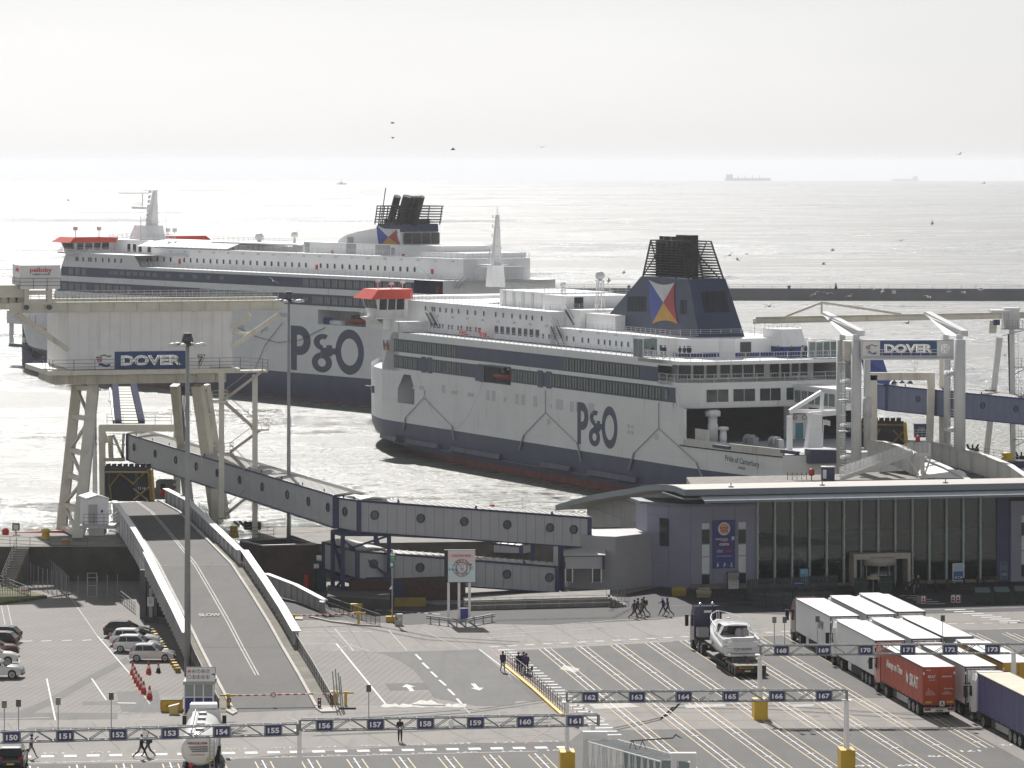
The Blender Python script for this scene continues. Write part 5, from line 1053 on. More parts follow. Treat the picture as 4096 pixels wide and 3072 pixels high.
gangway(g2, (b.x, b.y), (c.x, c.y), (b.z, AT(1436, 2003, 376.5).z), (c.z, AT(2358, 2072, 389).z), 3.2, 25, [1498, 1682, 1856, 2028, 2199, 2294])
g3 = E('covered_gangway', V((-5, 383, 0)), 0, 'lower grey gangway with portholes sinking to the ground behind the LED sign', 'gangway', 'white covered gangways')
a, b, c = AT(1296, 2275, 384), AT(1430, 2314, 378.5), AT(2228, 2372, 386)
gangway(g3, (a.x, a.y), (b.x, b.y), (a.z, AT(1296, 2170, 384).z), (b.z, AT(1430, 2205, 378.5).z), 3.2, 3, [1362], ribs=False)
gangway(g3, (b.x, b.y), (c.x, c.y), (b.z, AT(1430, 2205, 378.5).z), (c.z, AT(2228, 2268, 386).z), 3.0, 22, [1494, 1680, 2027, 2197])
g4 = E('covered_gangway', V((-5, 402, 0)), 0, 'pale gangway farther back, seen between the upper and the lower gangways', 'gangway', 'white covered gangways')
a, b = AT(1515, 2212, 408), AT(2085, 2208, 400)
gangway(g4, (a.x, a.y), (b.x, b.y), (a.z+.4, AT(1515, 2130, 408).z), (b.z-.2, AT(2085, 2185, 400).z), 3, 14, [], ribs=True)
# blue trestle carrying both levels
ts = E('steel_trestle', G(1440, 2388, 0), 0, 'dark blue braced steel trestle carrying two gangways', 'trestle')
cols = [(1331, 2384, 381.5), (1371, 2390, 379.0), (1503, 2368, 385), (1556, 2385, 379)]
top = {}
for u,v,y in cols: p = AT(u,v,y); p.z = .3; MB().beam(p,V((p.x,p.y,6.5)),.42,.42).build('column',BLUET,ts)
C4 = [AT(u, v, y) for u, v, y in cols]
def tb(i,z0,j,z1,w=.28): return MB().beam(V((C4[i].x,C4[i].y,z0)),V((C4[j].x,C4[j].y,z1)),w,w).build('brace',BLUET,ts)
for z in (2.0, 6.45):
 for i, j in ((0, 1), (1, 3), (2, 3), (0, 2)): tb(i, z, j, z, .4)
for i, j in ((0, 1), (1, 3), (2, 3)): tb(i, .4, j, 2.0, .2); tb(i, 5.9, j, 2.2, .2)
tb(3, .4, 1, 1.9, .2); tb(1, 4.8, 3, 6.3, .2)
mb = MB(); p = G(1442,2440,0); mb.prism([G(1310,2425),G(1560,2440),G(1560,2395),G(1310,2380)],(0,0,1.0)); mb.build('footing',CONCD,ts)
MB().beam(AT(2245,2372,388)*V((1,1,0)),AT(2245,2150,388),.65,.65).build('column',BLUET,ts)
MB().beam(AT(2130,2150,388)*V((1,1,0)),AT(2130,2140,388),.4,.4).build('column',BLUET,ts)
# ground level porch, steps, ramp with rails
po = E('gangway_porch', G(2330, 2380), 0, 'low white porch with blue corner and steps beside the terminal wall', 'porch')
a,b = AT(2262,2275,386),AT(2414,2222,386); mb = MB(); mb.bx(a.x,b.x,386,392,a.z,b.z); mb.build('porch_wall',PANEL,po)
mb = MB(); mb.prism([(a.x-.2,385.7,b.z),(b.x+.2,385.7,b.z),(b.x+.2,392,b.z+1.0),(a.x-.2,392,b.z+1.0)],(0,0,.12)); mb.build('porch_roof',ROOFM,po)
MB().beam((b.x,385.9,a.z),(b.x,385.9,b.z),.25,.25).build('porch_trim',BLUET,po); MB().beam((a.x,385.9,b.z),(b.x,385.9,b.z),.18,.18).build('porch_trim',BLUET,po)
for u in (2262,2290,2370,2405): p = AT(u,2275,386.1); MB().beam(V((p.x,p.y,.9)),p,.12,.12).build('porch_post',SIGNW,po)
mb = MB()
for u in (2275, 2385): p = AT(u, 2320, 386.2); mb.bx(p.x-.55, p.x+.5, 386.15, 386.2, 1.0, 3.0)
each(mb, 'porch_glass', GLASSD, po)
mb = MB(); mb.prism([G(1860,2440),G(2440,2425),G(2440,2395),G(2230,2405),G(1850,2425)],(0,0,.9));
for i in range(5): q = G(2440+i*14, 2425); mb.cbx(q+V((0, .6, 0)), .4, 2.6, .9-.17*i)
mb.build('porch_ramp', CONC, po)
MB().rail([G(1860,2438,.9)+V((0,0,0)),G(2100,2432,.9),G(2440,2424,.9)],1.05,1.6,.03,3).build('porch_railing',STEEL,po)
mb = MB().rail([G(2440,2424,.9),G(2515,2428,.1)],1.05,1.2,.03,2); mb.rail([G(2425,2398,.9),G(2500,2402,.1)],1.05,1.2,.03,2); mb.build('step_railing',STEEL,po)
# yard behind the gangways: brown tank walls, green cabinet, lamp column, bund
tk = E('roofless_enclosure', G(1130, 2300), 0, 'dark brown roofless enclosure with pale coping behind the tall lamp column', 'enclosure')
q = [AT(965, 2162, 399), AT(1050, 2182, 388), AT(1260, 2176, 387), AT(1165, 2152, 399)]
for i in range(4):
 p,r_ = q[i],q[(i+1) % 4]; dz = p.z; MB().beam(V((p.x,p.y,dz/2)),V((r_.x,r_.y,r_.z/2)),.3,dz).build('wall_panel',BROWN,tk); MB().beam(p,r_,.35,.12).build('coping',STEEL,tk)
gc = E('equipment_cabinet', G(1250, 2370), 0, 'dark green metal cabinet with pale flat lid behind the white girder', 'cabinet')
a, b = G(1166, 2350), G(1305, 2364); zt_ = 3.0
ft = [a+V((.8, -1.6, 0)), b, b+V((-.2, 4.5, 0)), a+V((0, 3, 0))]
MB().prism(ft,(0,0,zt_)).build('cabinet_body',GREENC,gc); MB().prism([p+V((0,0,zt_)) for p in ft],(0,0,.1)).build('cabinet_lid',mat('lid_pale',(.50,.54,.54),.5),gc)
MB().cbx(ft[1]+V((-1.0,.1,2.3)),.5,.6,.4).build('cabinet_label',SIGNW,gc)
MB().tube(ft[0].lerp(ft[1],.3)+V((0,-.5,0)),ft[0].lerp(ft[1],.3)+V((0,-.5,1.6)),.28,8).build('hose_reel',REDP,label='small red post standing in front of the green cabinet',cat='post')
bu = E('lower_girder_wall', G(1200, 2400), 0, 'lower white ribbed girder wall curving right of the ramp', 'girder wall')
pts = [G(1062, 2372, .2), G(1180, 2402, .1), G(1296, 2452, 0)]
girder('side_girder', pts, [1.9, 1.5, 1.2], .14, GIRD, bu, 5, 1, .6)
MB().prism([G(1278,2458,0),G(1302,2462,0),G(1302,2452,0),G(1278,2450,0)],(0,0,1.2)).build('girder_end',STEEL,bu)
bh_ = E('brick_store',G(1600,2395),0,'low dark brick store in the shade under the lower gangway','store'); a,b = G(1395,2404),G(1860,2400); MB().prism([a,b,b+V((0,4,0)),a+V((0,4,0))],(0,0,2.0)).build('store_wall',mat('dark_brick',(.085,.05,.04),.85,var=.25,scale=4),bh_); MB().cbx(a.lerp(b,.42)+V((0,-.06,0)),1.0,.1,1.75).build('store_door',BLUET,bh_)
# - berth 8
YB = 491
b8 = E('berth_gantry', AT(3600, 1890, YB), 0, 'white tubular berth gantry with two pairs of pylons and raised arms, marked DOVER 8', 'berth tower', 'berth towers')
PYL = mat('pylon_white', (.66, .665, .67), .45, var=.06, streak=.35, stain=(.45, .40, .33))
def col8(u0, u1, v0, v1, y, name='pylon', n=18):
 p = AT((u0+u1)/2,v0,y); q = AT((u0+u1)/2,v1,y); return MB().tube(V((p.x,p.y,q.z)),p,(u1-u0)/2*y/F,n).build(name,PYL,b8)
pyl = [col8(3404, 3446, 1363, 1905, 491), col8(3345, 3381, 1360, 1905, 500), col8(3815, 3862, 1358, 1800, 487), col8(3775, 3803, 1385, 1790, 500)]
mb = MB()
for v in (1525, 1602, 1700, 1828): mb.tube(AT(3370, v, 498), AT(3420, v, 491), .35, 10)
for v in (1492, 1718): mb.tube(AT(3785, v, 499), AT(3835, v, 488), .35, 10)
each(MB(),'x',PYL); mb.build('cross_tube',PYL,b8)
mb = MB()
for u, v0, v1, y in ((3374, 1400, 1880, 495), (3808, 1440, 1770, 492)):
 p, q = AT(u-9, v1, y), AT(u-9, v0, y); o = X3*.55
 mb.tube(p, q, .05, 4); mb.tube(p+o, q+o, .05, 4); m = int((q.z-p.z)/.35)
 for i in range(m): z = UP*(i*.35); mb.tube(p+z, p+z+o, .03, 3)
 for i in range(0, m, 4):
  z = UP*(i*.35+.1); mb.path([p+z, p+z+V((-.2, -.6, 0)), p+z+V((.3, -.85, 0)), p+z+V((.75, -.6, 0)), p+o+z], .025, 3)
mb.build('ladder', STEEL, b8)
mb = MB()
for u, v in ((3376, 1455), (3376, 1602), (3376, 1727), (3420, 1460)):
 p = AT(u,v,494); mb = MB(); mb.cbx(p,1.5,1.5,.12); mb.rail([p+V((-.75,-.75,.12)),p+V((.75,-.75,.12)),p+V((.75,.7,.12))],1.05,.75,.03,3); mb.build('rest_platform',STEEL,b8)
a,b = AT(3440,1432,491),AT(3818,1360,489); MB().bx(a.x,b.x,489.6,491,a.z,b.z).build('sign_beam',PYL,b8)
a,b = AT(3372,1432,497),AT(3420,1362,497); MB().bx(a.x,b.x,492,500,a.z,b.z).build('end_beam',CREAM,b8)
def sb8(u0,u1,v0,v1,m): p,q = AT(u0,v1,489.4),AT(u1,v0,489.4); return MB().bx(p.x,q.x,489.4,489.6,p.z,q.z).build('sign_panel',m,b8),p,q
bld8 = lambda mb, n, m, par: mb.build(n, m, par)
sg, p, q = sb8(3452, 3520, 1367, 1424, SIGNW); port_flag(sg, p, q, 489.36, bld8)
sg, p, q = sb8(3520, 3748, 1364, 1424, MATS['dover_blue']); c = (p+q)/2; c.y = 489.32
lettering('DOVER', c, X3, UP, 1.15, 6.2, bold=.045, depth=.12).build('sign_letters', CHROME, sg); lettering('DOVER', c-Y3*.08, X3, UP, 1.05, 6.08, bold=.0, depth=.12).build('sign_letter_faces', SIGNW, sg)
sg, p, q = sb8(3748, 3814, 1365, 1424, SIGNW); c = (p+q)/2; c.y = 489.32; lettering('8', c, X3, UP, 1.2, 1.15, bold=.05, depth=.1).build('sign_letters', CHROME, sg); lettering('8', c-Y3*.08, X3, UP, 1.05, .95, bold=.0, depth=.1).build('sign_letter_faces', SIGNW, sg)
p,q = AT(3450,1434,488.5),AT(3835,1434,488.5); mb = MB(); mb.bx(p.x,q.x,488,489.4,p.z-.15,p.z); mb.rail([V((p.x,488.05,p.z)),V((q.x,488.05,p.z))],1.15,1.25,.035,3); mb.build('sign_walkway',WHITE,b8)
for u0, u1, y in ((3425, 3284, 491), (3838, 3692, 488)):
 base, hi = AT(u0, 1345, y), AT(u1, 1250, y+10)
 k = (u0-3425)
 P_ = lambda u, v, y_: AT(u+k, v, y_)
 poly = [P_(3433, 1323, y), P_(3433, 1345, y), P_(3372, 1340, y+1), P_(3300, 1268, y+8), P_(3282, 1255, y+10), P_(3284, 1246, y+10)]
 MB().prism(poly,V((.9,.5,0))).build('arm',PYL,b8); p,q = AT(u0,1362,y),AT(u0,1338,y); MB().beam(p,q,.8,.8).build('arm_post',PYL,b8)
 p,q = AT(u0-55,1362,y+8),AT(u0-55,1338,y+8); MB().beam(p,q,.7,.7).build('arm_post',PYL,b8)
mb = MB(); mb.tube(AT(3020,1284,500),AT(4300,1258,508),.36,12); mb.build('crane_rail',CREAM,b8); mb = MB(); mb.beam(AT(3025,1271,500),AT(4300,1248,508),.5,.25); mb.build('rail_head',CREAMD,b8)
mb = MB(); mb.beam(AT(3142,1266,500),AT(3287,1210,500),.3,.28); mb.beam(AT(3287,1210,500),AT(3605,1257,502),.3,.28); mb.beam(AT(3287,1205,500),AT(3286,1250,500),.25); mb.build('rail_stay',CREAM,b8)
MB().tube(AT(3012,1284,500),AT(3024,1284,500),.4,10).build('rail_cap',SIGNW,b8); MB().path([AT(3019,1290,500),AT(3018,1345,500)],.05,4).build('hoist_rope',SIGNW,b8)
lf8 = E('lifting_frame', AT(3600, 1760, 502), 0, 'white portal frame under the Dover 8 sign carrying the blue gangway', 'lifting frame')
mb = MB(); mb.beam(AT(3478,1505,503),AT(3738,1505,503),.9,1.0); mb.beam(AT(3494,1500,503),AT(3494,1765,503),.9,.9); mb.beam(AT(3726,1495,503),AT(3718,1765,503),1.0,.9); mb.beam(AT(3768,1430,504),AT(3768,1770,504),.7); mb.build('portal',CREAM,lf8)
mb = MB(); mb.tube(AT(3468,1420,499),AT(3468,1800,499),.45,10); mb.tube(AT(3468,1590,498),AT(3468,1670,498),.6,10); mb.build('lift_cylinder',PYL,lf8)
MB().rail([AT(3648,1490,503),AT(3668,1490,503)],1.8,.35,.03,3).build('hoop_rail',SIGNW,lf8)
bp = E('raised_walkway', AT(3500, 1540, 512), 0, 'bright blue slanting walkway flap behind the Dover 8 sign', 'walkway')
MB().prism([AT(3446,1436,514),AT(3532,1436,514),AT(3550,1490,512),AT(3576,1492,512),AT(3555,1540,511),AT(3468,1530,511)],(0,1.0,0)).build('walkway_side',mat('flap_blue',(.06,.09,.33),.45,var=.1),bp)
BPAN = mat('blue_grey_panel', (.19, .22, .33), .5, var=.06)
g8 = E('covered_gangway', AT(3800, 1700, 500), 0, 'blue grey covered gangway with dark portholes below the Dover 8 sign', 'gangway')
a0, a1, a2 = AT(3508, 1632, 516), AT(3547, 1641, 512), AT(4330, 1722, 478)
gangway(g8, (a0.x, a0.y), (a1.x, a1.y), (a0.z, AT(3508, 1538, 516).z), (a1.z, AT(3547, 1542, 512).z), 3, 2, [], BPAN, mat('trim_blue', (.05, .07, .24), .45), ribs=False)
gangway(g8, (a1.x, a1.y), (a2.x, a2.y), (a1.z, AT(3547, 1542, 512).z), (a2.z, AT(4330, 1618, 478).z), 3, 26, [3673, 3801, 3932, 4064], BPAN, MATS['trim_blue'])
mb = MB()
for i in range(4): p = AT(3545+i*32, 1535, 512); mb.tube(p, p+V((0, .4, 0)), .38, 10); mb.beam(p-UP*.3, p+UP*.5, .2)
mb.build('sheave', BLUET, g8)
for u, v, w_ in ((3880, 1570, 1.3), (3960, 1566, 1.2), (4010, 1590, 1.6), (4060, 1596, 1.8)):
 p = AT(u,v,500); mb = MB()
 for i in range(14): q = p+V((random.uniform(-w_, w_)*.6, random.uniform(-.3, .3), random.uniform(-.02, .1))); mb.lathe(q, [(.3, 0), (.22, .12), (.05, .2)], 5)
 mb.build('moss_tuft', mat('moss', (.14, .15, .03), .9, var=.4), g8)
# linkspan 8
l8 = E('vehicle_linkspan', AT(3800, 1900, 470), 0, 'white plate girder linkspan with curved sides and dark road below the blue gangway', 'linkspan')
Rp = [AT(3600, 1762, 508), AT(3690, 1766, 502), AT(3770, 1775, 497), AT(3830, 1790, 491), AT(3950, 1825, 480), AT(4040, 1862, 470), (AT(4130, 1925, 460))]
WG = mat('linkspan_white', (.66, .655, .63), .5, var=.07, streak=.5, stain=(.40, .32, .22))
def plate_girder(pts, hs, sd, par):
 mb = MB()
 for (p, q), (h0, h1) in zip(zip(pts, pts[1:]), zip(hs, hs[1:])):
  mb.add([p, q, q-UP*h1, p-UP*h0, p+X3*.12, q+X3*.12, q+X3*.12-UP*h1, p+X3*.12-UP*h0], [(0, 1, 2, 3), (4, 7, 6, 5), (0, 4, 5, 1), (3, 2, 6, 7)])
 o = mb.build('plate_girder', WG, par)
 mb = MB()
 for p, q in zip(pts, pts[1:]): mb.prism([p-X3*.35, p+X3*.45, q+X3*.45, q-X3*.35], (0, 0, .1))
 mb.build('girder_flange',WG,o); mb = MB()
 for (p, q), (h0, h1) in zip(zip(pts, pts[1:]), zip(hs, hs[1:])):
  for t in (.0, .5): c = p.lerp(q, t); h = h0+(h1-h0)*t; mb.bx(c.x-.35, c.x, c.y-.04, c.y+.04, c.z-h, c.z)
 mb.build('stiffener', WG, o); return o
plate_girder(Rp, [1.2, 2.2, 2.6, 2.8, 3.0, 3.0, 3.0], 1, l8)
Lp = [AT(3480, 1765, 497), AT(3540, 1768, 495), AT(3600, 1786, 491), AT(3700, 1835, 484), AT(3780, 1868, 478), AT(3850, 1905, 472), AT(3900, 1940, 468)]
plate_girder(Lp, [2, 2.6, 2.8, 2.8, 2.6, 2.2, 2], -1, l8)
mb = MB()
for (p, q), (r_, s_) in zip(zip(Lp[:6], Lp[1:]), zip(Rp[:6], Rp[1:])): o = UP*2.6; mb.quad(p-o, r_-o, s_-o, q-o)
mb.build('linkspan_road', MATS['dark_asphalt'], l8)
MB().prism([AT(3706,1838,484.2),AT(3870,1912,471),AT(3660,1912,474)],(0,.1,0)).build('girder_haunch',WG,l8)
f8 = E('ramp_flap', AT(3530, 1785, 505), 0, 'raised black ramp flap with yellow right edge below the blue gangway', 'ramp flap')
fp = lambda u, v: AT(u, v, 505)
MB().prism([fp(3446,1790),fp(3622,1790),fp(3615,1685),fp(3446,1680)],(0,.5,0)).build('flap_plate',BLACKM,f8)
mb = MB()
for i in range(7): u = 3448+i*23; mb.prism([fp(u, 1686), fp(u+18, 1686), fp(u+18, 1671), fp(u, 1672)], (0, .3, 0))
each(mb, 'flap_finger', BLACKR, f8)
mb = MB(); o = V((0,-.12,0))
for p, q in (((3450, 1697), (3612, 1700)), ((3572, 1720), (3618, 1770)), ((3618, 1720), (3572, 1770)), ((3450, 1715), (3470, 1760)), ((3520, 1715), (3490, 1770))): mb.beam(fp(*p)+o, fp(*q)+o, .2, .2)
mb.build('flap_frame',YD,f8); MB().prism([fp(3617,1785)+o,fp(3634,1790)+o,fp(3626,1690)+o,fp(3613,1690)+o],(0,.5,0)).build('flap_edge',YELLOW,f8)
# access bridge with white handrails
ab = E('access_bridge', AT(3360, 1915, 478), 0, 'sloping white footbridge with railings rising to a landing in front of the linkspan', 'footbridge')
p,q = AT(3362,1916,476),AT(3652,1812,476); MB().beam(p+Y3*.7-UP*.1,q+Y3*.7-UP*.1,1.5,.35).build('bridge_deck',WG,ab)
for dy in (0,1.4): MB().beam(p+Y3*dy+UP*.0,q+Y3*dy,.12,.45).build('bridge_beam',WG,ab)
mb = MB()
for dy in (0, 1.4):
 for i in range(5): z = UP*(.3+i*.25); mb.tube(p+Y3*dy+z, q+Y3*dy+z, .035, 4)
 for i in range(17): c = p.lerp(q, i/16)+Y3*dy; mb.tube(c, c+UP*1.3, .04, 4)
mb.build('bridge_railing', SIGNW, ab)
mb = MB(); c = AT(3690,1825,476); mb.cbx(c,1.9,1.8,.4); mb.build('landing',WG,ab); MB().rail([c+V((-.9,-.9,.4)),c+V((.9,-.9,.4)),c+V((.9,.9,.4)),c+V((-.9,.9,.4))],1.2,.6,.035,4).build('landing_railing',SIGNW,ab)
mb = MB(); mb.beam(c-UP*3.5,c,.5); mb.beam(c-UP*3,c+V((-1.8,0,-.2)),.2); mb.beam(c-UP*3,c+V((1.0,0,-.2)),.2); mb.build('landing_post',WG,ab)
# huts, lifebuoy stand, bollards on the quay
hb = E('blue_hut', AT(3311, 1925, 479), 0, 'dark blue sentry hut with tall window on the quay by the ferry stern', 'hut')
p = AT(3311,1928,479); MB().cbx(p,1.6,1.6,1.85).build('hut_body',BLUET,hb); MB().cbx(p+V((0,0,1.85)),1.7,1.7,.12).build('hut_roof',STEEL,hb); MB().cbx(p+V((-.45,-.82,.5)),.45,.06,1.1).build('hut_window',SIGNW,hb)
lb = E('lifebuoy_stand',AT(3246,1925,479),0,'red lifebuoy cabinet on a post beside the ferry stern','lifebuoy'); p = AT(3246,1928,479); MB().cbx(p,.14,.14,.9).build('post',STEEL,lb); MB().lathe(p+UP*.75,[(.1,0),(.36,.1),(.36,.75),(.2,.9),(.02,.92)],10).build('cabinet',REDP,lb)
mb = MB(); q0,q1 = AT(3150,1926,480),AT(3226,1926,480); fr = E('chain_fence',q0,0,'low chain fence with thin posts on the quay beside the ferry stern','fence')
for i in range(5): c = q0.lerp(q1, i/4); mb.tube(c, c+UP*1.1, .05, 4)
for i in range(4):
 a_, b_ = q0.lerp(q1, i/4)+UP, q0.lerp(q1, (i+1)/4)+UP; mb.path([a_, a_.lerp(b_, .5)-UP*.35, b_], .03, 3)
mb.build('posts_and_chain', DSTEEL, fr)
h2 = E('blue_hut',AT(3680,1745,499),0,'small blue control hut beside the right edge of the berth 8 flap','hut'); p = AT(3680,1748,499); MB().cbx(p,1.5,1.5,1.75).build('hut_body',BLUET,h2); MB().cbx(p+V((.1,-.78,.75)),.9,.06,.6).build('hut_window',GLASSG,h2); MB().rail([p+V((-.9,-1,0)),p+V((1.2,-1,0))],1.0,.5,.03,3).build('hut_railing',SIGNW,h2)
MB().lathe(AT(3671,1768,496),[(.15,0),(.3,.1),(.3,.7),(.05,.85)],10).build('lifebuoy_cabinet',REDP,label='red lifebuoy cabinet by the small blue control hut',cat='lifebuoy')
# crane at the far right
cr8 = E('harbour_crane', AT(4020, 1850, 500), 0, 'tall slim white crane on two legs with ladder and platforms at the right edge', 'crane')
mb = MB(); mb.beam(AT(3998,1350,502),AT(3944,1825,502),.75); mb.build('leg',PYL,cr8); mb = MB(); mb.beam(AT(4045,1240,500),AT(4052,1850,500),.6); mb.build('leg',PYL,cr8); MB().beam(AT(4034,1335,500),AT(4046,1850,500),.2).build('cable_tray',BLACKR,cr8)
p,q = AT(3998,1342,500),AT(4078,1232,500); MB().bx(p.x+.6,q.x,500,502,p.z+.9,q.z).build('crane_head',PYL,cr8); p,q = AT(3962,1250,500),AT(4038,1240,500); MB().bx(p.x,q.x,499,502,p.z,q.z).build('head_roof',PYL,cr8)
MB().prism([AT(3956,1332,501),AT(3985,1332,501),AT(3990,1282,501),AT(3960,1282,501)],(0,.6,0)).build('head_panel',CREAM,cr8); p = AT(3986,1300,499); MB().cbx(p,.8,.8,.7).build('drive_motor',BLUET,cr8)
for v in (1314, 1466, 1585, 1756):
 p,q = AT(4006 if v < 1400 else 4058,v,499),AT(4110,v,499); mb = MB(); mb.bx(p.x,q.x,498.5,500,p.z-.12,p.z); mb.rail([V((p.x,498.6,p.z)),V((q.x,498.6,p.z))],1.1,.7,.035,3); mb.beam(V((p.x,499,p.z-1)),V((q.x,499,p.z-.1)),.1); mb.build('crane_platform',STEEL,cr8)
mb = MB(); p,q = AT(4062,1850,499.3),AT(4058,1240,499.3)
for o in (0, .45): mb.tube(p+X3*o, q+X3*o, .04, 4)
for i in range(50): c = p.lerp(q, i/50); mb.tube(c, c+X3*.45, .025, 3)
mb.build('ladder', SIGNW, cr8)
MB().cbx(AT(4070,1872,490),2.6,1.6,.9).build('equipment_box',BLUET,label='blue equipment box on the quay at the right edge',cat='box')
MB().lathe(AT(4030,1842,500),[(.8,0),(.9,.3),(.5,.5),(.8,.8),(.75,1.0),(.02,1.05)],10).build('mooring_bollard',mat('bright_yellow',(.72,.52,.03),.5),label='bright yellow mooring bollard on the quay at the right edge',cat='bollard')
for u, v, lab in ((3890, 1808, 'dark mooring hooks on the quay left of the harbour crane'), (4085, 1838, 'dark mooring hooks on the quay right of the harbour crane')):
 p = AT(u,v,500); mb = MB(); mb.cbx(p,1.6,.8,.5)
 for i in (-1, 0, 1): mb.beam(p+V((i*.45, 0, .4)), p+V((i*.75, -.2, 1.0)), .2)
 mb.build('mooring_hooks', BLACKR, label=lab, cat='mooring hook')
rope_rail('quay_railing', [AT(3870, 1816, 503), AT(4010, 1838, 498)], 'low dark railing along the quay edge under the harbour crane', step=1.5)
# - terminal
TT = Frame(18.06, 388, .975, .221)
tm = E('terminal_building', (TT.o[0], TT.o[1], 0), TT.rz, 'long curved roof terminal with tall glass front and lavender end blocks', 'terminal building')
K = lambda mb, n, m, par=tm, **k: mb.build(n, m, par, local=True, **k)
tq = lambda u, v, w_=0: TT.W(u, v, w_)
sg0, sg1 = tq(3027, 2300).x, tq(3985, 2300).x; ztop = 8.9
# roof: a shallow barrel, high at the front
s_end = 62
prof = [(-8, 10.72), (-4.5, 10.8), (-1.5, 10.7), (2, 10.45), (6, 10.05), (10, 9.55), (14, 9.0), (20, 8.3), (30, 7.0), (38, 5.85), (46, 4.6), (47, 4.4)]
sL = lambda w_: tq(2747, 1951, -8).x
mb = MB(); a = sL(0); mb.loft([[V((s,w_,z)) for w_,z in prof]+[V((s,w_,z-.45)) for w_,z in reversed(prof)] for s in (a,s_end)],False); K(mb,'roof',mat('roof_beige',(.40,.37,.33),.6,var=.1,scale=2))
mb = MB()
for w_, z, w1, z1 in [(p[0], p[1], q[0], q[1]) for p, q in zip(prof, prof[1:])]: mb.prism([(a-.25, w_, z+.06), (a+.02, w_, z+.06), (a+.02, w_, z-.55), (a-.25, w_, z-.55)], (0, w1-w_, z1-z))
K(mb,'gable_fascia',mat('fascia_slate',(.16,.19,.22),.5,var=.06)); K(MB().bx(a-.25,s_end,-8.3,-8,10.2,10.82),'eaves_fascia',MATS['fascia_slate'])
n = 14; s0c = tq(2800, 1990, -8).x;
for i in range(n):
 x0, x1 = s0c+(s_end-s0c)*i/n, s0c+(s_end-s0c)*(i+1)/n-.06
 K(MB().prism([(x0,-9.6,9.75),(x1,-9.6,9.75),(x1,-7.9,10.05),(x0,-7.9,10.05)],(0,0,.06)),'canopy_panel',mat('canopy_glass',(.62,.66,.70),.25,var=.04))
K(MB().bx(s0c,s_end,-9.7,-9.6,9.55,9.72),'canopy_edge',MATS['fascia_slate'])
mb = MB()
for s in (2.5, 12, 25, 38): mb.cbx((s, -6, 10.78), .5, .3, .1); mb.tube((s, -6, 10.8), (s, -6, 11.2), .06, 5)
K(mb, 'roof_anchor', STEEL)
# gable end wall, window, louvre door
gw = lambda w_: next(z0+(z1-z0)*(w_-a0)/(a1-a0) for (a0, z0), (a1, z1) in zip(prof, prof[1:]) if a0 <= w_ <= a1)-.5
ws = [8.5, 12, 20, 28, 36, 44]; sw = .1
mb = MB()
for p, q in zip(ws, ws[1:]): mb.quad((sw, p, 0), (sw, q, 0), (sw, q, gw(q)), (sw, p, gw(p)))
K(mb, 'gable_wall', LGREY)
for i in range(11):
 p, q = 1+i*3.9, 1+(i+1)*3.9-.08
 for z0, z1 in ((.0, 2.6), (2.66, 4.6), (4.66, 6.6), (6.66, 8.6)):
  zz = min(z1, gw(min(q, 44)))
  if 8.5 < p and q < 44 and zz > z0+.3: K(MB().prism([(sw-.06,p,z0),(sw-.06,q,z0),(sw-.06,q,zz),(sw-.06,p,min(z1,gw(p)))],(.06,0,0)),'cladding_panel',LGREY)
K(MB().bx(sw-.12,sw-.05,9,12.5,3.9,6.9),'gable_window',mat('gable_glass',(.40,.42,.44),.3)); K(MB().bx(sw-.14,sw-.05,6.2,7.0,3.8,6.7),'gable_vent',BLACKP); K(MB().bx(sw-.13,sw-.05,15,22,3.6,4.8),'gable_louvre',mat('dark_louvre',(.12,.12,.13),.6))
# lavender block, low grey block
def clad(par, A, Bq, z0, z1, rows, cols, m, off=(0, 0)):
 A, Bq = V(A), V(Bq); d = Bq-A; nn = V((d.y, -d.x, 0)).normalized()
 if nn.y > 0: nn = -nn
 for i in range(cols):
  for j in range(rows):
   p, q = A+d*((i+.006)/cols), A+d*((i+1-.006)/cols); a_, b_ = z0+(z1-z0)*j/rows+.015, z0+(z1-z0)*(j+1)/rows-.015
   K(MB().prism([p+UP*a_,q+UP*a_,q+UP*b_,p+UP*b_],nn*.05),'cladding_panel',m,par)
c0, c1 = tq(2645, 2349, 1), None
A0 = V((-3.4, 4.3, 0)); A1 = V((0, 0, 0)); A2 = V((sg0, 0, 0))
lb_ = K(MB().prism([A0,A1,A2,V((sg0,5,0)),V((-3.4,9,0))],(0,0,8.35)),'lavender_block',LAV)
clad(lb_, A0, A1, .5, 8.2, 8, 2, LAV); clad(lb_, A1, A2, .5, 8.2, 8, 3, LAV)
K(MB().prism([V((-4.1,4.6,8.35)),V((-.2,-.3,8.35)),V((sg0,-.3,8.35)),V((sg0,5,8.35)),V((-4,9,8.35))],(0,0,.25)),'block_parapet',MATS['fascia_slate'])
B0, B1 = TT.Z(2462, 2361, 0), V((-3.0, 4.0, 0)); zb = 5.4
gb = K(MB().prism([B0,B1,V((-3,9,0)),V((B0.x-4.5,9,0)),V((B0.x-4.2,3.8,0))],(0,0,zb)),'low_block',LGREY)
clad(gb, B0, B1, .4, zb-.1, 6, 2, LGREY); clad(gb, V((B0.x-4.2, 3.8, 0)), B0, .4, zb-.1, 6, 2, LGREY)
K(MB().prism([V((0,-.35,0)),V((sg0,-.35,0)),V((sg0,0.2,0)),V((0,.2,0))],(0,0,.5)),'plinth',CONC)
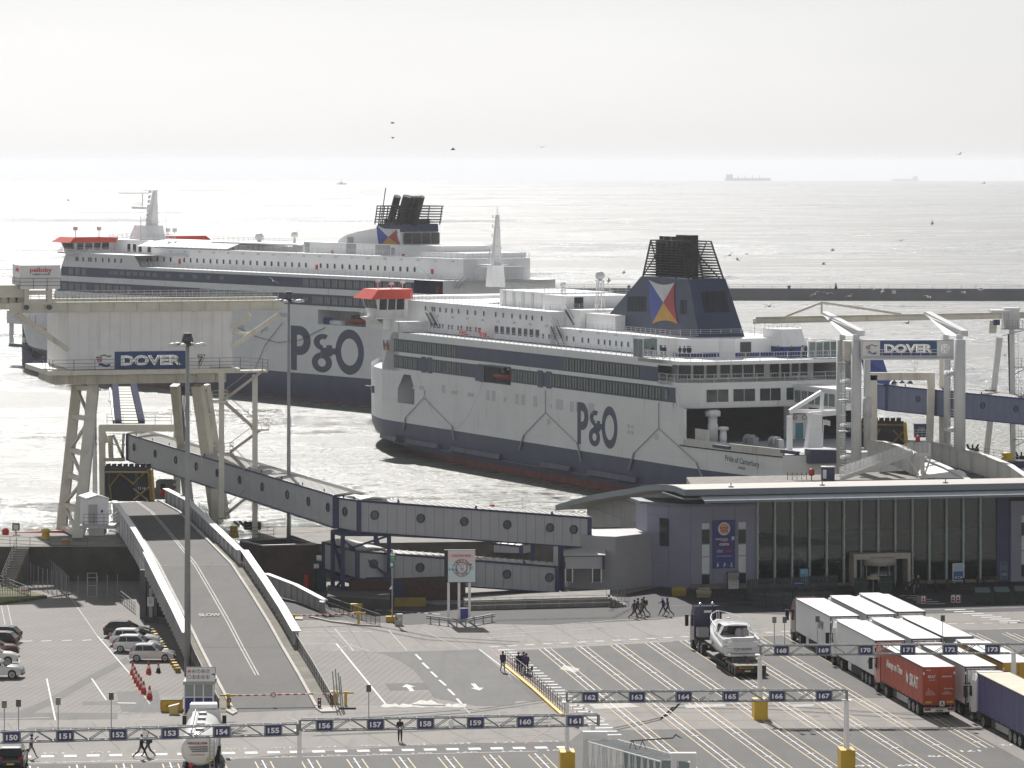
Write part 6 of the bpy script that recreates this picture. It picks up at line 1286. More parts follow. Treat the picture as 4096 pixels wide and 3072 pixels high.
for u0, u1, cells in ((2807, 2837, ((2092, 2117, 0), (2118, 2176, 1), (2177, 2226, 0), (2227, 2296, 0), (2297, 2342, 1))), (2953, 2982, ((2087, 2117, 0), (2118, 2175, 1), (2176, 2222, 0), (2223, 2290, 0), (2291, 2338, 1)))):
 for v0,v1,d in cells: p,q = tq(u0,v1),tq(u1,v0); K(MB().bx(p.x,q.x,-.1,0,p.z+.03,q.z-.03),'slot_window',GLASSD if d else mat('white_pane',(.62,.64,.67),.35),lb_)
p,q = V((-2.2,2.78,4.3)),None; K(MB().prism([V((-2.4,2.95,4.2)),V((-1.75,2.1,4.2)),V((-1.75,2.1,7)),V((-2.4,2.95,7))],V((-.1,-.1,0))),'side_window',GLASSD,lb_)
# burger restaurant sign
sgn = E('advertising_sign', TT.P(4.5, -.3, 3.5), TT.rz, 'tall blue sign with burger and coffee brands on the lavender wall', 'sign')
si = MW[sgn.name].inverted()@MW[tm.name]
J = lambda mb,n,m: MB().add([si@V(p) for p in mb.v],mb.f).build(n,m,sgn,local=True)
tz = lambda u, v, w_=-.3: tq(u, v, w_)
p,q = tz(2853,2274),tz(2940,2080); J(MB().bx(p.x,q.x,-.3,-.02,p.z,q.z),'sign_panel',mat('deep_blue',(.03,.045,.22),.4))
cx, cz = (p.x+q.x)/2, tz(2898, 2115).z
def disc(cx,cz,rx,rz,w_,n=28,a0=0,a1=360): return MB().prism([(cx+rx*math.cos(math.radians(a0+(a1-a0)*i/n)),w_,cz+rz*math.sin(math.radians(a0+(a1-a0)*i/n))) for i in range(n+(a1-a0 < 360))],(0,.02,0))
J(disc(cx, cz, .68, .72, -.33), 'logo_disc', mat('logo_blue', (.04, .09, .36), .4)); J(disc(cx-.02, cz, .63, .66, -.35), 'logo_disc', mat('logo_cream', (.72, .68, .60), .4))
YL = mat('bun_yellow', (.72, .38, .04), .4); J(disc(cx, cz+.2, .48, .32, -.37, 16, 15, 165), 'logo_bun', YL); J(disc(cx, cz-.22, .48, .26, -.37, 16, 195, 345), 'logo_bun', YL)
wl = lambda s, x, z, h, wd, m, y=-.38, b=.02: J(lettering(s, (x, y, z), X3, UP, h, wd, bold=b, depth=.02), 'sign_words', m)
wl('BURGER', cx, cz+.12, .24, .95, SIGNR, b=.045); wl('KING', cx, cz-.17, .27, .75, SIGNR, b=.045)
wl('BOARDWALK', cx-.22, tz(2898, 2156).z, .14, 1.25, SIGNW, -.32); wl('SHOPPING', cx, tz(2898, 2163).z, .1, .7, SIGNW, -.32)
x0 = q.x-.35; mb = MB()
for i in range(3):
 for j in range(3): mb.bx(x0+i*.1, x0+i*.1+.08, -.32, -.3, tz(2898, 2160).z+j*.12, tz(2898, 2160).z+j*.12+.1)
J(mb, 'logo_grid', SIGNW)
zc = tz(2898,2177).z; J(MB().bx(cx-.8,cx+.8,-.32,-.3,zc-.2,zc+.2),'sign_strip',mat('coffee_maroon',(.14,.02,.05),.4)); wl('COSTA',cx,zc,.23,1.05,SIGNW,-.34,.04)
wl('CURRENCY',cx-.45,tz(2898,2201).z,.11,.6,SIGNW,-.32); wl('EXCHANGE',cx-.45,tz(2898,2207).z,.11,.6,SIGNW,-.32); zc = tz(2898,2204).z; J(MB().bx(cx+.2,cx+.8,-.32,-.3,zc-.1,zc+.1),'sign_strip',SIGNR); wl('-- Cash Machine Inside --',cx,tz(2898,2224).z,.12,1.75,SIGNW,-.32,.0)
for i, u in enumerate((2871, 2898, 2926)):
 zc = tz(u,2259).z; xx = tz(u,2259).x; mb = MB(); mb.tube((xx,-.33,zc+.16),(xx,-.31,zc+.16),.06,10)
 if i == 2:
  for k in range(14):
   t, t2 = math.radians(120+k*20), math.radians(140+k*20)
   if k < 12: mb.beam((xx+.13*math.cos(t), -.32, zc-.1+.13*math.sin(t)), (xx+.13*math.cos(t2), -.32, zc-.1+.13*math.sin(t2)), .03)
  mb.bx(xx-.03, xx+.02, -.33, -.31, zc-.1, zc+.1); mb.bx(xx, xx+.14, -.33, -.31, zc-.12, zc-.07)
 elif i == 0: mb.prism([(xx-.03, -.33, zc+.1), (xx+.03, -.33, zc+.1), (xx+.12, -.33, zc-.1), (xx-.12, -.33, zc-.1)], (0, .02, 0)); mb.bx(xx-.05, xx+.05, -.33, -.31, zc-.22, zc-.1)
 else: mb.bx(xx-.04, xx+.05, -.33, -.31, zc-.15, zc+.1); mb.bx(xx+.02, xx+.16, -.33, -.31, zc-.02, zc+.05); mb.bx(xx-.12, xx-.06, -.33, -.31, zc-.22, zc-.02)
 J(mb, 'sign_pictogram', SIGNW)
# poster boards
def poster(u0, u1, v0, v1, w_, label, cols, lines, post=True, name='poster_board'):
 p, q = tq(u0, v1, w_), tq(u1, v0, w_); r = E(name, TT.P((p.x+q.x)/2, w_, 0), TT.rz, label, 'poster'); ri = MW[r.name].inverted()@MW[tm.name]
 Q = lambda mb,n,m: MB().add([ri@V(a) for a in mb.v],mb.f).build(n,m,r,local=True)
 Q(MB().bx(p.x-.08,q.x+.08,w_,w_+.1,p.z-.08,q.z+.08),'frame',SIGNW if name != 'poster_board' else SIGNB)
 h = q.z-p.z
 for t0,t1,m in cols: Q(MB().bx(p.x,q.x,w_-.02,w_,p.z+h*t0,p.z+h*t1),'poster_print',m)
 for t, s, hh, m in lines: Q(lettering(s, ((p.x+q.x)/2, w_-.04, p.z+h*t), X3, UP, hh, (q.x-p.x)*.8, bold=.01, depth=.01), 'poster_words', m)
 if post:
  for x in (p.x+.1,q.x-.1): Q(MB().bx(x-.05,x+.05,w_+.02,w_+.1,0,p.z),'post',STEEL)
PALE = mat('poster_pale', (.58, .57, .55), .5); SKYB = mat('poster_sky', (.12, .36, .55), .4); SEAB = mat('poster_sea', (.05, .14, .36), .4)
poster(2913, 2955, 2289, 2357, -.6, 'white notice with a photo and small print in front of the lavender wall', [(0, .52, SIGNW), (.52, 1, mat('photo_tan', (.34, .31, .27), .5, var=.6, scale=2.5))], [(.46, 'I PURCHASE PERMIT', .1, BLACKP), (.36, 'information', .05, BLACKP), (.28, 'for all drivers', .06, BLACKP), (.2, 'please ask inside', .06, BLACKP)])
poster(3200, 3233, 2275, 2343, -.8, 'bright blue holiday poster standing at the glass left of the entrance', [(0, 1, SKYB), (.2, .45, mat('car_print', (.70, .72, .72), .4, var=.3, scale=3))], [(.9, 'YOUR NEXT TRIP', .14, SIGNW), (.78, 'HERE WE GO', .14, SIGNW)])
poster(3814, 3853, 2256, 2322, -.8, 'blue poster with a pale ship on a stand right of the entrance', [(0, .55, SEAB), (.55, 1, mat('poster_light', (.40, .55, .66), .4))], [(.18, 'O', .25, SIGNW)], name='poster_stand')
poster(4005, 4028, 2246, 2315, -.2, 'narrow dark poster in a white frame on the right lavender block', [(0, 1, mat('poster_dark', (.03, .10, .18), .4)), (.5, .8, mat('poster_teal', (.25, .40, .46), .4))], [(.25, 'O', .2, SIGNW)], post=False, name='wall_poster')
# glass front
gm = D.materials.new('front_glass'); gm.use_nodes = True; nt = gm.node_tree; nt.nodes.clear(); out = node(nt, 'ShaderNodeOutputMaterial'); tr = node(nt, 'ShaderNodeBsdfTransparent'); tr.inputs[0].default_value = (.42, .50, .49, 1); gl = node(nt, 'ShaderNodeBsdfGlossy'); gl.inputs['Roughness'].default_value = .02; gl.inputs[0].default_value = (.8, .85, .85, 1)
fr_ = node(nt, 'ShaderNodeFresnel', IOR=1.55); ml = node(nt, 'ShaderNodeMath', operation='MULTIPLY_ADD'); ml.inputs[1].default_value = 1.3; ml.inputs[2].default_value = .035; nt.links.new(fr_.outputs[0], ml.inputs[0]); ms_ = node(nt, 'ShaderNodeMixShader'); nt.links.new(ml.outputs[0], ms_.inputs[0]); nt.links.new(tr.outputs[0], ms_.inputs[1]); nt.links.new(gl.outputs[0], ms_.inputs[2]); nt.links.new(ms_.outputs[0], out.inputs[0]); MATS['front_glass'] = gm
FIN = mat('mullion_pale', (.42, .50, .50), .4); n = 14; zg = 9.3
ent0, ent1 = tq(3402, 2300).x, tq(3617, 2300).x
for i in range(n):
 x0, x1 = sg0+(sg1-sg0)*i/n, sg0+(sg1-sg0)*(i+1)/n
 for z0, z1 in ((.3, 2.9), (2.93, 5.6), (5.63, zg)):
  if z0 < 1 and x1 > ent0 and x0 < ent1: continue
  K(MB().bx(x0+.03,x1-.03,.0,.03,z0,z1),'glass_pane',gm)
 K(MB().bx(x0-.07,x0+.07,-.42,-.02,.3,zg),'mullion',FIN)
 mb = MB()
 for z in (1.6, 2.9, 4.2, 5.6, 7.0): mb.cbx((x0, -.3, z), .3, .12, .12)
 K(mb, 'glass_clamp', STEEL)
K(MB().bx(sg0,sg1,-.15,8,zg,zg+.35).bx(-3,s_end,-7.8,0,9.75,9.9),'glazing_head',MATS['fascia_slate']); K(MB().bx(sg0,ent0,-.3,.3,0,.3),'sill',CONC); K(MB().bx(ent1,sg1,-.3,.3,0,.3),'sill',CONC)
K(MB().bx(sg1,sg1+1.4,-.2,6,0,8.8),'end_pier',mat('pier_indigo',(.05,.06,.13),.5)); rb = K(MB().bx(sg1+1.4,s_end,-.5,8,0,8.3),'lavender_block',LAV); clad(rb,(sg1+1.42,-.5,0),(s_end-.2,-.5,0),.5,8.2,8,4,LAV)
for v0,v1,d in ((2058,2087,0),(2088,2140,1),(2141,2200,0),(2201,2255,0),(2256,2305,1)): p,q = tq(4078,v1),tq(4100,v0); K(MB().bx(p.x,q.x+.3,-.62,-.5,p.z+.03,q.z-.03),'slot_window',GLASSD if d else MATS['white_pane'],rb)
# hall behind the glass
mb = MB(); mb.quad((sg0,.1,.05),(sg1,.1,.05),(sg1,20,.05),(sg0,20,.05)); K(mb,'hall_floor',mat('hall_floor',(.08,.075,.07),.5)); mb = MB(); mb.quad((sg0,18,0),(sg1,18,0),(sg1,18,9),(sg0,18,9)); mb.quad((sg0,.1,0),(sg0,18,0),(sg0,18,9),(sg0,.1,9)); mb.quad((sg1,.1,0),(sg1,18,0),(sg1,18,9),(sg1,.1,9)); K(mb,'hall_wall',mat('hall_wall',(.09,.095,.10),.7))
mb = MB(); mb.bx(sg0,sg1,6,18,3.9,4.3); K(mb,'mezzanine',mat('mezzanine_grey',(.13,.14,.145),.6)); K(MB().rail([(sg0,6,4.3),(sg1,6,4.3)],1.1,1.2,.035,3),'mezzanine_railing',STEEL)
for i in range(6): K(MB().tube((sg0+2+i*4.6,6.5,0),(sg0+2+i*4.6,6.5,9),.22,10),'hall_column',LGREY)
def shop(u, v, s, h, wd, m=SIGNW, w_=3.0): K(lettering(s, tq(u, v, w_), X3, UP, h, wd, bold=.01, depth=.05), 'shop_name', m)
K(MB().bx(tq(3130,2300,3).x,tq(3255,2300,3).x,3.05,3.3,3.0,3.8),'shop_fascia',BLUET); shop(3200,2202,'WHSmith',.42,2.3); shop(3520,2200,'WHSmith',.36,2.0)
p,q = tq(3330,2295,2),tq(3370,2213,2); K(MB().bx(p.x,q.x,2.05,2.2,p.z,q.z),'shop_panel',BLUET); shop(3350,2225,'WH',.32,.7,w_=2.0); shop(3350,2262,'S',.9,.6,w_=2.0); shop(3765,2215,'COSTA',.4,1.5)
mb = MB()
for i in range(14): x = sg0+1+random.random()*(sg1-sg0-2); mb.cbx((x, random.uniform(1.5, 5), .05), random.uniform(.6, 1.6), .7, random.uniform(.8, 1.5))
K(mb, 'hall_furniture', mat('hall_furniture', (.10, .075, .06), .6, var=.4))
# revolving entrance
eo = K(MB().bx(ent0-.15,ent0+.15,-1.6,.1,0,3.2),'entrance_frame',mat('entrance_beige',(.46,.42,.38),.5)); K(MB().bx(ent1-.15,ent1+.15,-1.6,.1,0,3.2),'entrance_frame',MATS['entrance_beige']); K(MB().bx(ent0-.15,ent1+.15,-1.62,.1,2.75,3.35),'entrance_head',MATS['entrance_beige'])
cx = (ent0+ent1)/2; K(MB().tube((cx,-.6,2.1),(cx,-.6,3.0),1.7,24),'drum_head',MATS['entrance_beige'])
for t in (20,70,110,160,200,250,290,340): c,s = math.cos(math.radians(t)),math.sin(math.radians(t)); K(MB().tube((cx+1.62*c,-.6+1.62*s,0),(cx+1.62*c,-.6+1.62*s,2.1),.05,6),'drum_post',STEEL)
K(MB().tube((cx,-.6,0.02),(cx,-.6,2.1),1.55,20),'drum_glass',gm)
# - yard surfaces and markings
def sheet(name, pts, m, z, kind='structure', **k):
 mb = MB(); mb.quad(*[V((p.x,p.y,z)) if isinstance(p,V) else G(p[0],p[1],z) for p in pts]); return mb.build(name,m,kind=kind,**k)
mb = MB(); mb.prism([(-260,60,0),(260,60,0),(260,470,0),(44,466,0),(22,474,0),(17,418,0),(-26,418,0),(-27,405,0),(-38.3,405,0),(-38.3,396.3,0),(-260,396.3,0)],(0,0,-7)); mb.build('yard_ground',PAVE,kind='structure')
# ribbed concrete car park: shallow grooves across
def ribbed():
 m = D.materials.new('ribbed_concrete'); m.use_nodes = True; nt = m.node_tree; b = nt.nodes['Principled BSDF']; pos = node(nt, 'ShaderNodeNewGeometry').outputs['Position']
 col = mixc(nt, rng(nt, noise(nt, pos, .18, 6, .65), .3, .72), (.148, .136, .125), (.20, .186, .172))
 wv = node(nt, 'ShaderNodeTexWave', Scale=.5, Distortion=.6); wv.inputs['Detail'].default_value = 2; mp = node(nt, 'ShaderNodeMapping'); mp.inputs['Rotation'].default_value = (0, 0, .14); nt.links.new(pos, mp.inputs[0]); nt.links.new(mp.outputs[0], wv.inputs['Vector'])
 col = mixc(nt, rng(nt, wv.outputs[1], .55, 1, 0, .4), col, (.26, .243, .225)); col = mixc(nt, rng(nt, noise(nt, pos, 1.6, 3, .5), .68, .78, 0, .5), col, (.11, .10, .09))
 nt.links.new(col, b.inputs['Base Color']); b.inputs['Roughness'].default_value = .85
 bn = node(nt, 'ShaderNodeBump', Strength=.5, Distance=.03); nt.links.new(wv.outputs[1], bn.inputs['Height']); nt.links.new(bn.outputs[0], b.inputs['Normal']); MATS['ribbed_concrete'] = m; return m
RIB = ribbed()
sheet('car_park', [(-60, 2870), (-60, 2330), (330, 2330), (560, 2410), (700, 2600), (760, 2760), (790, 2850)], RIB, .004)
sheet('car_park', [(1230, 2600), (1500, 2606), (1602, 2645), (1656, 2682), (1687, 2718), (1736, 2792), (1760, 2815), (1400, 2822), (1340, 2800)], RIB, .004)
sheet('tarmac', [(2050, 2604), (3180, 2539), (3700, 2518), (4500, 2512), (4500, 2805), (3520, 2792), (2700, 2798), (2100, 2804), (2040, 2700)], ASPH, .004)
sheet('tarmac', [(2330, 2922), (2900, 2914), (3867, 2918), (4096, 3044), (4300, 3160), (2200, 3160), (2279, 2965)], ASPH, .004)
sheet('tarmac', [(-60, 3060), (860, 3046), (1100, 3020), (1400, 2998), (1577, 2985), (1900, 2972), (2279, 2966), (2220, 3160), (-60, 3160)], ASPH, .004)
sheet('tarmac', [(1498, 2609), (1760, 2603), (1916, 2597), (2139, 2801), (2065, 2803), (2050, 2822), (1907, 2823), (1736, 2792), (1687, 2718), (1656, 2682), (1602, 2645), (1541, 2618)], DARKA, .008)
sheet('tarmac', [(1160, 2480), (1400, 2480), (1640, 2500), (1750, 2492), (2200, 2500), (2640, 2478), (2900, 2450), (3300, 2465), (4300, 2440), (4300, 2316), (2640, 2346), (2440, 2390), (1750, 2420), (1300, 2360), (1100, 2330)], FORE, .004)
sheet('tarmac', [(464, 2767), (632, 2761), (652, 2849), (488, 2849)], DARKA, .008); sheet('tarmac', [(330, 2806), (560, 2803), (560, 2817), (328, 2820)], DARKA, .0105)
sheet('tarmac', [(40, 2862), (180, 2800), (360, 2700), (505, 2626), (518, 2648), (376, 2722), (200, 2822), (70, 2876)], DARKA, .0125)
sheet('tarmac', [(1540, 2734), (1700, 2731), (1722, 2758), (1560, 2762)], ASPH, .0115); sheet('tarmac', [(-40, 2880), (470, 2876), (470, 2852), (-40, 2850)], DARKA, .0095)
for k, pts in enumerate((((2355, 2816), (2520, 2812), (2560, 2828), (2380, 2836)), ((2735, 2818), (2900, 2816), (2905, 2826), (2745, 2832)), ((3165, 2818), (3260, 2816), (3250, 2826), (3180, 2828)), ((2255, 2660), (2320, 2675), (2300, 2690), (2240, 2676)))): sheet('concrete_patch', pts, LINEF, .012)
# cracked pale repair around the drain
random.seed(3)
pts = [(1525+340*i/24, 2822-9*abs(math.sin(i*1.9))-(14 if 9 < i < 16 else 0)) for i in range(25)]+[(1865-340*i/18, 2826+4*abs(math.sin(i*2.3))) for i in range(19)]
sheet('concrete_patch', pts, mat('lime_patch', (.55, .54, .51), .8, var=.3, scale=3), .013); sheet('drain_crack', [(1645, 2816), (1700, 2818), (1780, 2819), (1785, 2825), (1700, 2825), (1650, 2820)], TAR, .017)
MARK = {}
def line(a, b, wd, m, z=.016):
 a = a if isinstance(a, V) else G(*a); b = b if isinstance(b, V) else G(*b); d = b-a; d.z = 0; d.normalize(); n_ = V((-d.y, d.x, 0))*wd/2; zz = UP*z
 MARK.setdefault(m.name,MB()).quad(a-n_+zz,b-n_+zz,b+n_+zz,a+n_+zz)
def dashes(a, b, on, off, wd, m, z=.016):
 a, b = G(*a), G(*b); L = (b-a).length; d = (b-a)/L; t = 0
 while t < L: line(a+d*t, a+d*min(L, t+on), wd, m, z); t += on+off
def word(s, c, h, wd, m, flip=False, ang=.144):
 xd = V((math.cos(ang), math.sin(ang), 0)); yd = V((-math.sin(ang), math.cos(ang), 0))
 lettering(s,c+UP*.017,xd*(-1 if flip else 1),yd*(-1 if flip else 1),h,wd,bold=.02,depth=.001,mb=MARK.setdefault(m.name,MB()))
DX = -.144; e2 = V((.9895, .144, 0)); e1 = V((-.144, .9895, 0))
P0, P1 = G(2041, 2599.5), G(3180, 2537)
def far_y(x_ref):
 sl_ = (P1.y-P0.y)/(P1.x-P0.x); x = x_ref
 for _ in range(20): y = P0.y+(x-P0.x)*sl_ if x < P1.x else P1.y+(x-P1.x)*.06; x = x_ref+DX*(y-320)
 return V((x, y, 0))
def lane(a, b, step=2.9, wide=.55):
 line(a, b, .11, LINEW); n_ = e2*wide
 for s_ in (-1, 1): line(a+n_*s_-e1*.6, b+n_*s_, .10, LINEY)
 L = (b-a).length; d = (b-a)/L; t = 2
 while t < L-1:
  c = a+d*t; line(c-e2*.3, c+e2*.3, .1, LINEW, .020)
  if int(t/step) % 4 == 2: line(c-e2*.35+d*.35, c+e2*.2-d*.1, .08, LINEW, .024); line(c-e2*.1+d*.4, c+e2*.35-d*.05, .08, LINEW, .024)
  t += step
for k in range(0, 14):
 xr = 5.85+3.39*k; a = far_y(xr); ye = max(258, 278.4+.68*((xr+6)-29.4)) if k > 6 else 258; lane(a, V((xr+DX*(ye-320), ye, 0)))
line((2041, 2599.5), (3180, 2537), .14, LINEW); line((3180, 2537), (4400, 2507), .14, LINEW)
for k in range(-12, 7):
 if k < 6: a = V((1.66+3.28*(k-5), 280.0+.16*(1.66+3.28*(k-5))-.3, 0)); lane(a, a-e1*30)
line((-60, 3056), (870, 3036), .14, LINEW); line((1150, 3029.8), (2151, 3005), .12, LINEW); line((870, 3036), (1150, 3029.8), .12, LINEW)
a, b = G(-40, 3030), G(2330, 2988); L = (b-a).length; d = (b-a)/L; n = int(L/1.64)
for i in range(n): c = a+d*(i*1.64+.4); line(c, c+d*.92, 1.0, LINEW)
for num in range(150, 163):
 x = 1.66+3.28*(num-161.5); c = V((x, 280.0+.16*x+1.0, 0)); word(str(num), c, .75, 1.5, LINEF); word(str(num), c+e1*4.3, .75, 1.5, LINEF, True)
a, b = G(1960, 2588), G(3200, 2524); L = (b-a).length; d = (b-a)/L; n = int(L/1.7)
for i in range(n): c = a+d*(i*1.7); line(c, c+d*.9, .85, LINEF)
for num in range(162, 170): x = 5.85+3.39*(num-161.5); p = far_y(x); word(str(num), p+e1*1.0, .6, 1.3, LINEF, False, .3); word(str(num), p+e1*4.6, .6, 1.3, LINEF, True, .3)
for num, u, v in ((168, 3440, 3064), (169, 3630, 3062), (170, 3752, 3025), (171, 3882, 3004), (172, 4040, 2980)): word(str(num), G(u, v), .7, 1.5, LINEW, True)
line((1345, 2575), (1541, 2815), .16, LINEW); line((1400, 2816), (1541, 2815), .1, LINEF)
for a, b in (((840, 275), (875, 310)), ((885, 330), (925, 368)), ((940, 388), (980, 425)), ((995, 443), (1038, 480)), ((1052, 502), (1095, 543)), ((1110, 565), (1145, 605))): line((1150+a[0]*.6103, 2450+a[1]*.6103), (1150+b[0]*.6103, 2450+b[1]*.6103), .2, LINEW)
line((1916, 2597), (2250, 2850), .12, LINEW); line((1960, 2596), (2300, 2870), .12, LINER); line((1985, 2596), (2310, 2850), .12, LINER); line((2280, 2860), (2100, 2975), .1, LINER); line((2120, 2975), (1150, 2995), .08, LINER); line((2260, 2932), (1850, 2960), .1, LINEF)
for (u, v), s_ in (((1638, 2752), 1), ((1904, 2748), -1)):
 c = G(u,v)+UP*.017; f = e1*s_; MARK.setdefault('road_white',MB()).quad(c+f*2.2,c+f*.6+e2*.55,c+f*.6-e2*.55); MARK['road_white'].quad(c+f*.62+e2*.18,c-f*2+e2*.18,c-f*2-e2*.18,c+f*.62-e2*.18)
for a, b, wd, m in (((1205, 2577), (1345, 2575), .12, LINEW), ((1205, 2545), (1355, 2544), .12, LINEW), ((1340, 2516), (1415, 2605), .14, LINEF), ((1554, 2520), (1628, 2603), .1, LINEF), ((1690, 2520), (1845, 2597), .08, LINEF), ((1330, 2605), (1410, 2575), .14, LINEF), ((1400, 2580), (1480, 2606), .14, LINEF), ((1850, 2530), (2500, 2478), .12, LINEW), ((1950, 2552), (2100, 2541), .12, LINEW), ((2020, 2535), (2180, 2526), .1, LINEW), ((2280, 2521), (2420, 2512), .1, LINEW), ((2320, 2520), (2500, 2505), .1, LINEF), ((2500, 2480), (2740, 2468), .12, LINEW), ((2700, 2498), (2860, 2490), .1, LINEF), ((2870, 2460), (3200, 2440), .1, LINEF), ((3110, 2478), (3180, 2474), .1, LINEF), ((2640, 2425), (3200, 2402), .1, LINEF), ((3690, 2440), (4300, 2424), .12, LINEW), ((3700, 2488), (4000, 2486), .1, LINER), ((1150, 2870), (1320, 2930), .1, LINEF), ((1840, 2815), (1880, 2855), .12, LINEF), ((2300, 2815), (2420, 2880), .2, LINEF)): line(a, b, wd, m)
for i in range(6): line((1215+i*48, 2528-i*.2), (1245+i*48, 2528-i*.2), .35, LINEF)
dashes((1252, 2535), (1375, 2570), .5, .35, .1, LINEF)
for k in range(10): p = G(1500+k*30, 2440+k*2); line(p, p+V((1.2, -.6, 0)), .45, LINEF) if k < 8 else None
for r, n_, u0, v0 in ((0, 7, 3790, 2441),):
 for i in range(8): c = G(3780+i*36, 2440+i*7.5); line(c, c+V((2.0, .35, 0)), .5, LINEW)
for i in range(5): c = G(3600+i*26, 2384+i*8); line(c, c+V((1.9, .3, 0)), .45, LINEW)
for i in range(9): c = G(3720+i*70, 2497-i*1); line(c, c+V((.9, .1, 0)), .6, LINEF)
# footway of broad stripes beside the fence
for i in range(30):
 t = i/29; c = G(2000, 2600).lerp(G(2420, 2940), t); line(c-e2*.15, c+e2*1.25, .5, LINEW)
# car park bays
for a, b, wd, m in (((80, 2566), (130, 2564), .3, LINEW), ((165, 2565), (206, 2563), .3, LINEW), ((248, 2563), (287, 2561), .3, LINEW), ((328, 2562), (367, 2560), .3, LINEW), ((405, 2560), (460, 2558), .3, LINEW), ((285, 2395), (390, 2545), .1, LINEF), ((390, 2545), (515, 2690), .11, LINEW), ((515, 2690), (600, 2818), .1, LINEF), ((187, 2715), (222, 2882), .12, LINEW), ((367, 2715), (425, 2800), .12, LINEW), ((30, 2420), (60, 2560), .08, LINEF), ((0, 2400), (25, 2520), .08, LINEF), ((60, 2560), (78, 2650), .08, LINEF), ((0, 2398), (130, 2384), .08, LINEF), ((-40, 2878), (200, 2870), .1, LINEW), ((420, 2480), (500, 2475), .08, LINEF), ((410, 2500), (480, 2512), .08, LINEF), ((150, 2978), (330, 2974), .08, LINEF), ((470, 2812), (545, 2813), .35, LINEW), ((560, 2878), (620, 2877), .25, LINEF), ((60, 2998), (110, 2996), .4, LINEF), ((480, 2935), (540, 2928), .1, LINEF), ((1020, 2936), (1095, 2928), .12, LINEF), ((870, 2976), (945, 2974), .08, LINEF)): line(a, b, wd, m)
for i in range(14):
 c = G(-40+i*130, 2890+ (i % 2)*0); line(G(30+i*170, 2892), G(110+i*185, 3000), .05, TAR, .009)
for a, b in (((2400, 2804), (2560, 2915)), ((2250, 2830), (2420, 2960)), ((2560, 2812), (2690, 2915)), ((2760, 2802), (2900, 2914)), ((2990, 2800), (3130, 2914)), ((3250, 2796), (3370, 2914)), ((1340, 2430), (1480, 2640)), ((2420, 2850), (3800, 2850)), ((2420, 2884), (3850, 2880)), ((1200, 2860), (2200, 2826)), ((1200, 2940), (2250, 2905)), ((1760, 2603), (1980, 2820))): line(a, b, .05, TAR, .009)
for i in range(9): line(G(1280+i*150, 2500-i*3), G(1390+i*160, 2598-i*2), .05, TAR, .009)
NMS = {'road_white': 'white_markings', 'road_yellow': 'yellow_markings', 'worn_white': 'worn_markings', 'road_pink': 'pink_markings', 'tar_joint': 'slab_joints'}
for k, mb in MARK.items(): mb.build(NMS[k], MATS[k], kind='structure')
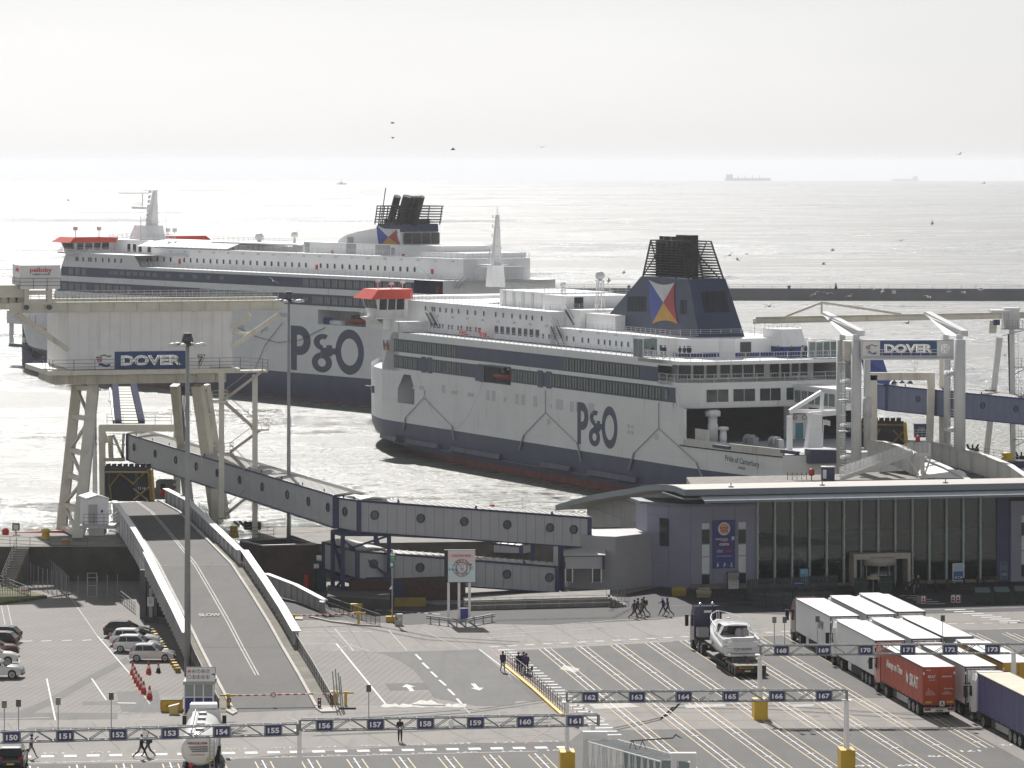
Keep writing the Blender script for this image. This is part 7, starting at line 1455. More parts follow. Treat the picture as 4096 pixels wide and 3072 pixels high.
# - lane gantries
GS = mat('gantry_grey', (.20, .215, .225), .5, var=.12, grime=.3)
def gantry(a, b, nums, legs, label, poles=()):
 """box truss sign gantry with one blue panel per lane"""
 A, Bq = G(*a, 5.3), G(*b, 5.3); d = (Bq-A); L = d.length; d.normalize(); nn = V((-d.y, d.x, 0)); r = E('lane_gantry', V(((A.x+Bq.x)/2, (A.y+Bq.y)/2, 0)), 0, label, 'gantry', 'sign gantries over the lanes')
 hh = .36; dp = .6; mb = MB()
 for w_ in (0, dp):
  for z in (-hh, hh): mb.beam(A+nn*w_+UP*z, Bq+nn*w_+UP*z, .1, .1)
 m = int(L/1.12); mb2 = MB()
 for i in range(m+1):
  p = A+d*(L*i/m); mb.beam(p+UP*hh, p+nn*dp+UP*hh, .06, .06); mb.beam(p-UP*hh, p+nn*dp-UP*hh, .06, .06)
  if i < m:
   q = A+d*(L*(i+1)/m); s_ = 1 if i % 2 else -1
   for w_ in (0, dp): mb2.beam(p+nn*w_+UP*hh*s_, q+nn*w_-UP*hh*s_, .055, .055)
   mb2.beam(p+UP*hh, q+nn*dp+UP*hh, .05, .05)
 for p in (A, Bq): mb.beam(p-UP*hh, p+UP*hh, .12, .12); mb.beam(p+nn*dp-UP*hh, p+nn*dp+UP*hh, .12, .12)
 mb.build('truss_chords', GS, r); mb2.build('truss_lattice', GS, r)
 for n_, u in nums:
  k = (u-CX)/F; t = (k*A.y-A.x)/(d.x-k*d.y); c = A+d*t-nn*.1
  f = MB().prism([c-d*.6-UP*.42,c+d*.6-UP*.42,c+d*.6+UP*.42,c-d*.6+UP*.42],nn*.14).build('lane_sign',GS,r)
  MB().prism([c-d*.5-UP*.33-nn*.02,c+d*.5-UP*.33-nn*.02,c+d*.5+UP*.33-nn*.02,c-d*.5+UP*.33-nn*.02],nn*.04).build('sign_face',mat('lane_blue',(.025,.032,.13),.4,var=.05),f)
  lettering(str(n_), c-nn*.05, d, UP, .36, .76, bold=.035, depth=.02).build('lane_number', SIGNW, f)
 for (u, v, kind) in legs:
  p = G(u, v, 0)
  k = (u-CX)/F; t = (k*A.y-A.x)/(d.x-k*d.y); p = A+d*t+nn*.3; p.z = 0
  if kind == 'block':
   MB().prism([p+d*x*.52+nn*y for x,y in ((-1,-.95),(1,-.95),(1,.95),(-1,.95))],UP*1.5).build('yellow_block',YELLOW,r)
   for y in (-.42,.42): MB().beam(p+nn*y*1.6+UP*1.5,p+nn*y*.5+UP*4.94,.24,.24).build('leg',SIGNW,r)
   MB().beam(p-nn*.5+UP*3.4,p+nn*.5+UP*3.4,.14,.14).build('leg_brace',SIGNW,r)
  else: MB().beam(p,p+UP*4.94,.3,.3).build('leg',SIGNW,r)
  MB().cbx(p+UP*4.9,.7,.8,.06).build('bearing_plate',SIGNW,r)
 for u, h in poles:
  k = (u-CX)/F; t = (k*A.y-A.x)/(d.x-k*d.y); p = A+d*t+nn*dp+UP*hh; MB().tube(p,p+UP*h,.035,6).build('signal_pole',STEEL,r)
  MB().cbx(p+UP*h,.32,.12,.48).build('signal_head',mat('signal_khaki',(.20,.19,.15),.5),r) if u % 2 else MB().cbx(p+UP*h,.32,.12,.48).build('signal_head',DSTEEL,r)
 return r
gantry((-70, 2952), (1193, 2918), [(150, 47), (151, 260), (152, 473), (153, 680), (154, 887), (155, 1093)], [(-60, 0, 'post')], 'lane gantry with signs 150 to 155 in front of the tanker', [(19, 1.5), (76, 1.55), (235, 1.6), (448, 1.85)])
gantry((1201, 2903), (2396, 2881), [(156, 1298), (157, 1502), (158, 1702), (159, 1902), (160, 2101), (161, 2300)], [(1199, 0, 'post'), (2375, 0, 'post')], 'lane gantry with signs 156 to 161 at the bottom centre', [(1478, 1.75)])
gantry((2268, 2789), (3389, 2782), [(162, 2360.5), (163, 2548), (164, 2735), (165, 2922), (166, 3109), (167, 3296)], [(2269, 0, 'block'), (3388, 0, 'block')], 'lane gantry with signs 162 to 167 above the striped lanes')
gantry((3043, 2602), (4420, 2594), [(168, 3126), (169, 3294), (170, 3462), (171, 3631), (172, 3800), (173, 3970)], [(3041, 0, 'block'), (4057, 0, 'block'), (4410, 0, 'block')], 'lane gantry with signs 168 to 173 in front of the parked lorries', [(3101, 1.7), (3142, 1.7), (3274, 1.75), (3776, 1.75)])
for u, v, lab in ((583, 2932, 'round white loudspeaker on the lower left gantry beside the walking pair'), (1805, 2891, 'round white loudspeaker on the bottom centre gantry, right of the lone person'), (2831, 2787, 'round white loudspeaker on the gantry with the yellow leg blocks')):
 p = G(u,v,5.3)-Y3*.2; mb = MB(); mb.tube(p,p-Y3*.3+UP*.05,.1,10,.2); mb.tube(p-UP*.35,p,.04,5); mb.build('loudspeaker',SIGNW,label=lab,cat='loudspeaker')
# - lamp columns
COLM = mat('column_grey', (.33, .34, .35), .5, .2, var=.1, grime=.3)
def lamp_column(u, vb, vt, r0, label, n=6):
 p = G(u, vb, 0); zt = AT(u, vt, p.y).z; r = E('lamp_column', p, 0, label, 'lamp column', 'tall lamp columns')
 MB().tube(p,V((p.x,p.y,zt)),r0,14,r0*.55).build('column',COLM,r)
 c = V((p.x,p.y,zt)); mb = MB(); mb.tube(c-UP*.1,c+UP*.25,.3,10); mb.tube(c+UP*.25,c+UP*1.0,.52,8,.35); mb.build('head_hub',DSTEEL,r)
 for i in range(n):
  a = 2*math.pi*(i+.3)/n; dv = V((math.cos(a),math.sin(a),0)); MB().beam(c+dv*.2,c+dv*1.0+UP*.1,.07).build('lamp_arm',DSTEEL,r)
  mb = MB(); q = c+dv*1.25; rings = [[q+dv*(.42*math.cos(t)*s_)+V((-dv.y,dv.x,0))*(.26*math.sin(t)*s_)+UP*z for t in [k*math.pi/5 for k in range(10)]] for z,s_ in ((-.12,1),(.05,1.02),(.17,.6),(.2,.2))]
  mb.loft(rings); mb.build('floodlight', mat('lamp_shell', (.62, .62, .62), .4), r)
 return r
lamp_column(750, 2702, 1380, .29, 'tall grey lamp column in front of the Dover 7 tower')
lamp_column(1155, 2312, 1205, .25, 'tall grey lamp column behind the white girder, right of the tower')
# - booth, barriers, fences, small furniture
bt = E('kiosk_booth', G(795, 2856), 0, 'blue and glass attendant booth with a board of ten pictograms on top', 'booth')
c = G(795,2862); w_ = 2.45; MB().cbx(c+Y3*1.2,w_,2.3,.15).build('booth_plinth',YELLOW,bt); MB().cbx(c+V((0,1.2,.15)),w_-.15,2.1,1.25).build('booth_base',NAVYB,bt)
MB().cbx(c+V((0,1.2,1.4)),w_-.3,2.0,1.0).build('booth_glass',mat('booth_glass',(.30,.33,.33),.15,spec=.6),bt); MB().cbx(c+V((0,1.2,2.4)),w_,2.4,.25).build('booth_roof',LGREY,bt)
mb = MB()
for x in (-1.12, -.35, .35, 1.12): mb.cbx(c+V((x, .13, .15)), .1, .1, 2.3)
each(mb,'booth_mullion',SIGNW,bt); MB().cbx(c+V((0,.12,1.38)),w_-.1,.12,.08).build('booth_sill',SIGNW,bt)
b0 = c+V((.15,.1,2.62)); bd = MB().cbx(b0,2.3,.1,1.15).build('sign_board',BLACKP,bt); MB().cbx(b0+V((0,-.06,.03)),2.24,.04,1.09).build('sign_face',SIGNW,bd)
for j in range(2):
 for i in range(5):
  q = b0+V((-.9+i*.36, -.09, .82-j*.44)); ps = [(math.cos(t), math.sin(t)) for t in [k*math.pi/9 for k in range(18)]]
  mb = MB()
  for k in range(18): a_, b_ = ps[k], ps[(k+1) % 18]; mb.quad(q+V((a_[0]*.155, 0, a_[1]*.155)), q+V((b_[0]*.155, 0, b_[1]*.155)), q+V((b_[0]*.125, 0, b_[1]*.125)), q+V((a_[0]*.125, 0, a_[1]*.125)))
  if (i, j) == (0, 0): mb.quad(*[q+V((a_*.09, 0, b_*.07)) for a_, b_ in ps])
  elif (i, j) == (1, 0): mb.quad(q+V((-.07, 0, -.05)), q+V((.05, 0, -.05)), q+V((.06, 0, .04)), q+V((-.08, 0, .04)))
  elif (i, j) == (2, 0): mb.quad(q+V((-.07, 0, .07)), q+V((.07, 0, .07)), q+V((0, 0, -.02))); mb.quad(q+V((-.01, 0, 0)), q+V((.01, 0, 0)), q+V((.01, 0, -.08)), q+V((-.01, 0, -.08)))
  elif (i, j) == (3, 0): mb.quad(q+V((-.08, 0, 0)), q+V((.08, 0, 0)), q+V((.08, 0, .06)), q+V((-.08, 0, .06))); mb.quad(q+V((-.05, 0, -.07)), q+V((.05, 0, -.07)), q+V((.05, 0, -.02)), q+V((-.05, 0, -.02)))
  elif (i, j) == (4, 0): mb.beam(q+V((-.06, 0, -.06)), q+V((.06, 0, .06)), .03); mb.quad(q+V((.02, 0, .04)), q+V((.08, 0, .04)), q+V((.08, 0, .09)), q+V((.02, 0, .09)))
  elif i: mb.quad(q+V((-.03, 0, -.09)), q+V((.03, 0, -.09)), q+V((.04, 0, .04)), q+V((-.04, 0, .04))); mb.quad(*[q+V((a_*.028, 0, .07+b_*.028)) for a_, b_ in ps])
  mb.build('pictogram', SIGNR if (i, j) == (0, 0) else BLACKP, bd)
q = b0+V((.98,-.09,.58)); MB().quad(q+V((-.14,0,-.035)),q+V((.02,0,-.035)),q+V((.02,0,-.12)),q+V((.15,0,0)),q+V((.02,0,.12)),q+V((.02,0,.035)),q+V((-.14,0,.035))).build('arrow',BLACKP,bd)
mb = MB(); mb.cbx(c+V((-.45,-.15,.05)),.45,.3,.8); mb.cbx(c+V((-.45,-.15,.85)),.3,.3,.2); mb.build('fire_point',REDP,label='red fire extinguisher stand against the blue booth',cat='fire point')
sk = E('skip_bin',G(680,2842),0,'yellow steel box with red end panel left of the booth','bin'); c = G(685,2846); MB().cbx(c+Y3*.8,1.55,1.7,.85).build('box_body',YELLOW,sk); MB().cbx(c+V((0,.8,.85)),1.65,1.8,.08).build('box_lid',CONC,sk); MB().cbx(c+V((-.82,.5,.1)),.1,.6,.7).build('end_panel',REDP,sk); lettering('PLANT',c+V((.1,-.06,.45)),X3,UP,.2,.9,depth=.01).build('box_words',BLACKP,sk)
gb_ = E('grit_bin',G(694,2856),0,'small yellow grit bin with sloping lid beside the booth','bin'); c = G(694,2858); MB().prism([c+V((-.3,0,0)),c+V((.3,0,0)),c+V((.38,0,.75)),c+V((-.38,0,.55))],(0,.6,0)).build('bin_body',mat('faded_yellow',(.62,.47,.18),.6),gb_); MB().prism([c+V((-.42,-.05,.55)),c+V((.42,-.05,.76)),c+V((.42,-.05,.82)),c+V((-.42,-.05,.61))],(0,.7,0)).build('bin_lid',mat('bin_lid_pale',(.60,.54,.42),.6),gb_)
def barrier(a, b, pa, pb, label, n=22):
 """striped boom on yellow posts"""
 A, Bq = G(*a, 1.0), G(*b, 1.0); r = E('boom_barrier', V((A.x, A.y, 0)), 0, label, 'barrier', 'striped boom barriers'); n = int((Bq-A).length/.3)
 for i in range(n): MB().beam(A.lerp(Bq,i/n),A.lerp(Bq,(i+1)/n),.09,.11).build('boom_stripe',SIGNR if i % 2 else SIGNW,r)
 for t, ex in ((pa, 1), (pb, 1)):
  if t is None: continue
  p = A.lerp(Bq,t); q = V((p.x,p.y,0)); MB().cbx(q,.22,.22,1.15).build('post',YELLOW,r); MB().cbx(q+UP*.97,1.3,.14,.13).build('counterweight',YELLOW,r)
 c = A.lerp(Bq,.52); MB().tube(c-Y3*.08,c-Y3*.04,.2,14).build('stop_disc',SIGNR,r); MB().tube(c-Y3*.1,c-Y3*.07,.14,14).build('stop_disc_face',SIGNW,r)
 return r
barrier((905, 2783), (1268, 2775), .02, None, 'red and white boom across the foot of the ramp')
barrier((1275, 2776), (1385, 2773), None, .98, 'short red and white boom right of the ramp kerb')
barrier((1170, 2464), (1440, 2453), .02, .98, 'red and white boom with yellow posts beyond the ramp girder')
for u, v, lab in ((918, 2798, 'small blue sign with yellow post left of the ramp barrier'), (1278, 2800, 'blue sign with two pictures right of the ramp barrier')):
 r = E('post_sign',G(u,v+40),0,lab,'sign'); c = G(u,v+36); MB().cbx(c,.1,.1,.9).build('post',YELLOW,r); MB().cbx(c+V((0,-.08,.5 if u < 1000 else .15)),.28,.05,.3 if u < 1000 else .75).build('sign_panel',SIGNB,r)
 for k in range(1 if u < 1000 else 2): q = c+V((0,-.12,.65 if u < 1000 else .35+.36*k)); MB().tube(q,q-Y3*.02,.1,12).build('sign_disc',SIGNR,r); MB().tube(q-Y3*.02,q-Y3*.03,.06,12).build('sign_disc_face',SIGNW,r)
def fence(pts, label, h=1.1, step=1.5, bars=0, kerb=None, m=None):
 pts = [G(*p) if not isinstance(p, V) else p for p in pts]; r = E('guard_fence', pts[0], 0, label, 'fence'); z = UP*(.18 if kerb else 0)
 mb = MB().rail([p+z for p in pts],h,step,.03,3 if not bars else 2,.035)
 if bars: mb.rail([p+z for p in pts], h*.95, bars, .012, 1, .014, 3)
 mb.build('rails_and_posts', m or DSTEEL, r)
 if kerb:
  mb = MB()
  for a, b in zip(pts, pts[1:]): mb.beam(a+UP*.09-e2*.1, b+UP*.09-e2*.1, .4, .18)
  mb.build('yellow_kerb', kerb, r)
 return r
fence([(2023, 2664), (2140, 2760), (2258, 2866)], 'dark handrail on a yellow kerb beside the striped footway', 1.15, 1.2, kerb=YELLOW)
fence([(1305, 2430), (1520, 2505)], 'dark railing along the kerb below the blue trestle', 1.1, 1.4, .25)
fence([(2755, 2398), (2870, 2410), (3000, 2425), (3200, 2452)], 'black railing with round posts in front of the lavender wall', 1.15, 2.6, .3, m=BLACKP)
fn = E('picket_enclosure', G(3200, 2440), 0, 'dark grey close boarded picket enclosure for dogs under the glass front', 'fence')
for (a, b) in (((2990, 2372), (3010, 2425)), ((3010, 2425), (3330, 2418)), ((2990, 2372), (3350, 2352))):
 A, Bq = G(*a), G(*b); n = int((Bq-A).length/.22)
 for i in range(n): p = A.lerp(Bq,(i+.5)/n); MB().beam(p,p+UP*1.35,.13,.03).build('picket',mat('picket_grey',(.075,.08,.085),.7,var=.2),fn)
 MB().beam(A+UP*1.1,Bq+UP*1.1,.06,.08).build('picket_rail',MATS['picket_grey'],fn); MB().beam(A+UP*.3,Bq+UP*.3,.06,.08).build('picket_rail',MATS['picket_grey'],fn)
r = E('post_sign',G(3197,2388),0,'small blue Dog Exercise sign on the picket enclosure','sign'); c = G(3197,2398,0)+UP*1.3; MB().cbx(c,1.05,.06,.5).build('sign_panel',SIGNB,r); lettering('Dog Exercise',c+V((0,-.05,.3)),X3,UP,.15,.85,depth=.01).build('sign_words',SIGNW,r); MB().cbx(c-UP*1.3,.08,.08,1.3).build('post',DSTEEL,r)
# waste containers, benches, bollards, planters, palings
for i, (u, v) in enumerate(((3932, 2418), (4010, 2416), (4090, 2412))):
 c = G(u, v); r = E('waste_container', c, 0, 'dark green wheeled waste container, %s of the row at the right edge' % ('leftmost', 'middle one', 'rightmost')[i], 'waste container', 'wheeled waste containers')
 MB().loft([[c+V((x*.58,y*.45+.45,.2)) for x,y in ((-1,-1),(1,-1),(1,1),(-1,1))],[c+V((x*.7,y*.55+.45,1.15)) for x,y in ((-1,-1),(1,-1),(1,1),(-1,1))]],False).build('container_body',mat('bin_dark',(.02,.028,.028),.5),r)
 MB().prism([c+V((-.74,-.15,1.17)),c+V((.74,-.15,1.17)),c+V((.7,1.05,1.5)),c+V((-.7,1.05,1.5))],(0,0,.06)).build('container_lid',mat('bin_lid_green',(.05,.085,.08),.35),r)
 for x in (-.55,.55): MB().tube(c+V((x-.05,.1,.1)),c+V((x+.05,.1,.1)),.1,10).build('wheel',BLACKR,r)
for i, (u, v, lab) in enumerate(((3445, 2378, 'dark waste container with open lid left of the white trailers, under the entrance'), (3545, 2376, 'dark waste container behind the white trailers, right of the parasol'))):
 c = G(u,v); r = E('waste_container',c,0,lab,'waste container'); MB().cbx(c+Y3*.4,1.3,.9,1.15).build('container_body',MATS['bin_dark'],r); MB().prism([c+V((-.7,-.1,1.17)),c+V((.7,-.1,1.17)),c+V((.65,.9,1.5)),c+V((-.65,.9,1.5))],(0,0,.06)).build('container_lid',MATS['bin_lid_green'],r)
r = E('parasol',G(3493,2378),0,'folded tan parasol over a dark waste container near the entrance','parasol'); c = G(3493,2378); MB().lathe(c+UP*1.55,[(.75,0),(.6,.2),(.25,.38),(.02,.42)],10).build('canopy',mat('parasol_tan',(.36,.30,.21),.8),r); MB().tube(c,c+UP*1.6,.04,6).build('pole',STEEL,r)
for i,(u,v) in enumerate(((3690,2372),(3745,2370),(3800,2368),(3856,2350),(3910,2348))): MB().tube(G(u,v),G(u,v)+UP*1.0,.11,8).build('bollard',BLACKP,label='black bollard on the forecourt in front of the glass hall',cat='bollard',group='black forecourt bollards')
def bench(u, v, lab):
 c = G(u, v); r = E('picnic_bench', c, 0, lab, 'picnic bench', 'picnic benches by the glass front'); wd = mat('bench_timber', (.085, .065, .05), .8)
 MB().cbx(c+UP*.72,1.7,.7,.05).build('table_top',wd,r)
 for y in (-.65,.65): MB().cbx(c+V((0,y,.42)),1.7,.26,.05).build('seat',wd,r)
 for x in (-.6, .6):
  for s_ in (-1,1): MB().beam(c+V((x,s_*.75,0)),c+V((x,s_*.2,.72)),.08).build('leg',wd,r)
for u, v, lab in ((3680, 2350, 'picnic bench nearest the standing people by the entrance'), (3765, 2349, 'picnic bench left of the blue poster stand'), (3870, 2372, 'picnic bench left of the row of waste containers'), (3960, 2338, 'picnic bench by the right end of the glass front')): bench(u, v, lab)
for u, v, lab in ((3687, 2416, 'wire planter with a white warning sign beside the forecourt crossing'), (3826, 2412, 'wire planter with two white warning signs left of the waste containers')):
 c = G(u,v); r = E('planter_cage',c,0,lab,'planter'); MB().cbx(c+Y3*.35,.95,.8,.75).build('cage_body',mat('cage_grey',(.20,.20,.17),.7),r)
 for k in range(1 if u < 3700 else 2): x = .15-k*.5; MB().cbx(c+V((x,-.07,.05)),.36,.03,.72).build('warning_sign',SIGNW,r); MB().quad(c+V((x-.13,-.095,.42)),c+V((x+.13,-.095,.42)),c+V((x,-.095,.68))).build('warning_triangle',BLACKP,r); MB().cbx(c+V((x,-.09,.1)),.3,.02,.25).build('warning_band',SIGNR,r)
for u, v, m, lab, nm in ((2716, 2383, mat('moss_yellow', (.30, .23, .05), .8, var=.3), 'yellow mossy grit bin by the lavender corner', 'grit_bin'), (2815, 2388, mat('pale_crate', (.40, .36, .22), .7), 'pale slatted crate bin behind the black railing', 'crate_bin')):
 c = G(u,v); MB().loft([[c+V((x*.65,y*.4,0)) for x,y in ((-1,-1),(1,-1),(1,1),(-1,1))],[c+V((x*.75,y*.5,.6)) for x,y in ((-1,-1),(1,-1),(1,1),(-1,1))],[c+V((x*.5,y*.3,.9)) for x,y in ((-1,-1),(1,-1),(1,1),(-1,1))]],False).build(nm,m,label=lab,cat='bin')
# LED sign, barrier rails, signal pole
ld = E('message_sign', G(1834, 2490), 0, 'large pink LED sign on white posts warning drivers not to phone or text', 'sign'); y0 = G(1834, 2490).y
p,q = AT(1792,2330,y0),AT(1901,2200,y0); MB().bx(p.x-.35,q.x,y0,y0+.5,p.z,q.z).build('sign_box',BLACKP,ld)
LED = D.materials.new('led_screen'); LED.use_nodes = True; nt = LED.node_tree; b = nt.nodes['Principled BSDF']; ps = node(nt, 'ShaderNodeNewGeometry').outputs['Position']; wv = node(nt, 'ShaderNodeTexNoise', Scale=.8, Detail=3); mp = node(nt, 'ShaderNodeMapping'); mp.inputs['Scale'].default_value = (.05, .05, 1.6); nt.links.new(ps, mp.inputs[0]); nt.links.new(mp.outputs[0], wv.inputs['Vector']); cc = mixc(nt, rng(nt, wv.outputs[0], .38, .62), (.50, .27, .26), (.33, .41, .43)); nt.links.new(cc, b.inputs['Base Color']); nt.links.new(cc, b.inputs['Emission Color']); b.inputs['Emission Strength'].default_value = .22
MB().bx(p.x,q.x,y0-.04,y0,p.z+.04,q.z-.04).build('sign_screen',LED,ld)
xc = (p.x+q.x)/2; zc = (p.z+q.z)/2-.15; up_ = UP+V((.02, 0, 0))
lettering("IT'S NOT WORTH THE RISK",(xc,y0-.06,q.z-.5),X3,UP,.17,1.75,bold=.02,depth=.01).build('sign_words',mat('sign_maroon',(.22,.03,.04),.5),ld); MB().bx(xc-.9,xc+.9,y0-.06,y0-.05,q.z-.65,q.z-.63).build('sign_underline',MATS['sign_maroon'],ld)
def annulus(c, r0, r1, m, nm, par, n=28):
 mb = MB()
 for i in range(n):
  a_, b_ = 2*math.pi*i/n, 2*math.pi*(i+1)/n; mb.quad(*[V((c[0]+r_*math.cos(t), c[1], c[2]+r_*math.sin(t))) for r_, t in ((r0, a_), (r1, a_), (r1, b_), (r0, b_))])
 return mb.build(nm, m, par)
annulus((xc, y0-.06, zc), .80, .84, BLACKP, 'sign_ring', ld); annulus((xc, y0-.06, zc), .46, .54, SIGNR, 'sign_ring', ld); annulus((xc, y0-.06, zc), .56, .58, BLACKP, 'sign_ring', ld)
for s, a0, sg_ in (('NO DIALING NO TEXTING', 160, -1), ('WHILE DRIVING', 215, 1)):
 mb = MB()
 for i, ch in enumerate(s):
  if ch == ' ': continue
  t = math.radians(a0+sg_*i*(140/20 if sg_ < 0 else 110/12)); rd = V((math.cos(t), 0, math.sin(t))); upv = rd if sg_ < 0 else -rd; xd = V((upv.z, 0, -upv.x)); lettering(ch, V((xc, y0-.07, zc))+rd*.69, xd, upv, .13, .085, bold=.02, depth=.01, mb=mb)
 mb.build('sign_words', BLACKP, ld)
mb = MB(); mb.beam((xc-.14,y0-.07,zc-.05),(xc+.1,y0-.07,zc-.3),.14,.02); mb.bx(xc-.04,xc+.16,y0-.08,y0-.06,zc-.05,zc+.32); mb.build('phone_symbol',BLACKP,ld); MB().beam((xc-.34,y0-.1,zc+.34),(xc+.34,y0-.1,zc-.34),.08,.02).build('red_slash',SIGNR,ld); MB().bx(xc-.01,xc+.13,y0-.085,y0-.08,zc,zc+.28).build('phone_screen',SIGNW,ld)
xl = p.x+.25; mb = MB(); mb.quad((xl-.18,y0-.06,zc-.3),(xl,y0-.06,zc-.15),(xl-.18,y0-.06,zc)); mb.quad((xl+.18,y0-.06,zc-.3),(xl,y0-.06,zc-.15),(xl+.18,y0-.06,zc)); mb.build('port_emblem',mat('emblem_violet',(.20,.16,.42),.5),ld); lettering('PORT OF',(xl+.48,y0-.06,zc-.08),X3,UP,.07,.36,depth=.01).build('sign_words',BLUET,ld); lettering('DOVER',(xl+.48,y0-.06,zc-.22),X3,UP,.11,.4,bold=.03,depth=.01).build('sign_words',BLUET,ld)
xr = q.x-.42; mb = MB()
for k in range(8): t = k*math.pi/4; mb.quad((xr, y0-.06, zc), (xr+.1*math.cos(t-.4), y0-.06, zc+.1*math.sin(t-.4)), (xr+.27*math.cos(t), y0-.06, zc+.27*math.sin(t)), (xr+.1*math.cos(t+.4), y0-.06, zc+.1*math.sin(t+.4)))
mb.bx(xr-.1, xr+.1, y0-.07, y0-.06, zc+.26, zc+.38); mb.build('police_star', mat('star_dark', (.03, .05, .05), .5), ld); annulus((xr, y0-.07, zc), .08, .12, SIGNW, 'star_ring', ld)
for u in (1794,1836,1878): k = AT(u,2330,y0+.25); MB().beam((k.x,k.y,0),k,.24,.24).build('sign_post',SIGNW,ld)
MB().cbx(G(1857,2478)+V((0,-.2,0)),.9,.6,1.1).build('equipment_box',NAVYB,label='blue equipment box between the posts of the LED sign',cat='box')
cr = E('crash_barrier', G(1820, 2500), 0, 'galvanised vee shaped crash barrier in front of the LED sign', 'barrier'); ps = [G(1706, 2494), G(1722, 2495), G(1845, 2510), G(1968, 2487), G(1980, 2486)]
mb = MB()
for a, b in zip(ps, ps[1:]):
 for z in (.5, .68): mb.beam(a+UP*z, b+UP*z, .1, .13)
mb.build('barrier_rail', STEEL, cr)
for t in range(8): k = t/7; c = ps[1].lerp(ps[2],k*2) if k < .5 else ps[2].lerp(ps[3],k*2-1); MB().cbx(c+Y3*.12,.12,.16,.65).build('barrier_post',STEEL,cr)
sp_ = E('signal_pole',G(1570,2490),0,'slim grey pole with green 1A sign and speaker on a yellow base','sign pole'); c = G(1569,2488); MB().tube(c,c+UP*6.6,.08,8).build('pole',STEEL,sp_); MB().cbx(c,1.2,.5,.55).build('yellow_base',YELLOW,sp_)
k = MB().cbx(c+V((.05,-.12,5.9)),.55,.05,.6).build('green_sign',mat('sign_green',(.03,.22,.13),.5),sp_); lettering('1A',c+V((.05,-.17,6.05)),X3,UP,.2,.24,bold=.02,depth=.01).build('sign_words',SIGNW,k); MB().cbx(c+V((.05,-.16,6.25)),.4,.02,.2).build('sign_symbol',SIGNW,k); k = MB().cbx(c+V((-.05,-.12,5.1)),.34,.05,.6).build('green_sign',MATS['sign_green'],sp_); MB().cbx(c+V((-.05,-.16,5.25)),.22,.02,.3).build('sign_symbol',SIGNW,k)
MB().lathe(c+UP*6.6,[(.05,0),(.07,.1),(.02,.2)],8).build('beacon',ORANGE,sp_); MB().prism([c+V((-.3,-.2,3.1)),c+V((0,-.2,3.1)),c+V((0,-.2,3.5))],(0,.2,0)).build('loudspeaker',SIGNW,sp_); MB().cbx(c+V((-.05,-.14,.95)),.16,.06,.25).build('yellow_plate',YELLOW,sp_)
c = G(1594,2502); r = E('electrical_cabinet',c,0,'pale grey electrical cabinet on the kerb right of the 1A pole','cabinet'); MB().cbx(c+Y3*.3,.72,.5,1.05).build('cabinet_body',mat('cabinet_pale',(.50,.49,.46),.6),r); MB().cbx(c+V((.1,.04,.45)),.18,.02,.2).build('cabinet_label',SIGNW,r); MB().cbx(c+V((-.2,.04,.5)),.1,.02,.3).build('cabinet_switch',BLACKP,r)
for u,v,w_,lab in ((1640,2425,3.0,'long mossy yellow concrete block under the lower gangway'),(1425,2448,1.1,'yellow dented grit bin below the blue trestle')): c = G(u,v); MB().loft([[c+V((x*w_/2*1.02,y*.35,0)) for x,y in ((-1,-1),(1,-1),(1,1),(-1,1))],[c+V((x*w_/2,y*.28,.8)) for x,y in ((-1,-1),(1,-1),(1,1),(-1,1))]],False).build('concrete_block' if w_ > 2 else 'grit_bin',MATS['moss_yellow'] if w_ > 2 else YELLOW,label=lab,cat='block' if w_ > 2 else 'bin')
# grey posts bundle on a foot, traffic islands, kerbs
pb = E('post_bundle', G(1345, 2840), 0, 'four leaning grey metal posts with mesh on a black foot', 'post'); c = G(1350, 2836)
for x,h in ((-.4,3.0),(-.18,3.2),(.05,2.9),(.2,2.6)): MB().beam(c+V((x+.25,0,0)),c+V((x,0,h)),.09).build('post',STEEL,pb)
MB().cbx(c+V((.5,0,0)),1.9,.4,.12).build('foot',BLACKR,pb); mb = MB(); mb.rail([c+V((-.2,.1,.9)),c+V((.25,.1,.9))],1.0,.08,.012,3,.012,3); mb.build('mesh_panel',DSTEEL,pb)
MB().loft([[G(1337,2812)+V((x*.3,y*.25,0)) for x,y in ((-1,-1),(1,-1),(1,1),(-1,1))],[G(1337,2812)+V((x*.36,y*.3,.95)) for x,y in ((-1,-1),(1,-1),(1,1),(-1,1))]],False).build('grit_bin',YELLOW,label='upright yellow grit bin at the right foot of the ramp',cat='bin')
KERB = MATS['kerb_concrete']
for pts,nm in (([(868,2760),(905,2848),(930,2862),(950,2852),(942,2838),(900,2740)],'kerb_island'),([(1264,2838),(1285,2852),(1345,2850),(1358,2842),(1300,2815),(1240,2790)],'kerb_island'),([(1168,2480),(1210,2482),(1212,2472),(1168,2470)],'kerb_island')): MB().prism([G(*p) for p in pts],(0,0,.13)).build(nm,KERB,kind='structure')
mb = MB(); q = [G(*p) for p in ((1240,2470),(1330,2490),(1440,2503),(1515,2507))]
for a, b in zip(q, q[1:]): mb.beam(a+UP*.07, b+UP*.07, .25, .15)
mb.build('kerb', KERB, kind='structure')
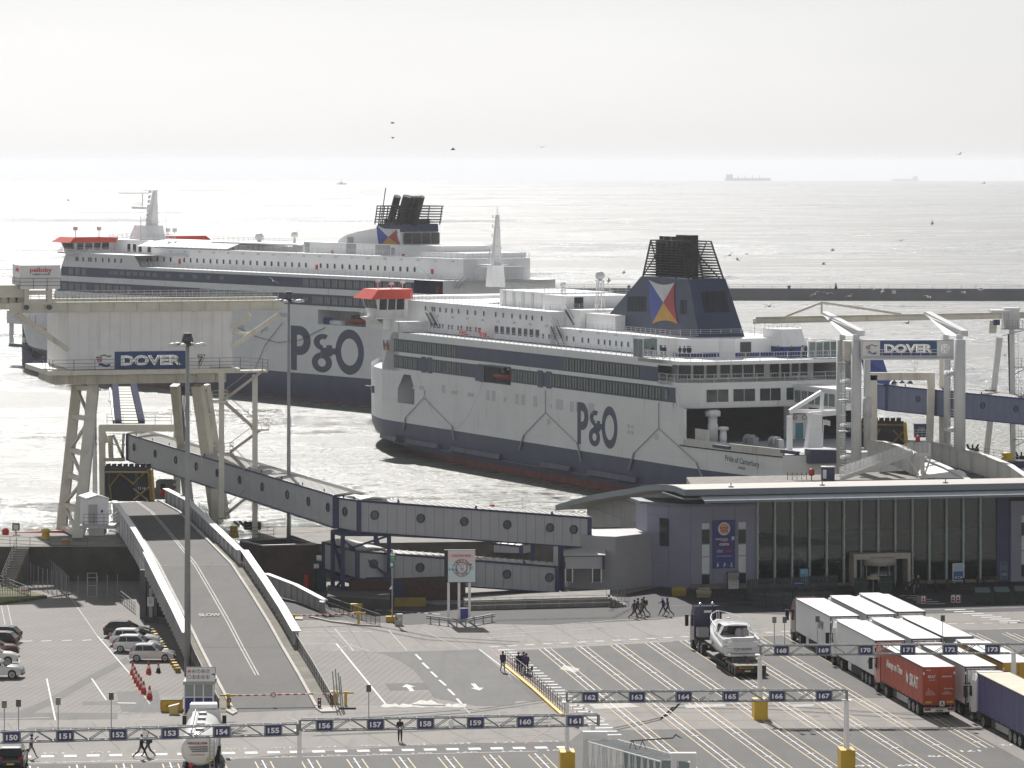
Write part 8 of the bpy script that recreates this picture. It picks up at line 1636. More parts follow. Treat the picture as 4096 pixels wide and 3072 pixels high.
# low yellow kerb blocks behind the parked cars
for i in range(16):
 t = i/15; c = G(612,2532).lerp(G(712,2690),t); MB().cbx(c,.42,.55,.4).build('kerb_block',YELLOW if i % 3 else mat('dirty_yellow',(.30,.23,.06),.8),label='low yellow kerb block in the row behind the parked cars',cat='kerb block',group='yellow kerb blocks')
rope_rail('handrail', [G(483, 2410), G(540, 2455)], 'grey stepped handrail beside the dark ramp column', step=1.2)
r = E('notice_sign',G(603,2430),0,'white notice on a grey post under the left ramp girder','sign'); c = G(603,2490); MB().cbx(c,.3,.3,3.2).build('post',STEEL,r); k = MB().cbx(c+V((0,-.2,1.55)),.62,.05,.85).build('notice_panel',SIGNW,r)
for i in range(5): MB().cbx(c+V((0,-.24,1.75+i*.12)),.4,.02,.03).build('notice_line',DSTEEL,k)
MB().cbx(c+V((0,.2,0)),1.2,.9,.5).build('pad',CONCD,r)
# fenced corner by the sea wall: steps, mesh fence, gate, ramp rails
sw_ = E('chain_link_fence', G(230, 2400), 0, 'chain link fence with leaning posts across the dark sea wall', 'fence'); q = [G(-60, 2255), G(40, 2290), (G(135, 2345)), G(265, 2392)]
for a, b in (list(zip(q, q[1:]))+[(G(185, 2310), G(275, 2392)), (G(275, 2392), G(350, 2390)), (G(390, 2392), G(470, 2385))]):
 n = max(2, int((b-a).length/1.6))
 for i in range(n+1): p = a.lerp(b,i/n); MB().tube(p,p+UP*2.2,.04,5).build('fence_post',STEEL,sw_)
 mb = MB()
 for i in range(8): mb.tube(a+UP*(.1+i*.28), b+UP*(.1+i*.28), .01, 3, caps=False)
 L = (b-a).length
 for i in range(int(L/.3)): p = a.lerp(b, i*.3/L); mb.tube(p, p+UP*2.1, .008, 3, caps=False)
 mb.build('wire_mesh', mat('mesh_grey', (.13, .13, .13), .6), sw_, kind='stuff')
gt = E('wire_gate',G(368,2392),0,'tall wire gate in a steel frame in the chain link fence','gate'); a,b = G(350,2391),G(387,2392); mb = MB()
for p in (a, b): mb.beam(p, p+UP*2.5, .09)
for z in (.1, 1.2, 2.0, 2.45): mb.beam(a+UP*z, b+UP*z, .06)
mb.build('gate_frame', STEEL, gt)
st_ = E('quay_steps', G(110, 2290), 0, 'weathered concrete steps with handrail climbing to the sea wall platform', 'steps'); a = G(85, 2300);
for i in range(16): t = i/15; MB().cbx(V((a.x+.9*t,390.5+5*t,0)),1.3,.5,.22+3.2*t).build('step',CONC,st_)
MB().rail([V((a.x-.6,390.5,.2)),V((a.x+.3,395.5,3.4))],1.1,1.2,.03,3).build('handrail',DSTEEL,st_)
rope_rail('ramp_railing', [G(-40, 2330), G(60, 2370), G(122, 2395)], 'dark curved handrail at the far left of the car park', step=1.3); rope_rail('ramp_railing', [G(-40, 2392), G(70, 2390), G(122, 2395)], 'dark barred railing in front of the curved handrail at far left', step=.25)
r = E('warning_notice',G(98,2380),0,'small white and red prohibition notice on the railing at far left','sign'); c = G(98,2396)+UP*.75; MB().cbx(c,.62,.04,.42).build('notice_panel',SIGNW,r); MB().cbx(c+V((0,-.03,.03)),.56,.02,.12).build('notice_band',SIGNR,r)
MB().prism([V((-56,382,0)),V((-50,374,0)),V((-46,380,0)),V((-50,388,0))],(0,0,.25)).build('rough_grass',mat('rough_grass',(.13,.13,.05),.9,var=.5,scale=3,bump=.6),kind='stuff')
# sea wall furniture at the left
p = AT(22,2148,409); MB().lathe(p,[(.1,0),(.35,.15),(.38,.7),(.2,.95),(.02,1)],10).build('lifebuoy_cabinet',REDP,label='red lifebuoy cabinet at the left end of the sea wall',cat='lifebuoy')
r = E('quay_sign',AT(65,2150,409),0,'square dark framed sign on a post on the sea wall','sign'); p = AT(64,2150,409); MB().cbx(p-UP*.2,.12,.12,1.0).build('post',DSTEEL,r); MB().cbx(p+UP*.75,.8,.12,.8).build('sign_box',DSTEEL,r); MB().cbx(p+V((0,-.08,.85)),.5,.04,.5).build('sign_face',CREAM,r)
for u,lab in ((183,'yellow mooring bollard on the sea wall left of the tower leg'),): MB().lathe(AT(u,2165,404),[(.55,0),(.5,.2),(.38,.9),(.5,1.1),(.45,1.25),(.2,1.3),(.02,1.35)],10).build('mooring_bollard',YELLOW,label=lab,cat='bollard')
c = AT(264,2190,399); r = E('orange_bin',c,0,'orange grit bin with grey lid at the foot of the tower leg','bin'); MB().cbx(c,.8,.7,.8).build('bin_body',mat('bin_orange',(.50,.24,.05),.6),r); MB().cbx(c+UP*.8,.85,.75,.1).build('bin_lid',STEEL,r)
MB().beam(AT(-40,2140,411),AT(285,2128,411),.3,.45).build('fender_strip',ORANGE,label='long orange fender strip along the sea wall edge',cat='fender')
rope_rail('quay_railing', [AT(-40, 2185, 397), AT(200, 2195, 397), AT(350, 2195, 397)], 'dark handrail along the landward edge of the left sea wall', step=1.8)
rope_rail('quay_railing', [AT(975, 2140, 403), AT(1100, 2120, 411), AT(1200, 2108, 412), AT(1335, 2105, 414)], 'dark handrail on the middle sea wall behind the lamp column', step=2.2)
rope_rail('quay_railing', [AT(905, 2155, 402), AT(1095, 2150, 402)], 'dark inner handrail at the foot of the stair columns', step=1.8)
rope_rail('quay_railing', [AT(1965, 2040, 414), AT(2090, 2030, 414)], 'dark railing beyond the upper gangway roof near the terminal', step=1.4)
MB().lathe(AT(1968,2042,413),[(.1,0),(.3,.1),(.32,.55),(.05,.7)],10).build('lifebuoy_cabinet',REDP,label='red lifebuoy cabinet beyond the upper gangway roof',cat='lifebuoy')
p = AT(935,2150,404); MB().lathe(p,[(.55,0),(.5,.3),(.35,1.0),(.5,1.2),(.02,1.3)],10).build('mooring_bollard',YELLOW,label='yellow mooring bollard right of the ramp at the stair columns',cat='bollard')
p = AT(1010,2118,409); mb = MB(); mb.cbx(p,1.8,.9,.8)
for i in (-1, 0, 1): mb.beam(p+V((i*.5-.9, 0, .4)), p+V((i*.6-1.4, -.2, .9)), .22)
mb.build('mooring_hooks', BLACKR, label='dark quick release mooring hooks beside the stair columns', cat='mooring hook')
mb = MB(); a,b = AT(780,2010,424),AT(1130,2360,386); r = E('service_walkway',(a+b)/2,0,'dark service stair with thin rails descending right of the ramp girder','walkway')
MB().beam(a-UP*1.2,b-UP*1.2,1.0,.3).build('walkway_deck',DSTEEL,r); mb = MB()
for s_ in (-.5, .5):
 for i in range(3): mb.tube(a+X3*s_-UP*(i*.35), b+X3*s_-UP*(i*.35), .03, 4)
 for i in range(24): c = a.lerp(b, i/23)+X3*s_; mb.tube(c-UP*1.1, c, .03, 4)
mb.build('walkway_railing', DSTEEL, r)
# scanner bridge in the foreground
sb_ = E('scanner_bridge', G(2560, 3250), 0, 'white lattice scanner bridge on portal frames at the bottom edge', 'lattice bridge'); LF, RF = AT(2380, 2940, 256), AT(2734, 3026, 243)
def portal(c, hw, name='portal_frame'):
 for s_ in (-1,1): MB().beam(V((c.x+s_*hw*1.15,c.y,0)),c+X3*(s_*hw),.5,.5,.36,.36).build('portal_leg',mat('bridge_white',(.66,.67,.67),.5,var=.06,streak=.3),sb_)
 MB().beam(c-X3*(hw+.2),c+X3*(hw+.2),.5,.5).build('portal_head',MATS['bridge_white'],sb_)
portal(LF, .62); portal(RF, .6)
A0,B0_ = LF+V((.5,-.2,-.35)),RF+V((-.4,.2,-.3)); d = (B0_-A0); nn = V((-d.y,d.x,0)).normalized()*1.1; BR = MATS['bridge_white']; mb = MB()
for o in (-nn, nn):
 for z in (0, -1.6, -3.4): mb.tube(A0+o+UP*z, B0_+o+UP*z, .06, 6)
mb.build('bridge_chords',BR,sb_); mb = MB(); n = 12
for i in range(n):
 p, q = A0.lerp(B0_, i/n), A0.lerp(B0_, (i+1)/n); mb.tube(p-nn, q+nn, .04, 5); mb.tube(p-nn, p+nn, .04, 5)
 for o in (-nn, nn): mb.tube(p+o, p.lerp(q, .5)+o-UP*3.4, .045, 5); mb.tube(p.lerp(q, .5)+o-UP*3.4, q+o, .045, 5)
mb.build('bridge_lattice', BR, sb_)
for i in range(6): t0,t1 = .1+i*.15,.1+(i+.94)*.15; p,q = A0.lerp(B0_,t0)+nn*.8-UP*.2,A0.lerp(B0_,t1)+nn*.8-UP*.2; MB().prism([p,q,q-UP*3.1,p-UP*3.1],nn*.02).build('tinted_panel',mat('tinted_panel',(.16,.22,.23),.2,spec=.6),sb_)
lm = E('lamp_boom',A0.lerp(B0_,.5),0,'grey lamp boom on two trestles standing on the scanner bridge','lamp'); p,q = AT(2520,2964,250),AT(2692,2952,250); MB().tube(p,q,.05,6).build('boom',DSTEEL,lm); e = AT(2703,2937,250); MB().tube(q,e,.05,6).build('boom_arm',DSTEEL,lm); MB().prism([e,AT(2732,2955,250),AT(2715,2950,250),AT(2700,2940,250)],(0,.35,0)).build('lamp_head',DSTEEL,lm)
for u in (2530,2570): k = AT(u,2962,250); MB().beam(k,k+V((-.2,0,-.55)),.05).build('trestle_leg',DSTEEL,lm); MB().beam(k,k+V((.25,0,-.6)),.05).build('trestle_leg',DSTEEL,lm)
for u, v in ((1840, 2838), (1890, 2836), (2000, 2846), (1610, 2840), (490, 2848), (80, 2744), (2690, 2560), (3250, 2860), (3450, 2905)): sheet('drain_cover', [(u, v), (u+24, v-.5), (u+27, v+5), (u+2, v+5.5)], mat('drain_iron', (.11, .105, .10), .7), .018)
TY = mat('tyre_mark', (.10, .096, .092), .85, var=.2)
for p_ in (((1180, 2900), (1500, 2880), (1900, 2850), (2250, 2800)), ((1250, 2945), (1700, 2925), (2200, 2890)), ((2420, 2930), (2560, 2900), (2640, 2880), (2690, 2830)), ((1300, 2480), (1700, 2560), (2050, 2580)), ((60, 2930), (500, 2925), (900, 2905)), ((2600, 2830), (3100, 2840), (3700, 2880))):
 for o in (0, .35, 2.0, 2.35):
  for a, b in zip(p_, p_[1:]): line(G(*a)+V((.3*o, o, 0)), G(*b)+V((.3*o, o, 0)), .2, TY, .0085)
MARK.pop('tyre_mark').build('tyre_marks', TY, kind='structure')
# - vehicles
TYRE = mat('tyre_rubber', (.016, .016, .017), .85, var=.2); RIM = mat('alloy_rim', (.42, .43, .44), .3, .7, var=.1); CGL = mat('car_glass', (.012, .015, .017), .06, var=.1, spec=.7); LAMPR = mat('tail_red', (.38, .015, .015), .25, var=.1); LAMPW = mat('lamp_clear', (.62, .64, .66), .15, var=.1); PLATEY = mat('plate_yellow', (.62, .48, .05), .5); PLATEW = mat('plate_white', (.7, .7, .7), .5); CHASS = mat('chassis_black', (.022, .022, .024), .6, var=.3)
def paint(n, c, r=.22, met=.3): return mat('paint_'+n, c, r, met, var=.05, spec=.6)
def wheel(root, x, y, r, wd, rim=RIM):
 o = MB(); o.tube((x,y-wd/2,r),(x,y+wd/2,r),r,20); t = o.build('tyre',TYRE,root,local=True)
 for s in (-1,1): MB().tube((x,y+s*wd/2,r),(x,y+s*(wd/2+.012),r),r*.66,16).build('rim',rim,t,local=True)
 mb = MB()
 for s in (-1, 1):
  for k in range(5): a = k*math.pi*.4; mb.beam((x, y+s*(wd/2+.015), r), (x+r*.6*math.cos(a), y+s*(wd/2+.015), r+r*.6*math.sin(a)), .03, r*.14)
 mb.build('spokes', DSTEEL if rim is RIM else rim, t, local=True)
def car(c, rz, pm, label, kind='hatch', L=4.1, Wd=1.76, Hh=1.5, group='cars parked in bays'):
 """body lofted across its width from one side profile; glasshouse, lamps, wheels, mirrors and plates apart. x is forward"""
 c = V(c); r = E('parked_car', c, rz, label, 'car', group); l = L/2; h = Hh
 low = [(-l, .42), (-l+.02, .75), (-l+.1, .92), (l*.36, .96), (l*.72, .86), (l-.12, .70), (l, .52), (l-.03, .28), (-l+.05, .28)]
 if kind == 'suv': low = [(-l, .5), (-l+.02, .9), (-l+.1, 1.05), (l*.36, 1.08), (l*.75, 1.0), (l-.1, .85), (l, .6), (l-.03, .34), (-l+.05, .34)]
 zb = low[2][1]; n = 7; rings = []
 for k in range(n):
  t = -1+2*k/(n-1); f = 1-.10*abs(t)**4; rings.append([V((x*(1-.03*t*t), t*Wd/2*(1-.08*max(0, (z-.6))*abs(t)), z*(1 if z < .4 else f*1+(1-f)*.9))) for x, z in low])
 MB().loft(rings,True).build('body',pm,r,local=True)
 back = -l+.12 if kind != 'sedan' else -l*.62; top0 = back+(.45 if kind != 'suv' else .28); top1 = l*.02 if kind != 'suv' else l*.1; wsb = l*.42
 gh = [(back, zb-.03), (top0, h-.07), (top0+.5, h), (top1, h-.01), (wsb, zb-.02)]
 rings = []
 for t, s in ((-1, .92), (-.8, 1.0), (.8, 1.0), (1, .92)): rings.append([V((x, t*Wd/2*(.93-.17*(z-zb)/(h-zb)), zb+(z-zb)*(.985 if abs(t) == 1 else 1.0))) for x, z in gh])
 MB().loft(rings,False).build('roof',pm,r,local=True)
 def sidep(x, z, s): return V((x, s*(Wd/2*(.93-.17*(z-zb)/(h-zb))+.012), z))
 zt, zl = h-.13, zb+.05
 for s in (-1, 1):
  for q in ([(top0-.02,zl),(top0+.12,zt),(top0+.62,zt),(top0+.66,zl)],[(top0+.72,zl),(top0+.68,zt),(top1-.05,zt),(wsb-.28,zl)]): MB().prism([sidep(x,z,s) for x,z in q],(0,-.02*s,0)).build('side_window',CGL,r,local=True)
  MB().cbx((wsb-.35,s*(Wd/2+.09),zb+.02),.16,.2,.14).build('mirror',pm,r,local=True)
  MB().prism([V((l-.5,s*Wd*.34,.74)),V((l-.1,s*Wd*.30,.62)),V((l-.1,s*Wd*.45,.60)),V((l-.55,s*Wd*.485,.76))],(0,0,.1)).build('headlight',LAMPW,r,local=True)
  MB().prism([V((-l+.0,s*Wd*.30,zb-.12)),V((-l+.0,s*Wd*.44,zb-.12)),V((-l+.28,s*Wd*.497,zb-.08)),V((-l+.03,s*Wd*.42,zb-.28))],(0,0,.14)).build('tail_light',LAMPR,r,local=True)
  for x in (-l*.02,l*.0+.02-1.0): MB().cbx((x,s*(Wd/2-.0),zb-.14),.18,.04,.03).build('door_handle',CHROME if kind == 'suv' else pm,r,local=True)
 w0 = lambda z: Wd/2*(.86-.17*(z-zb)/(h-zb))
 a,b = V((back-.012,0,zl)),V((top0-.03,0,zt)); MB().prism([a+Y3*w0(zl),a-Y3*w0(zl),b-Y3*w0(zt),b+Y3*w0(zt)],(-.02,0,.012)).build('rear_window',CGL,r,local=True)
 a,b = V((wsb+.012,0,zl-.02)),V((top1+.1,0,zt)); MB().prism([a+Y3*w0(zl),a-Y3*w0(zl),b-Y3*w0(zt),b+Y3*w0(zt)],(.015,0,.02)).build('windscreen',CGL,r,local=True)
 MB().cbx((-l-.01,0,.5),.03,.52,.12).build('number_plate',PLATEY,r,local=True); MB().cbx((l+.0,0,.42),.03,.52,.12).build('number_plate',PLATEW,r,local=True); MB().cbx((l-.05,0,.3),.1,1.2,.16).build('grille',CHASS,r,local=True)
 wr = .32 if kind != 'suv' else .37
 for x in (-l+.72, l-.82):
  for s in (-1, 1):
   MB().prism([V((x+(wr+.05)*math.cos(t),s*(Wd/2-.13),wr+(wr+.05)*math.sin(t))) for t in [k*math.pi/9 for k in range(10)]],(0,s*.12,0)).build('wheel_arch',CHASS,r,local=True); wheel(r,x,s*(Wd/2-.11),wr,.23)
 return r
PB, PW, PS, PSL, PR, PG = paint('black', (.02, .02, .024)), paint('white', (.72, .72, .72)), paint('silver', (.42, .43, .44), .25, .6), paint('light_silver', (.48, .49, .50), .25, .6), paint('maroon', (.07, .012, .015)), paint('graphite', (.045, .04, .038), .25, .5)
cars = [(507, 2553, PG, 'dark brown hatchback farthest up the row beside the ramp', 'hatch', 4.3), (536, 2585, PW, 'white coupe second in the row beside the ramp', 'hatch', 4.5), (549, 2611, PSL, 'silver five door hatchback third in the row beside the ramp', 'hatch', 4.35), (607, 2648, PS, 'silver three door hatchback nearest the traffic cones', 'hatch', 4.0)]
for u, v, m, lab, k, L in cars: p = G(u, v); car((p.x, p.y+.8, .006), math.radians(-2), m, lab, k, L)
for u, v, rz, m, lab, k in ((-18, 2575, 174, PB, 'black saloon at the left edge, farthest of its row', 'hatch'), (-30, 2598, 174, PG, 'dark grey car at the left edge, second of its row', 'hatch'), (-30, 2630, 4, PR, 'black and red tailed estate at the left edge, middle of its row', 'suv'), (-36, 2662, 4, PW, 'white estate with tall red tail lamps at the left edge', 'suv'), (-14, 2716, -4, PS, 'silver car with big alloy wheels at the left edge, nearest of its row', 'suv')):
 p = G(u, v); car((p.x, p.y+.8, .006), math.radians(rz), m, lab, k, 4.4, 1.8, 1.52)
p = G(38, 3085); car((p.x, p.y+1.8, .006), math.radians(93), PB, 'black off roader seen from behind at the bottom left corner', 'suv', 4.5, 1.85, 1.7, None)
for u, v, lab, m in ((1330, 2266, 'dark car half hidden behind the end of the lower gangway', PB), (1345, 2284, 'silver car half hidden behind the lower gangway', PS)): p = G(u, v); car((p.x+1, p.y+.8, 0), math.radians(10), m, lab, 'hatch')
# - articulated lorries; x is forward, origin at the trailer's tail on the ground
LR = math.atan2(.9895, -.144)
TRW = mat('trailer_white', (.76, .76, .765), .4, var=.05, streak=.45, stain=(.45, .43, .40)); TRR = mat('trailer_roof', (.74, .74, .73), .5, var=.08, grime=.3); TFR = mat('trailer_frame', (.05, .05, .055), .5); MAROON = mat('reflex_maroon', (.14, .03, .03), .5)
def lorry(tl, label, side=TRW, rear=TRW, cab=TRW, roof=TRR, L=13.6, style='box', rz=LR, words=(), rear_words=(), h=4.0, z0=1.1):
 o = V((tl.x, tl.y, 0)); r = E('articulated_lorry', o+V((math.cos(rz-math.pi/2), math.sin(rz-math.pi/2), 0))*1.27, rz, label, 'lorry', 'lorries waiting in the lanes'); q = lambda mb, n, m, par=r: mb.build(n, m, par, local=True)
 w = 1.27
 q(MB().bx(.06,L,-w+.03,w-.03,z0,h-.04),'trailer_box',side if style == 'curtain' else TRW); q(MB().bx(0,L,-w,w,h-.04,h),'trailer_roof',roof)
 if style == 'box':
  for s in (-1,1): q(MB().bx(.06,L,s*w-.02,s*w+.02,z0,h-.02),'side_wall',side); q(MB().bx(.02,L,s*w-.03,s*w+.03,h-.12,h+.01),'roof_rail',CHROME if 0 else STEEL)
  for i in range(11): q(MB().bx(1.2*i+.4,1.2*i+.43,-w+.05,w-.05,h,h+.008),'roof_seam',roof)
 else:
  n = 26
  for s in (-1, 1):
   for i in range(n):
    a,b = .1+(L-.2)*i/n,.1+(L-.2)*(i+1)/n; d = .018*math.sin(i*2.1); q(MB().prism([(a,s*w-.02+d*s,z0),(b,s*w-.02-d*s,z0),(b,s*w-.02-d*s,h-.12),(a,s*w-.02+d*s,h-.12)],(0,.04,0)),'curtain',side)
   q(MB().bx(.02,L,s*w-.04,s*w+.04,h-.14,h+.01),'roof_rail',TFR)
   mb = MB()
   for i in range(n): mb.cbx((.3+(L-.6)*i/n, s*(w+.01), z0-.1), .05, .03, .3)
   q(mb, 'buckle_straps', CHASS)
 # tail: frame, doors, locking bars, lamps, bumper
 fr = q(MB().bx(-.03,.06,-w,-w+.1,z0-.05,h).bx(-.03,.06,w-.1,w,z0-.05,h).bx(-.031,.061,-w+.1,w-.1,h-.14,h-.002).bx(-.031,.061,-w+.1,w-.1,z0-.05,z0+.1),'tail_frame',TFR if style == 'box' else rear)
 for s in (-1, 1):
  d = q(MB().bx(-.02,.06,min(s*.02,s*(w-.11)),max(s*.02,s*(w-.11)),z0+.1,h-.14),'tail_door',rear)
  if style == 'box':
   mb = MB()
   for y in (.2, .75): mb.tube((-.05, s*y, z0+.1), (-.05, s*y, h-.16), .022, 5)
   q(mb, 'locking_bar', CHROME, d)
   q(MB().bx(-.03,-.02,min(s*.04,s*(w-.11)),max(s*.04,s*(w-.11)),h-.27,h-.2),'reflex_strip',MAROON,d); q(MB().bx(-.03,-.02,s*(w-.17)-.03,s*(w-.17)+.03,z0+.2,h-.2),'reflex_strip',MAROON,d)
  q(MB().bx(-.06,.0,s*(w-.35)-.25,s*(w-.35)+.25,.62,.78),'tail_light',LAMPR); q(MB().bx(-.05,-.02,s*(w-.05)-.06,s*(w-.05)+.06,h-.6,h-.4),'marker_lamp',SIGNW)
 q(MB().bx(-.04,.06,-w+.05,w-.05,.55,.85),'tail_bumper',CHASS if style == 'box' else STEEL); q(MB().cbx((-.06,0,.6),.03,.52,.12),'number_plate',PLATEY if style == 'curtain' else PLATEW)
 q(MB().bx(.3,L-.6,-.45,.45,.85,z0),'chassis',CHASS)
 for s in (-1,1): q(MB().bx(4.8,8.6,s*(w-.1)-.05,s*(w-.1)+.05,.45,.95),'side_guard',STEEL if style == 'curtain' else CHASS); q(MB().bx(8.6,9.8,s*(w-.12)-.2 if s > 0 else s*(w-.12)-.05,s*(w-.12)+.05 if s > 0 else s*(w-.12)+.2,.4,1.0),'pallet_box',TRW if style == 'box' else CHASS)
 for x in (1.9, 3.2, 4.5):
  for s in (-1, 1): wheel(r, x, s*(w-.22), .5, .38, RIM)
 # tractor
 x0 = L+.55; x1 = x0+2.15
 MB().loft([[(x0,y*1.22,z) for y,z in ((-1,.9),(1,.9),(1,3.3),(.88,3.75),(-.88,3.75),(-1,3.3))],[(x0+1.4,y*1.24,z) for y,z in ((-1,.75),(1,.75),(1,3.2),(.86,3.7),(-.86,3.7),(-1,3.2))],[(x1,y*1.18,z) for y,z in ((-1,.5),(1,.5),(1,2.2),(.9,3.1),(-.9,3.1),(-1,2.2))]],False).build('cab',cab,r,local=True)
 q(MB().prism([(x0+.1,-1.0,3.6),(x0+.1,1.0,3.6),(x0+1.5,.9,3.55),(x0+1.5,-.9,3.55)],(0,0,.35)),'air_deflector',cab)
 for s in (-1, 1):
  q(MB().prism([(x0+1.15,s*1.235,1.95),(x1-.2,s*1.215,1.95),(x1-.25,s*1.2,2.75),(x0+1.15,s*1.235,2.75)],(0,s*.02,0)),'side_window',CGL); mb = MB(); mb.cbx((x1-.05,s*1.5,1.75),.16,.3,.95); mb.beam((x1-.1,s*1.2,2.6),(x1-.05,s*1.5,2.6),.06); q(mb,'mirror',CHASS)
  wheel(r,x1-.75,s*1.02,.5,.36); wheel(r,L-1.6,s*1.0,.5,.5); q(MB().bx(x0+.1-1.0,x0+.1,s*1.1-.25,s*1.1+.12,.45,1.0) if 0 else MB().bx(L-.75,L+.55,min(s*.75,s*1.2),max(s*.75,s*1.2),.45,1.0),'fuel_tank',CHASS)
  q(MB().prism([(x1-.75+.6*math.cos(t),s*1.2,.52+.6*math.sin(t)) for t in [k*math.pi/8 for k in range(9)]],(0,s*.03,0)),'wheel_arch',CHASS)
 q(MB().prism([(x1+.01,-1.05,2.0),(x1+.01,1.05,2.0),(x1+.01,.95,2.95),(x1+.01,-.95,2.95)],(.02,0,0)),'windscreen',CGL); q(MB().bx(L-2.2,x1-.2,-.5,.5,.6,.95),'tractor_frame',CHASS); q(MB().bx(x0-.02,x0-.0,-.8,.8,1.2,3.0),'cab_back',cab)
 for s, x, z, hh, wd, m in words: q(lettering(s, (x, w+.05, z), (-1, 0, 0) if True else X3, UP, hh, wd, bold=.02, depth=.02), 'side_words', m)
 for s, y, z, hh, wd, m in rear_words: q(lettering(s, (-.07, y, z), (0, -1, 0), UP, hh, wd, bold=.02, depth=.02), 'tail_words', m)
 return r
LT = [G(1.0*(3300+u*.36), 2250+v*.36, 4.0) for u, v in ((58, 596), (463, 576), (800, 546), (555, 866), (960, 846), (1316, 824), (1090, 1162), (1555, 1155), (1975, 1112))]
GREYW = mat('words_grey', (.20, .21, .24), .5); NAVW = mat('words_navy', (.03, .045, .15), .5); CABR = paint('cab_maroon', (.10, .02, .02)); ORN = mat('curtain_orange', (.42, .075, .035), .5, var=.08, grime=.15); ORD = mat('tail_orange', (.40, .06, .02), .45); YELC = mat('curtain_yellow', (.52, .30, .025), .5, var=.08); NAVC = mat('curtain_navy', (.065, .068, .19), .45, var=.12); GREYC = mat('curtain_grey', (.10, .105, .11), .5); ROOFD = mat('dirty_roof', (.55, .50, .38), .6, var=.15, grime=.4)
lorry(LT[0], 'white box lorry with DFW lettering and maroon cab, farthest left of the lorries', cab=CABR, words=[('DFW', 3.4, 2.85, .75, 1.9, GREYW)], rear_words=[('DFW', -.1, 2.9, .3, .8, NAVW), ('+48 320', .5, 2.4, .1, .5, NAVW), ('info', .5, 2.2, .1, .3, NAVW)])
lorry(LT[1], 'white box lorry with an animal emblem, middle of the rear rank', rear_words=[('SCHMITZ', .95, 2.9, .13, .6, NAVW)])
lorry(LT[2], 'white box lorry at the right of the rear rank, nearest the crossing', rear_words=[('SCHMITZ', .95, 2.9, .13, .6, NAVW)])
lorry(LT[3], 'pale lorry lettered KICINSKI with white cab, behind the orange one', words=[('KICINSKI', 1.6, 2.0, .32, 1.4, GREYW), ('www.kicinski.pl', 1.6, 1.65, .1, 1.2, GREYW)])
lorry(LT[4], 'white box lorry in the middle rank between the pale and the grey sided ones', rear_words=[('CARGOBULL', .95, 3.0, .12, .6, NAVW)])
lorry(LT[5], 'white roofed lorry with dark grey curtain side, right of the middle rank', side=GREYC, rear=GREYC, style='curtain')
o7 = lorry(LT[6], 'orange curtain sided lorry with Always on Time and SKAT lettering', side=ORN, rear=ORD, cab=paint('cab_orange', (.46, .10, .06)), style='curtain', words=[('Always on Time', 9.0, 2.75, .8, 5.2, SIGNW), ('SKAT', 2.7, 2.55, .95, 2.7, SIGNW)], rear_words=[('SKAT', .6, 3.25, .22, .6, SIGNW), ('KRONE', .85, 3.75, .08, .35, SIGNW), ('PROMY SKAT', -.62, 3.25, .12, .8, SIGNW), ('Ferry on Time', -.75, 2.3, .12, .7, SIGNW), ('+48 58', .6, 2.98, .07, .5, SIGNW)])
lorry(LT[7], 'white lorry with an animal emblem right of the orange one', rear_words=[('SCHMITZ', .95, 2.7, .14, .9, NAVW)])
lorry(LT[8], 'yellow curtain sided lorry at the right edge', side=YELC, rear=YELC, cab=TRW, style='curtain', rear_words=[('KOGEL', .9, 3.3, .12, .5, BLACKP), ('VARTO', -.2, 2.3, .4, 1.4, BLACKP)])
pf = G(3909.8, 2690.8, 4.0); e1n = V((math.cos(LR), math.sin(LR), 0)); lorry(pf-e1n*13.6, 'navy curtain sided lorry with stained roof and white cab at the right edge', side=NAVC, rear=NAVC, roof=ROOFD, style='curtain')
# side and tail emblems of the orange lorry
w = 1.27
q = lambda mb, n, m, par=o7: mb.build(n, m, par, local=True)
for y0 in (.62,):
 mb = MB(); x,z = 4.75,2.6; mb.prism([(x+.15,w+.05,z+.5),(x+.35,w+.05,z+.1),(x+.2,w+.05,z-.45),(x-.05,w+.05,z-.05)],(0,.02,0)); mb.prism([(x-.1,w+.05,z+.3),(x-.3,w+.05,z),(x-.15,w+.05,z-.5),(x+.05,w+.05,z-.3)],(0,.02,0)); q(mb,'side_emblem',SIGNW)
mb = MB()
for i, (y, hh) in enumerate(((1.0, .25), (.85, .5), (.7, .35), (.55, .3), (.4, .15))): mb.bx(-.07, -.06, y-.06, y+.07, 1.85, 1.85+hh)
mb.bx(-.07,-.06,.25,1.1,1.8,1.84); mb.bx(-.07,-.06,-1.0,-.2,1.85,1.95); mb.prism([(-.07,-.9,1.95),(-.07,-.3,1.95),(-.07,-.45,2.1),(-.07,-.75,2.1)],(.01,0,0)); q(mb,'tail_drawing',mat('tail_line',(.55,.25,.18),.5)); q(MB().bx(-.08,-.06,-.42,-.02,.95,1.35),'tail_board',SIGNW); q(lettering('A',(-.09,-.22,1.15),(0,-1,0),UP,.28,.26,bold=.03),'board_letter',BLACKP)
for y in (.85,-.85): q(MB().bx(-.06,-.04,y-.25,y+.25,1.2,1.33),'reflex_plate',PLATEY)
mb = MB(); mb.bx(-.05,.02,-1.2,1.2,.5,.75); q(mb,'bumper_board',SIGNW); q(lettering('KRONE',(-.07,0,.6),(0,-1,0),UP,.12,.6,bold=.03),'bumper_words',BLACKP)
